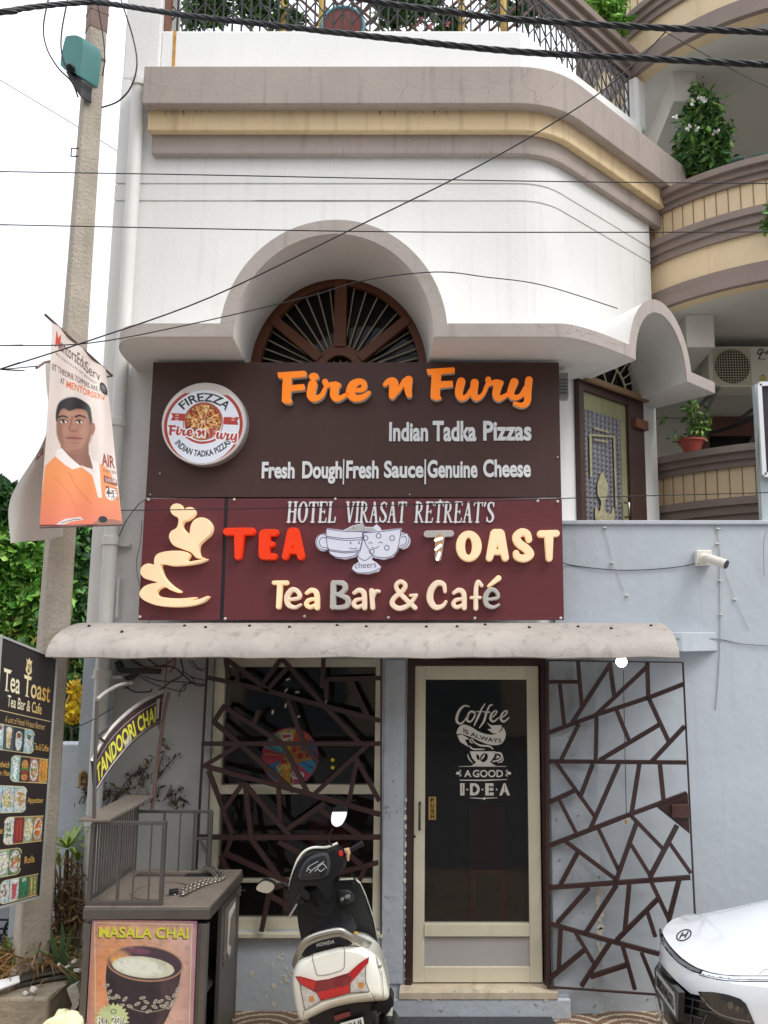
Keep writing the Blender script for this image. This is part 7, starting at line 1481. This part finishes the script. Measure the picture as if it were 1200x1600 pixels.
def mirror(face,cap,stem,yl,tilt):
    b=MB(); P=[SP(*p,yl+.02) for p in k3(stem)]; b.tube(cr(P,5),.0055,8); sm=b.build('mirror_stem',m_sb,ST,smooth=60)
    n=(-SY*1.0+Vector(tilt)).normalized(); b=MB(); shape(b,[('q',k3(cap))],lambda x,y,h:tuple(SP(x,y,yl)-SY*(h-.035)),.03,bev=1.2,step=.4); mc=b.build('mirror',m_sb,ST,smooth=50)
    c=SP(*np.mean(k3(face),0),yl-.004)
    b=MB(); shape(b,[('q',k3(face))],lambda x,y,h:tuple(on_plane(x,y,c,n)+n*h),.003,bev=0,step=.4); b.build('mirror_glass',m_mir,mc)
mirror([(592,150),(606,112),(640,106),(688,110),(690,150),(662,205),(625,222),(594,200)],[(586,150),(602,105),(645,84),(690,100),(694,150),(664,214),(622,229),(588,205)],[(600,235),(578,275),(568,300),(578,330),(595,348)],yH-.02,(0,0,.45))
mirror([(92,622),(140,584),(200,604),(206,633),(165,666),(98,650)],[(86,622),(140,578),(206,600),(211,636),(166,671),(92,655)],[(208,612),(240,604),(275,602),(305,628)],yH-.06,(.1,0,.25))
b=MB(); P=[SP(*p,yH+.1) for p in k3([(560,660),(590,720),(620,900),(640,1000)])]; b.tube(P,.03,10); b.build('steering_column',m_sb,ST,smooth=60)
wheel(ST,LW(.0,.98,.22),(SX+SY*.1).normalized(),.21,.09)
b=MB(); n=12; vs=[];c=LW(0,.98,.22)
b.loft([[c+SX*(.065*math.cos(2*math.pi*j/8))+ (SY*math.cos(a)+SZ*math.sin(a))*(.235+.02*math.sin(2*math.pi*j/8)) for j in range(8)] for a in [R(10+16*i) for i in range(10)]]); b.build('front_fender',m_sw,ST,smooth=60)
# ---------------------------------------------------------------- car
m_car=M('white_car_paint',(236,240,244),rough=.12,var=.015,coat=1,spec=.5)
m_gb=M('gloss_black_trim',(20,22,24),rough=.18,var=.1)
m_lamp=M('dark_headlamp_glass',(44,44,42),rough=.06,var=.2,scale=30,coat=1)
YC,HW=4.74,.56
CR=thing('car','white car nose with slim light bar and oval emblem, parked at the right edge','car',(1.4,YC,0))
half_=[(0,1.113),(.12,1.120),(.25,1.152),(.36,1.203),(.445,1.28),(.50,1.38),(.528,1.52),(HW-.01,1.78),(HW,2.1),(HW+.01,2.6),(HW,3.3),(.53,3.62),(.4,3.70),(0,3.72)]
hp=[tuple(p) for p in cr(half_,5)]
def plan(z,dx=0,sw=1.0,nose=0):
    P=[]
    L=[(YC-b*sw,x) for b,x in hp]; Rr=[(YC+b*sw,x) for b,x in hp[::-1][1:-1]]
    for y,x in L+Rr:
        f=max(0,1-(x-1.1)/.5); P.append(Vector((x+nose*f,y,z)))
    return P
b=MB(); lv=[(.17,.96,.06),(.22,.985,.02),(.34,1.0,-.005),(.48,1.0,-.012),(.60,1.0,-.012),(.68,1.0,-.012),(.735,.997,-.004),(.768,.985,.010)]
b.loft([plan(z,0,s,n) for z,s,n in lv]); 
# bonnet and cabin as one skin over the shoulder line
def top(u,v):
    b_=-1+2*u; ab=abs(b_); yy=[h[0]/HW for h in hp]; k_=min(range(len(hp)//2+14),key=lambda i:abs(hp[i][0]-ab*HW*.985) if hp[i][1]<2 else 9)
    xn=hp[k_][1]+.012; t=v
    prof=[(0,0),(.03,.014),(.12,.075),(.2,.135),(.3,.195),(.40,.235),(.46,.25),(.62,.50),(.66,.53),(.86,.52),(.97,.18),(1,0)]
    for (a,za),(c,zc) in zip(prof,prof[1:]):
        if a<=t<=c: z=za+(zc-za)*(t-a)/(c-a); break
    cab=max(0,(z-.25)/.28); w_=(1-.22*cab)*(.985+.015*0)
    crown=(1-ab**3); zz=.769+ (z*(.72+.28*crown) if z<.25 else (.25*(.72+.28*crown)+(z-.25)*(1-ab**6*.75)))
    x=xn+(3.71-xn)*t
    return (x,YC+b_*HW*w_*.985,zz)
bt=MB(); bt.grid(top,41,60); b.add(bt.v,bt.f)
cS,cC=math.sin(R(9)),math.cos(R(9))
def cx(p): dx,dy=p[0]-1.113,p[1]-YC; return Vector((1.113+dx*cC+dy*cS,YC-dx*cS+dy*cC,p[2]))
b.xf(cx); cbv=b.bvh()
b.build('body',m_car,CR,smooth=45)
cf=projfn(cbv,lambda x,y:on_plane(x,y,Vector((1.135,0,0)),Vector((1,0,0)))); k6=K(980,1360,5.4545)
def cpatch(pr,mat,name,depth=.006,par=CR,bev=0,step=.6,inner=2.2): b=MB(); shape(b,pr,cf,depth,bev=bev,step=step,inner=inner); return b.build(name,mat,par,smooth=40)
cpatch([('c',[(x,y,w/5.45) for x,y,w in k6([(276,500,10),(300,575,20),(345,655,24),(440,755,26),(540,825,24),(630,862,20),(760,890,10),(920,905,8),(1220,918,8)])])] and [('c',[p for p in k6([(280,500,8),(300,575,20),(345,655,25),(440,757,27),(540,826,25),(630,862,20),(760,884,7),(920,900,6),(1240,900,6)])])],m_gb,'light_bar',.003)
cpatch([('c',[p for p in k6([(300,560,6),(330,640,12),(430,755,14),(540,830,14),(610,856,12)])])],M('smoked_lens',(96,98,104),rough=.1,var=.3,scale=25),'bar_lens',.0045)
cpatch([('p',k6([(640,858),(760,886),(900,902),(1230,902),(1230,930),(900,926),(740,908),(632,884)]))],M('daytime_lamp_lens',(206,212,214),rough=.15,var=.08),'daytime_lamp',.0045)
cpatch([('c',[p for p in k6([(610,890,3),(760,925,3),(920,942,3),(1240,946,3)])])],m_gb,'lamp_seam',.002)
gr=cpatch([('p',k6([(268,772),(330,850),(420,945),(540,1050),(640,1070),(700,1150),(780,1250),(900,1300),(1060,1330),(1060,1420),(320,1420),(268,1200),(240,1090),(238,830)]))],m_gb,'grille',.004)
for (x0,y0,x1,y1) in ((470,1080,690,1130),(480,1150,760,1220),(480,1220,640,1260),(560,1090,540,1300),(680,1230,640,1320),(430,1110,480,1090)): cpatch([('s',[p for p in k6([(x0,y0,6),(x1,y1,6)])])],M('grey_grille_bar',(74,76,80),rough=.4,var=.1),'grille_bar',.012,gr)
hl=cpatch([('p',k6([(600,1032),(730,1036),(850,1056),(960,1092),(1010,1135),(1050,1220),(1095,1330),(1000,1320),(860,1285),(740,1225),(660,1120)]))],m_lamp,'headlight',.008)
cpatch([('c',[p for p in k6([(630,1080,5),(700,1165,6),(800,1230,6),(930,1270,6),(1050,1290,6)])])],M('chrome_lamp_edge',(150,150,150),rough=.2,metal=.8,var=.1),'reflector',.010,hl)
for x,y,r_ in ((880,1150,26),(940,1180,18)): cpatch([('e',)+k6([(x,y)])[0]+(r_/5.45,r_*1.3/5.45)],M('lamp_bowl',(120,116,104),rough=.15,metal=.6,var=.2),'lamp_bowl',.011,hl)
ex,ey=k6([(483,551)])[0]
em=cpatch([('e',ex,ey,13.0,8.4,-.45),('-',('e',ex,ey,10.6,6.5,-.45)),('s',[(ex-6.4,ey+4.6,1.2),(ex-1.5,ey-3.6,1.2)]),('s',[(ex+1.5,ey+3.6,1.2),(ex+6.4,ey-4.6,1.2)]),('s',[(ex-4.6,ey+.9,1.1),(ex+4.6,ey-.9,1.1)])],M('chrome_emblem',(120,124,128),rough=.25,metal=.9,var=.05),'emblem',.004,step=.35,inner=0)
cpatch([('c',[p for p in k6([(1120,885,2),(1170,850,2),(1240,825,2)])])],M('dark_seam',(70,70,66)),'bonnet_seam',.001)
P=[on_plane(x,y,Vector((1.075,0,0)),Vector((1,0,0))) for x,y in k6([(245,850),(398,1047),(412,1245),(245,1003)])]
b=MB(); Q=[on_plane(x,y,Vector((1.077,0,0)),Vector((1,0,0))) for x,y in k6([(232,828),(440,1040),(430,1290),(236,1030)])]; b.prism(Q,(.03,0,0)); npf=b.build('plate_frame',m_gb,CR)
b=MB(); b.prism(P,(.002,0,0)); b.build('number_plate',M('pale_number_plate',(186,188,184),rough=.4,var=.05),npf)
b=MB(); fq2=bil(*P); text_mesh(b,'BR02AN1673',lambda u,v,h:tuple(Vector(fq2(np.array(.05+.9*u),np.array(.82-.64*v)))-Vector((h+.0005,0,0))),.002,.03); b.build('plate_lettering',m_sb,npf)
cpatch([('c',[p for p in k6([(250,1090,8),(262,1170,14),(290,1250,16),(340,1330,18)])])],m_car,'lip',.012)
for x,sd in ((1.68,-1),(3.15,-1),(1.68,1),(3.15,1)):
    wheel(CR,cx((x,YC+sd*(HW-.055),.24)),(cS,cC,0),.24,.14)
    b=MB(); b.lathe([(.27,0),(.27,.014)],cx((x,YC+sd*(HW-.004),.245)),36,(sd*cS,sd*cC,0)); b.build('wheel_arch',m_sb,CR)
b=MB()
for sd in (-1,1): b.prism([Vector((x,YC+sd*HW*(.93-(z-.95)*.3)+sd*.004,z)) for x,z in ((2.42,.95),(3.25,.95),(3.15,1.22),(2.72,1.24))],(0,sd*.004,0))
b.xf(cx); b.build('side_window',m_gb,CR)
# ---------------------------------------------------------------- left corner: low wall, planter, plants, scraps
rs=np.random.RandomState(77)
lw=MB(); zl=zat(1160,5.95); lw.box(-3.05,-2.585,5.86,6.02,0,zl); tag(lw.build('boundary_wall',m_blue2,bev=.01),'low pale blue boundary wall between the pole and the cafe building','wall')
YF=[(222,190,40),(236,206,60),(196,150,30)]
c0=at(114,1100,6.6); T=thing('flowering_bush','yellow flowering bush seen between the pole and the building','bush',(c0.x,6.6,0)); b=MB(); pts=[blob(rs,90,at(x,y,6.6),(.05,.05,.06),.2) for x,y in ((116,1076),(120,1092),(114,1106),(118,1120))]
leaves(b,np.concatenate(pts),.06,rs,.6,.1,cols=YF); b.build('blossom',m_lf,T,fixn=False)
b=MB(); b.tube([(c0.x,6.6,0),(c0.x+.03,6.6,.9),c0],.012,6); b.build('stem',m_stem,T)
b=MB(); leaves(b,np.concatenate([blob(rs,200,at(x,y,6.7),(.09,.08,.12),.2) for x,y in ((116,1145),(108,1155),(122,1135))]),.08,rs,.4,.2,cols=DG_); b.build('foliage',m_lf,T,fixn=False)
# planter block and soil
px1=atz(84,1553,.36).x; b=MB(); b.box(-4.2,px1,5.02,5.2,0,.36); b.box(px1-.14,px1,5.2,5.80,0,.36); b.box(-4.2,px1-.14,5.68,5.8,0,.36); tag(b.build('planter_block',M('rough_broken_concrete',(150,138,120),rough=.95,var=.2,scale=7,streak=.3,bump=1,bscale=18,speck=.4,scol=(90,80,68)),bev=.015),'rough concrete planter kerb around the foot of the utility pole','planter')
m_soil=M('dry_soil',(84,66,48),rough=1,var=.3,scale=20,bump=1,bscale=60)
b=MB(); b.grid(lambda u,v:(-4.2+(px1-.14+4.2)*u,5.2+.48*v,.33+.12*math.sin(u*9)*math.sin(v*3)*.5+.08*math.sin(v*3.14)),24,10); tag(b.build('soil',m_soil,smooth=180),None,None,kind='structure')
def blades(mb,n,c,spread,L,r0,lean=.8,col=None,up=.6,wide=.012):
    for i in range(n):
        p=Vector(c)+Vector((rs.randn()*spread,rs.randn()*spread*.5,abs(rs.randn())*.02)); d=Vector((rs.randn()*lean,rs.randn()*lean,up+rs.rand()*.6)).normalized(); l=L*(.5+rs.rand()); s_=d.cross(Vector((rs.randn(),rs.randn(),.1))).normalized()*wide*(.6+.8*rs.rand())
        q=p+d*l*.55; e=p+d*l+Vector((d.x*.25*l,d.y*.25*l,-.35*l)); mb.add([p-s_*.7,p+s_*.7,q+s_,q-s_,e],[(0,1,2,3),(3,2,4)])
dg=thing('dry_grass','heap of brown dry grass and weeds piled on the planter at the foot of the pole','grass',atz(30,1530,.36))
b=MB()
for x,y in ((5,1500),(25,1490),(40,1480),(20,1515),(50,1500),(60,1490)): blades(b,60,at(x,y+20,5.35),.07,.22,0,1.0,up=.25,wide=.005)
b.build('blades',M('dry_straw',(150,116,74),rough=.9,var=.35,scale=30),dg,fixn=False)
b=MB()
for x,y in ((8,1490),(30,1478),(45,1475),(72,1500),(80,1480),(60,1470)): blades(b,16,at(x,y+14,5.4),.06,.18,0,.9,up=.4,wide=.008)
b.build('green_weeds',M('weed_green',(110,128,62),rough=.7,var=.3,scale=20),dg,fixn=False)
# dracaena and dead shrub
dr_=thing('dracaena','spiky yellow-green dracaena behind the tea cart beside the pole','plant',at(108,1420,5.62)); 
def rosette(mb,c,n,L,wide):
    for i in range(n):
        a=i*2.4+rs.rand()*.5; el=.25+.75*rs.rand(); d=Vector((math.cos(a)*math.cos(el),math.sin(a)*math.cos(el),math.sin(el))); s_=d.cross(Vector((0,0,1))).normalized()*wide; l=L*(.7+.5*rs.rand()); c=Vector(c)
        P=[c,c+d*l*.35,c+d*l*.7+Vector((0,0,-.03*l)),c+d*l+Vector((0,0,-.28*l))]; w_=[.35,1,.8,.02]
        mb.add([P[k]+s_*w_[k]*sg for k in range(4) for sg in (-1,1)],[(2*k,2*k+1,2*k+3,2*k+2) for k in range(3)])
b=MB(); rosette(b,at(105,1325,5.6),20,.22,.013); rosette(b,at(121,1345,5.66),12,.17,.012); rosette(b,at(92,1352,5.58),8,.14,.011); b.build('foliage',M('yellow_green_strap_leaf',(138,160,66),rough=.5,var=.35,scale=12),dr_,fixn=False)
b=MB(); b.tube([at(108,1480,5.62),at(104,1400,5.61),at(105,1328,5.6)],.012,6); b.tube([at(108,1470,5.64),at(118,1400,5.66),at(121,1348,5.66)],.010,6); b.build('stem',m_stem,dr_)
ds=thing('dead_shrub','tangled dead brown shrub between the pole and the tea cart','plant',at(105,1510,5.55)); b=MB()
for i in range(64):
    x0,x1=100+rs.randn()*10,104+rs.randn()*15; y1=1340+rs.rand()*110; b.tube([V(p) for p in cr([at(x0,1500,5.5+.1*rs.rand()),at((x0+x1)/2+rs.randn()*8,1445+rs.randn()*12,5.55),at(x1,y1,5.55+.05*rs.randn()),at(x1+rs.randn()*9,y1+rs.rand()*26-6,5.5)],4)],.0035+.003*rs.rand(),5)
b.build('twigs',M('dead_twig',(112,88,64),rough=.9,var=.3,scale=12),ds)
b=MB(); leaves(b,np.concatenate([blob(rs,34,at(x,y,5.55),(.09,.08,.12),.1) for x,y in ((96,1390),(110,1400),(120,1430),(100,1440),(112,1470),(92,1420),(122,1390))]),.06,rs,.3,.8,cols=[(120,96,66),(92,72,48),(146,124,84),(74,84,46)]); b.build('dry_leaves',m_lf,ds,fixn=False)
sl_=thing('strap_leaf_plant','dark green strap-leaved plant drooping over the planter beside the tea cart','plant',at(100,1525,5.3)); b=MB()
for P in ([(95,1520),(108,1508),(118,1530),(124,1575)],[(90,1520),(104,1515),(112,1540),(120,1560)],[(100,1515),(112,1490),(125,1470)],[(92,1512),(84,1480),(80,1450)],[(95,1515),(82,1505),(70,1512)],[(98,1518),(104,1480),(112,1452)],[(92,1515),(98,1470),(96,1440)]):
    Q_=[Vector(at(x,y,5.28-.02*i)) for i,(x,y) in enumerate(P)]; Q_=[V(q) for q in cr(Q_,5)]; n=len(Q_); 
    b.add([q+Vector((.6,0,.5)).normalized()*.017*math.sin(math.pi*(.12+.86*i/(n-1)))*sg for i,q in enumerate(Q_) for sg in (-1,1)],[(2*i,2*i+1,2*i+3,2*i+2) for i in range(n-1)])
b.build('foliage',M('dark_strap_leaf',(52,82,46),rough=.45,var=.3,scale=10),sl_,fixn=False)
# trays, boards and scraps
def slab(name,label,cat,pts,z,th,mat,tilt=0,group=None):
    P=[atz(x,y,z+tilt*i) for i,(x,y) in enumerate(pts)]; b=MB(); b.prism(P,(0,0,th)); return tag(b.build(name,mat,bev=.003),label,cat,group)
m_tray=M('dented_dark_tray',(92,90,86),rough=.4,metal=.6,var=.3,scale=12)
slab('metal_tray','dark dented metal tray lying on the planter kerb, lower of two','tray',[(22,1545),(60,1536),(118,1527),(124,1515),(96,1514),(30,1530)],.37,.02,m_tray)
slab('metal_tray','dark metal tray lying tilted on top of another on the planter kerb','tray',[(30,1536),(62,1527),(108,1518),(112,1508),(86,1507),(34,1524)],.40,.015,m_tray)
slab('white_board','white board lying at the far left end of the planter kerb','board',[(-30,1560),(8,1544),(31,1536),(30,1527),(-30,1541)],.41,.012,M('white_laminate',(226,226,226),rough=.4,var=.05))
P=[at(x,y,5.0) for x,y in ((104,1545),(119,1538),(125,1556),(122,1572),(113,1584),(108,1600),(103,1590),(113,1570))]; b=MB(); b.prism(P,(0,.05,0)); tag(b.build('stone_slab',M('grey_speckled_stone',(164,158,148),rough=.9,var=.25,scale=30,bump=.6)),'broken grey stone slab leaning beside the tea cart','stone')
b=MB(); c=at(100,1604,4.75)
def crump(mb,c,rx,ry,rz,seed):
    r2=np.random.RandomState(seed); N=14
    mb.grid(lambda u,v:(lambda th_,ph,k:(c.x+rx*k*math.sin(ph)*math.cos(th_),c.y+ry*k*math.sin(ph)*math.sin(th_),c.z+rz*k*math.cos(ph)))(2*math.pi*u,math.pi*v,1+.22*math.sin(3*u*6.283+seed+v*7)*math.sin(v*6+seed)+.10*abs(math.sin(5*u*6.283+v*9))),30,18)
crump(b,c,.10,.08,.07,3); tag(b.build('plastic_bag',M('crumpled_white_yellow_plastic',(230,224,180),rough=.45,var=.15,scale=14),smooth=25),'crumpled white and yellow plastic bag on the ground left of the cart','bag')
b=MB(); crump(b,at(120,1604,4.76),.05,.05,.05,8); tag(b.build('paper_scrap',M('crumpled_white_paper',(226,226,226),rough=.8,var=.1),smooth=25),'crumpled white paper beside the yellow-white plastic bag','paper')
for i,(x,y,sx,sy,lb) in enumerate(((116,1502,5,3,'larger white scrap beside the dark strap leaves'),(106,1510,5,2,'small white scrap on the dark strap leaves'),(92,1507,2.5,2.5,'tiny white scrap left of the strap leaves'),(122,1516,7,3,'pale pipe offcut lying between planter and cart'),(21,1519,5,5,'pale stone in the dry grass heap'),(53,1546,6,4,'crumpled pale scrap on the planter kerb'),(40,1552,4,3,'tiny pale crumbs on the planter kerb'))):
    p=at(x,y,5.22 if y<1540 else 5.06); b=MB(); b.lathe([(0,-sy/240),(sx/300,-sy/400),(sx/260,sy/500),(0,sy/240)],p,7,(.2*i-.5,.3,1)); tag(b.build('scrap',M('pale_scrap',(206,202,194),rough=.8,var=.15)),lb,'scrap')
# iron gate and white post at the far left
gt_=thing('iron_gate','dark wrought iron gate with curved bars at the far left below the menu board','gate',at(0,1475,6.2)); 
b=MB(); a=at(-60,1415,6.2); c=at(24,1410,6.2); b.bar((c.x,6.2,0),(c.x,6.2,zat(1395,6.2)),.05,.05); b.build('gate_post',m_black,gt_)
for y in (1415,1438,1452,1462,1475,1490): 
    b=MB(); b.bar((c.x-1.2,6.2,zat(y,6.2)),(c.x,6.2,zat(y-1,6.2)),.012,.012); b.build('bar',m_black,gt_)
for P in ([(22,1430),(10,1445),(7,1462),(14,1500)],[(-10,1440),(2,1470),(14,1510)],[(-20,1430),(-10,1470),(0,1500)]): b=MB(); b.tube([V(p) for p in cr([at(x,y,6.19) for x,y in P],5)],.012,6); b.build('scroll',m_black,gt_)
b=MB(); p=at(32,1440,6.0); b.box(p.x-.03,p.x+.03,5.97,6.03,0,zat(1408,6.0)); tag(b.build('white_post',m_white,bev=.004),'white painted post beside the iron gate left of the pole foot','post')
# wall plaque
wp=thing('wall_plaque','small arched brass-coloured religious plaque on the wall left of the cart sign','plaque',at(132,1228,5.66)); k=K(120,1010,5.4545)
b=MB(); shape(b,[('p',k([(22,1195),(22,1110),(30,1075),(60,1052),(88,1075),(95,1110),(92,1198)]))],pl(5.699),.02,bev=.5,step=.3); b.build('plate',M('brass_yellow_paint',(170,140,84),rough=.5,var=.2,scale=30),wp)
b=MB(); shape(b,[('c',[(x,y,.9) for x,y in k([(42,1150),(40,1110),(60,1075),(80,1105),(80,1150)])]),('e',)+k([(60,1120)])[0]+(2.2,3),('p',k([(28,1165),(90,1165),(90,1180),(28,1180)]))],pl(5.678),.004,bev=0,step=.25); b.build('relief',M('dark_brown_relief',(74,56,40),rough=.6,var=.2),wp)
# dried vine on the wall
dv=thing('dried_vine','dried leafless creeper twigs clinging to the grey wall behind the tea cart','vine',at(230,1290,5.68)); b=MB(); tips=[]
vines=[[(300,1360),(400,1180),(470,1110),(490,1080)],[(310,1320),(420,1230),(500,1190),(660,1070)],[(540,1360),(580,1290),(620,1250)],[(690,1130),(780,1010),(885,908)],[(690,1140),(715,980),(740,910)],[(500,1330),(460,1260),(330,1240),(250,1225)],[(530,1015),(560,1040),(595,1030),(600,960)],[(700,840),(735,800)],[(800,1180),(812,1260),(800,1330)],[(830,1360),(845,1260),(880,1215),(870,1190)],[(560,1150),(530,1180),(590,1200)],[(300,1330),(340,1250),(320,1190)],[(60,1330),(80,1250),(70,1200)],[(20,1340),(40,1290),(90,1240)],[(250,1350),(280,1290),(200,1230)],[(950,1330),(900,1300),(850,1320)],[(620,1330),(690,1260),(700,1190)],[(450,1110),(520,1090),(520,1060)]]
for v_ in vines:
    P=[V(p) for p in cr([at(x,y,5.685) for x,y in k(v_)],5)]; b.tube(P,[.0042*(1-.6*i/len(P)) for i in range(len(P))],5); tips+=[P[-1],P[-3],P[len(P)//2]]
    for j in range(2,len(P)-1,3): d=Vector((rs.randn(),-.15*abs(rs.randn()),rs.randn())).normalized()*.035; b.tube([P[j],P[j]+d],.0018,4)
b.build('twigs',M('dark_dry_twig',(70,56,46),rough=.9,var=.2),dv)
b=MB(); pts=np.concatenate([np.array(t)+rs.randn(3,3)*[.02,.008,.02]-[0,.012,0] for t in tips]); leaves(b,pts,.042,rs,.4,.9,cols=[(72,58,46),(110,88,64),(56,46,40)]); b.build('dry_leaves',m_lf,dv,fixn=False)
# cable tangle under the awning
ctg=thing('cable_tangle','tangle of loose dark cables on the wall under the left end of the awning','cables',at(285,1050,5.66))
cts=[[(400,70),(560,170),(740,160),(850,90)],[(520,240),(700,292),(860,300),(1090,320)],[(530,260),(680,330),(760,352),(900,382),(930,330)],[(880,80),(905,220),(870,265),(800,300),(740,350),(700,370)],[(940,90),(1000,180),(1090,215)],[(900,330),(1000,300),(955,245)],[(420,340),(490,385),(620,385),(640,360)],[(385,300),(420,360),(500,255)],[(770,80),(760,250),(745,380)],[(600,100),(700,170),(830,180),(1000,320),(1100,330)],[(450,90),(520,140),(600,190)],[(920,330),(880,380),(870,430)],[(840,80),(830,170),(790,220)],[(980,120),(1040,190),(1095,190)],[(905,210),(980,260),(1090,290)]]
for i,v_ in enumerate(cts):
    b=MB(); b.tube([V(p) for p in cr([at(x,y,5.67-.004*(i%5)) for x,y in k(v_)],6)],.0035 if i%3 else .005,5); b.build('cable',m_cab if i%4 else M('red_cable',(130,60,60),rough=.5,var=.1),ctg,smooth=80)
b=MB(); a,c=at(*k([(380,205)])[0],5.62),at(*k([(712,212)])[0],5.62); b.bar(a,c,.05,.035,(0,0,1)); a2=at(*k([(352,130)])[0],5.64); b.bar(a2,a,.04,.04,(0,1,0)); tag(b.build('tube_light',M('dusty_black_fitting',(40,36,34),rough=.7,var=.3,scale=20),bev=.004),'unlit dark tube light fitting on the wall under the awning','light')
b=MB(); b.prism([at(x,y,5.64) for x,y in k([(398,265),(430,245),(520,232),(500,262),(430,295)])],(0,.03,0)); tag(b.build('bracket',m_black),'dark triangular bracket hanging below the unlit tube light','bracket')
b=MB(); P=[at(x,y,5.55) for x,y in ((108,1142),(125,1134),(150,1122),(178,1105))]; b.tube([V(p) for p in cr(P,5)],.0035,5); tag(b.build('cable',M('green_cord',(60,92,90),rough=.6,var=.1)),'thin dark green cord from the pole to the drainpipe','cord')
# ---------------------------------------------------------------- added unseen building opposite: blocks low sky light, mirrored in the glass
OP=thing('building','added weathered ochre building behind the camera, blocking low sky light and mirrored in the cafe glass','building',(0,-8,0)); b=MB(); b.box(-13,13,-10,-8,0,8.6); b.build('wall',M('added_opposite_ochre_paint',(196,180,156),rough=.9,var=.15,scale=1,streak=.4),OP)
b=MB(); b.box(-13.1,13.1,-8.0,-7.4,3.1,3.25); b.box(-13.1,13.1,-8.0,-7.8,6.4,6.6); b.box(-13.1,13.1,-8.0,-7.8,8.5,8.7); b.build('canopy',M('added_opposite_grey_concrete',(110,106,100),rough=.9,var=.15),OP)  # canopy and bands of the added building
for x in (-11,-7.4,-3.8,-.2,3.4,7,10.6):
    b=MB(); b.box(x-1.2,x+1.2,-7.99,-7.96,.1,2.7); b.build('shutter',M('added_blue_grey_shutter',(96,110,116),rough=.5,metal=.3,var=.1),OP)  # shutter of the added building
    b=MB(); b.box(x-.6,x+.6,-7.99,-7.96,3.9,5.3); b.build('window',M('added_dark_opposite_window',(40,44,50),rough=.1,var=.1),OP)  # window of the added building
    b=MB(); b.box(x-.6,x+.6,-7.99,-7.96,7.1,8.6); b.build('window',MC['added_dark_opposite_window'],OP)  # upper window of the added building
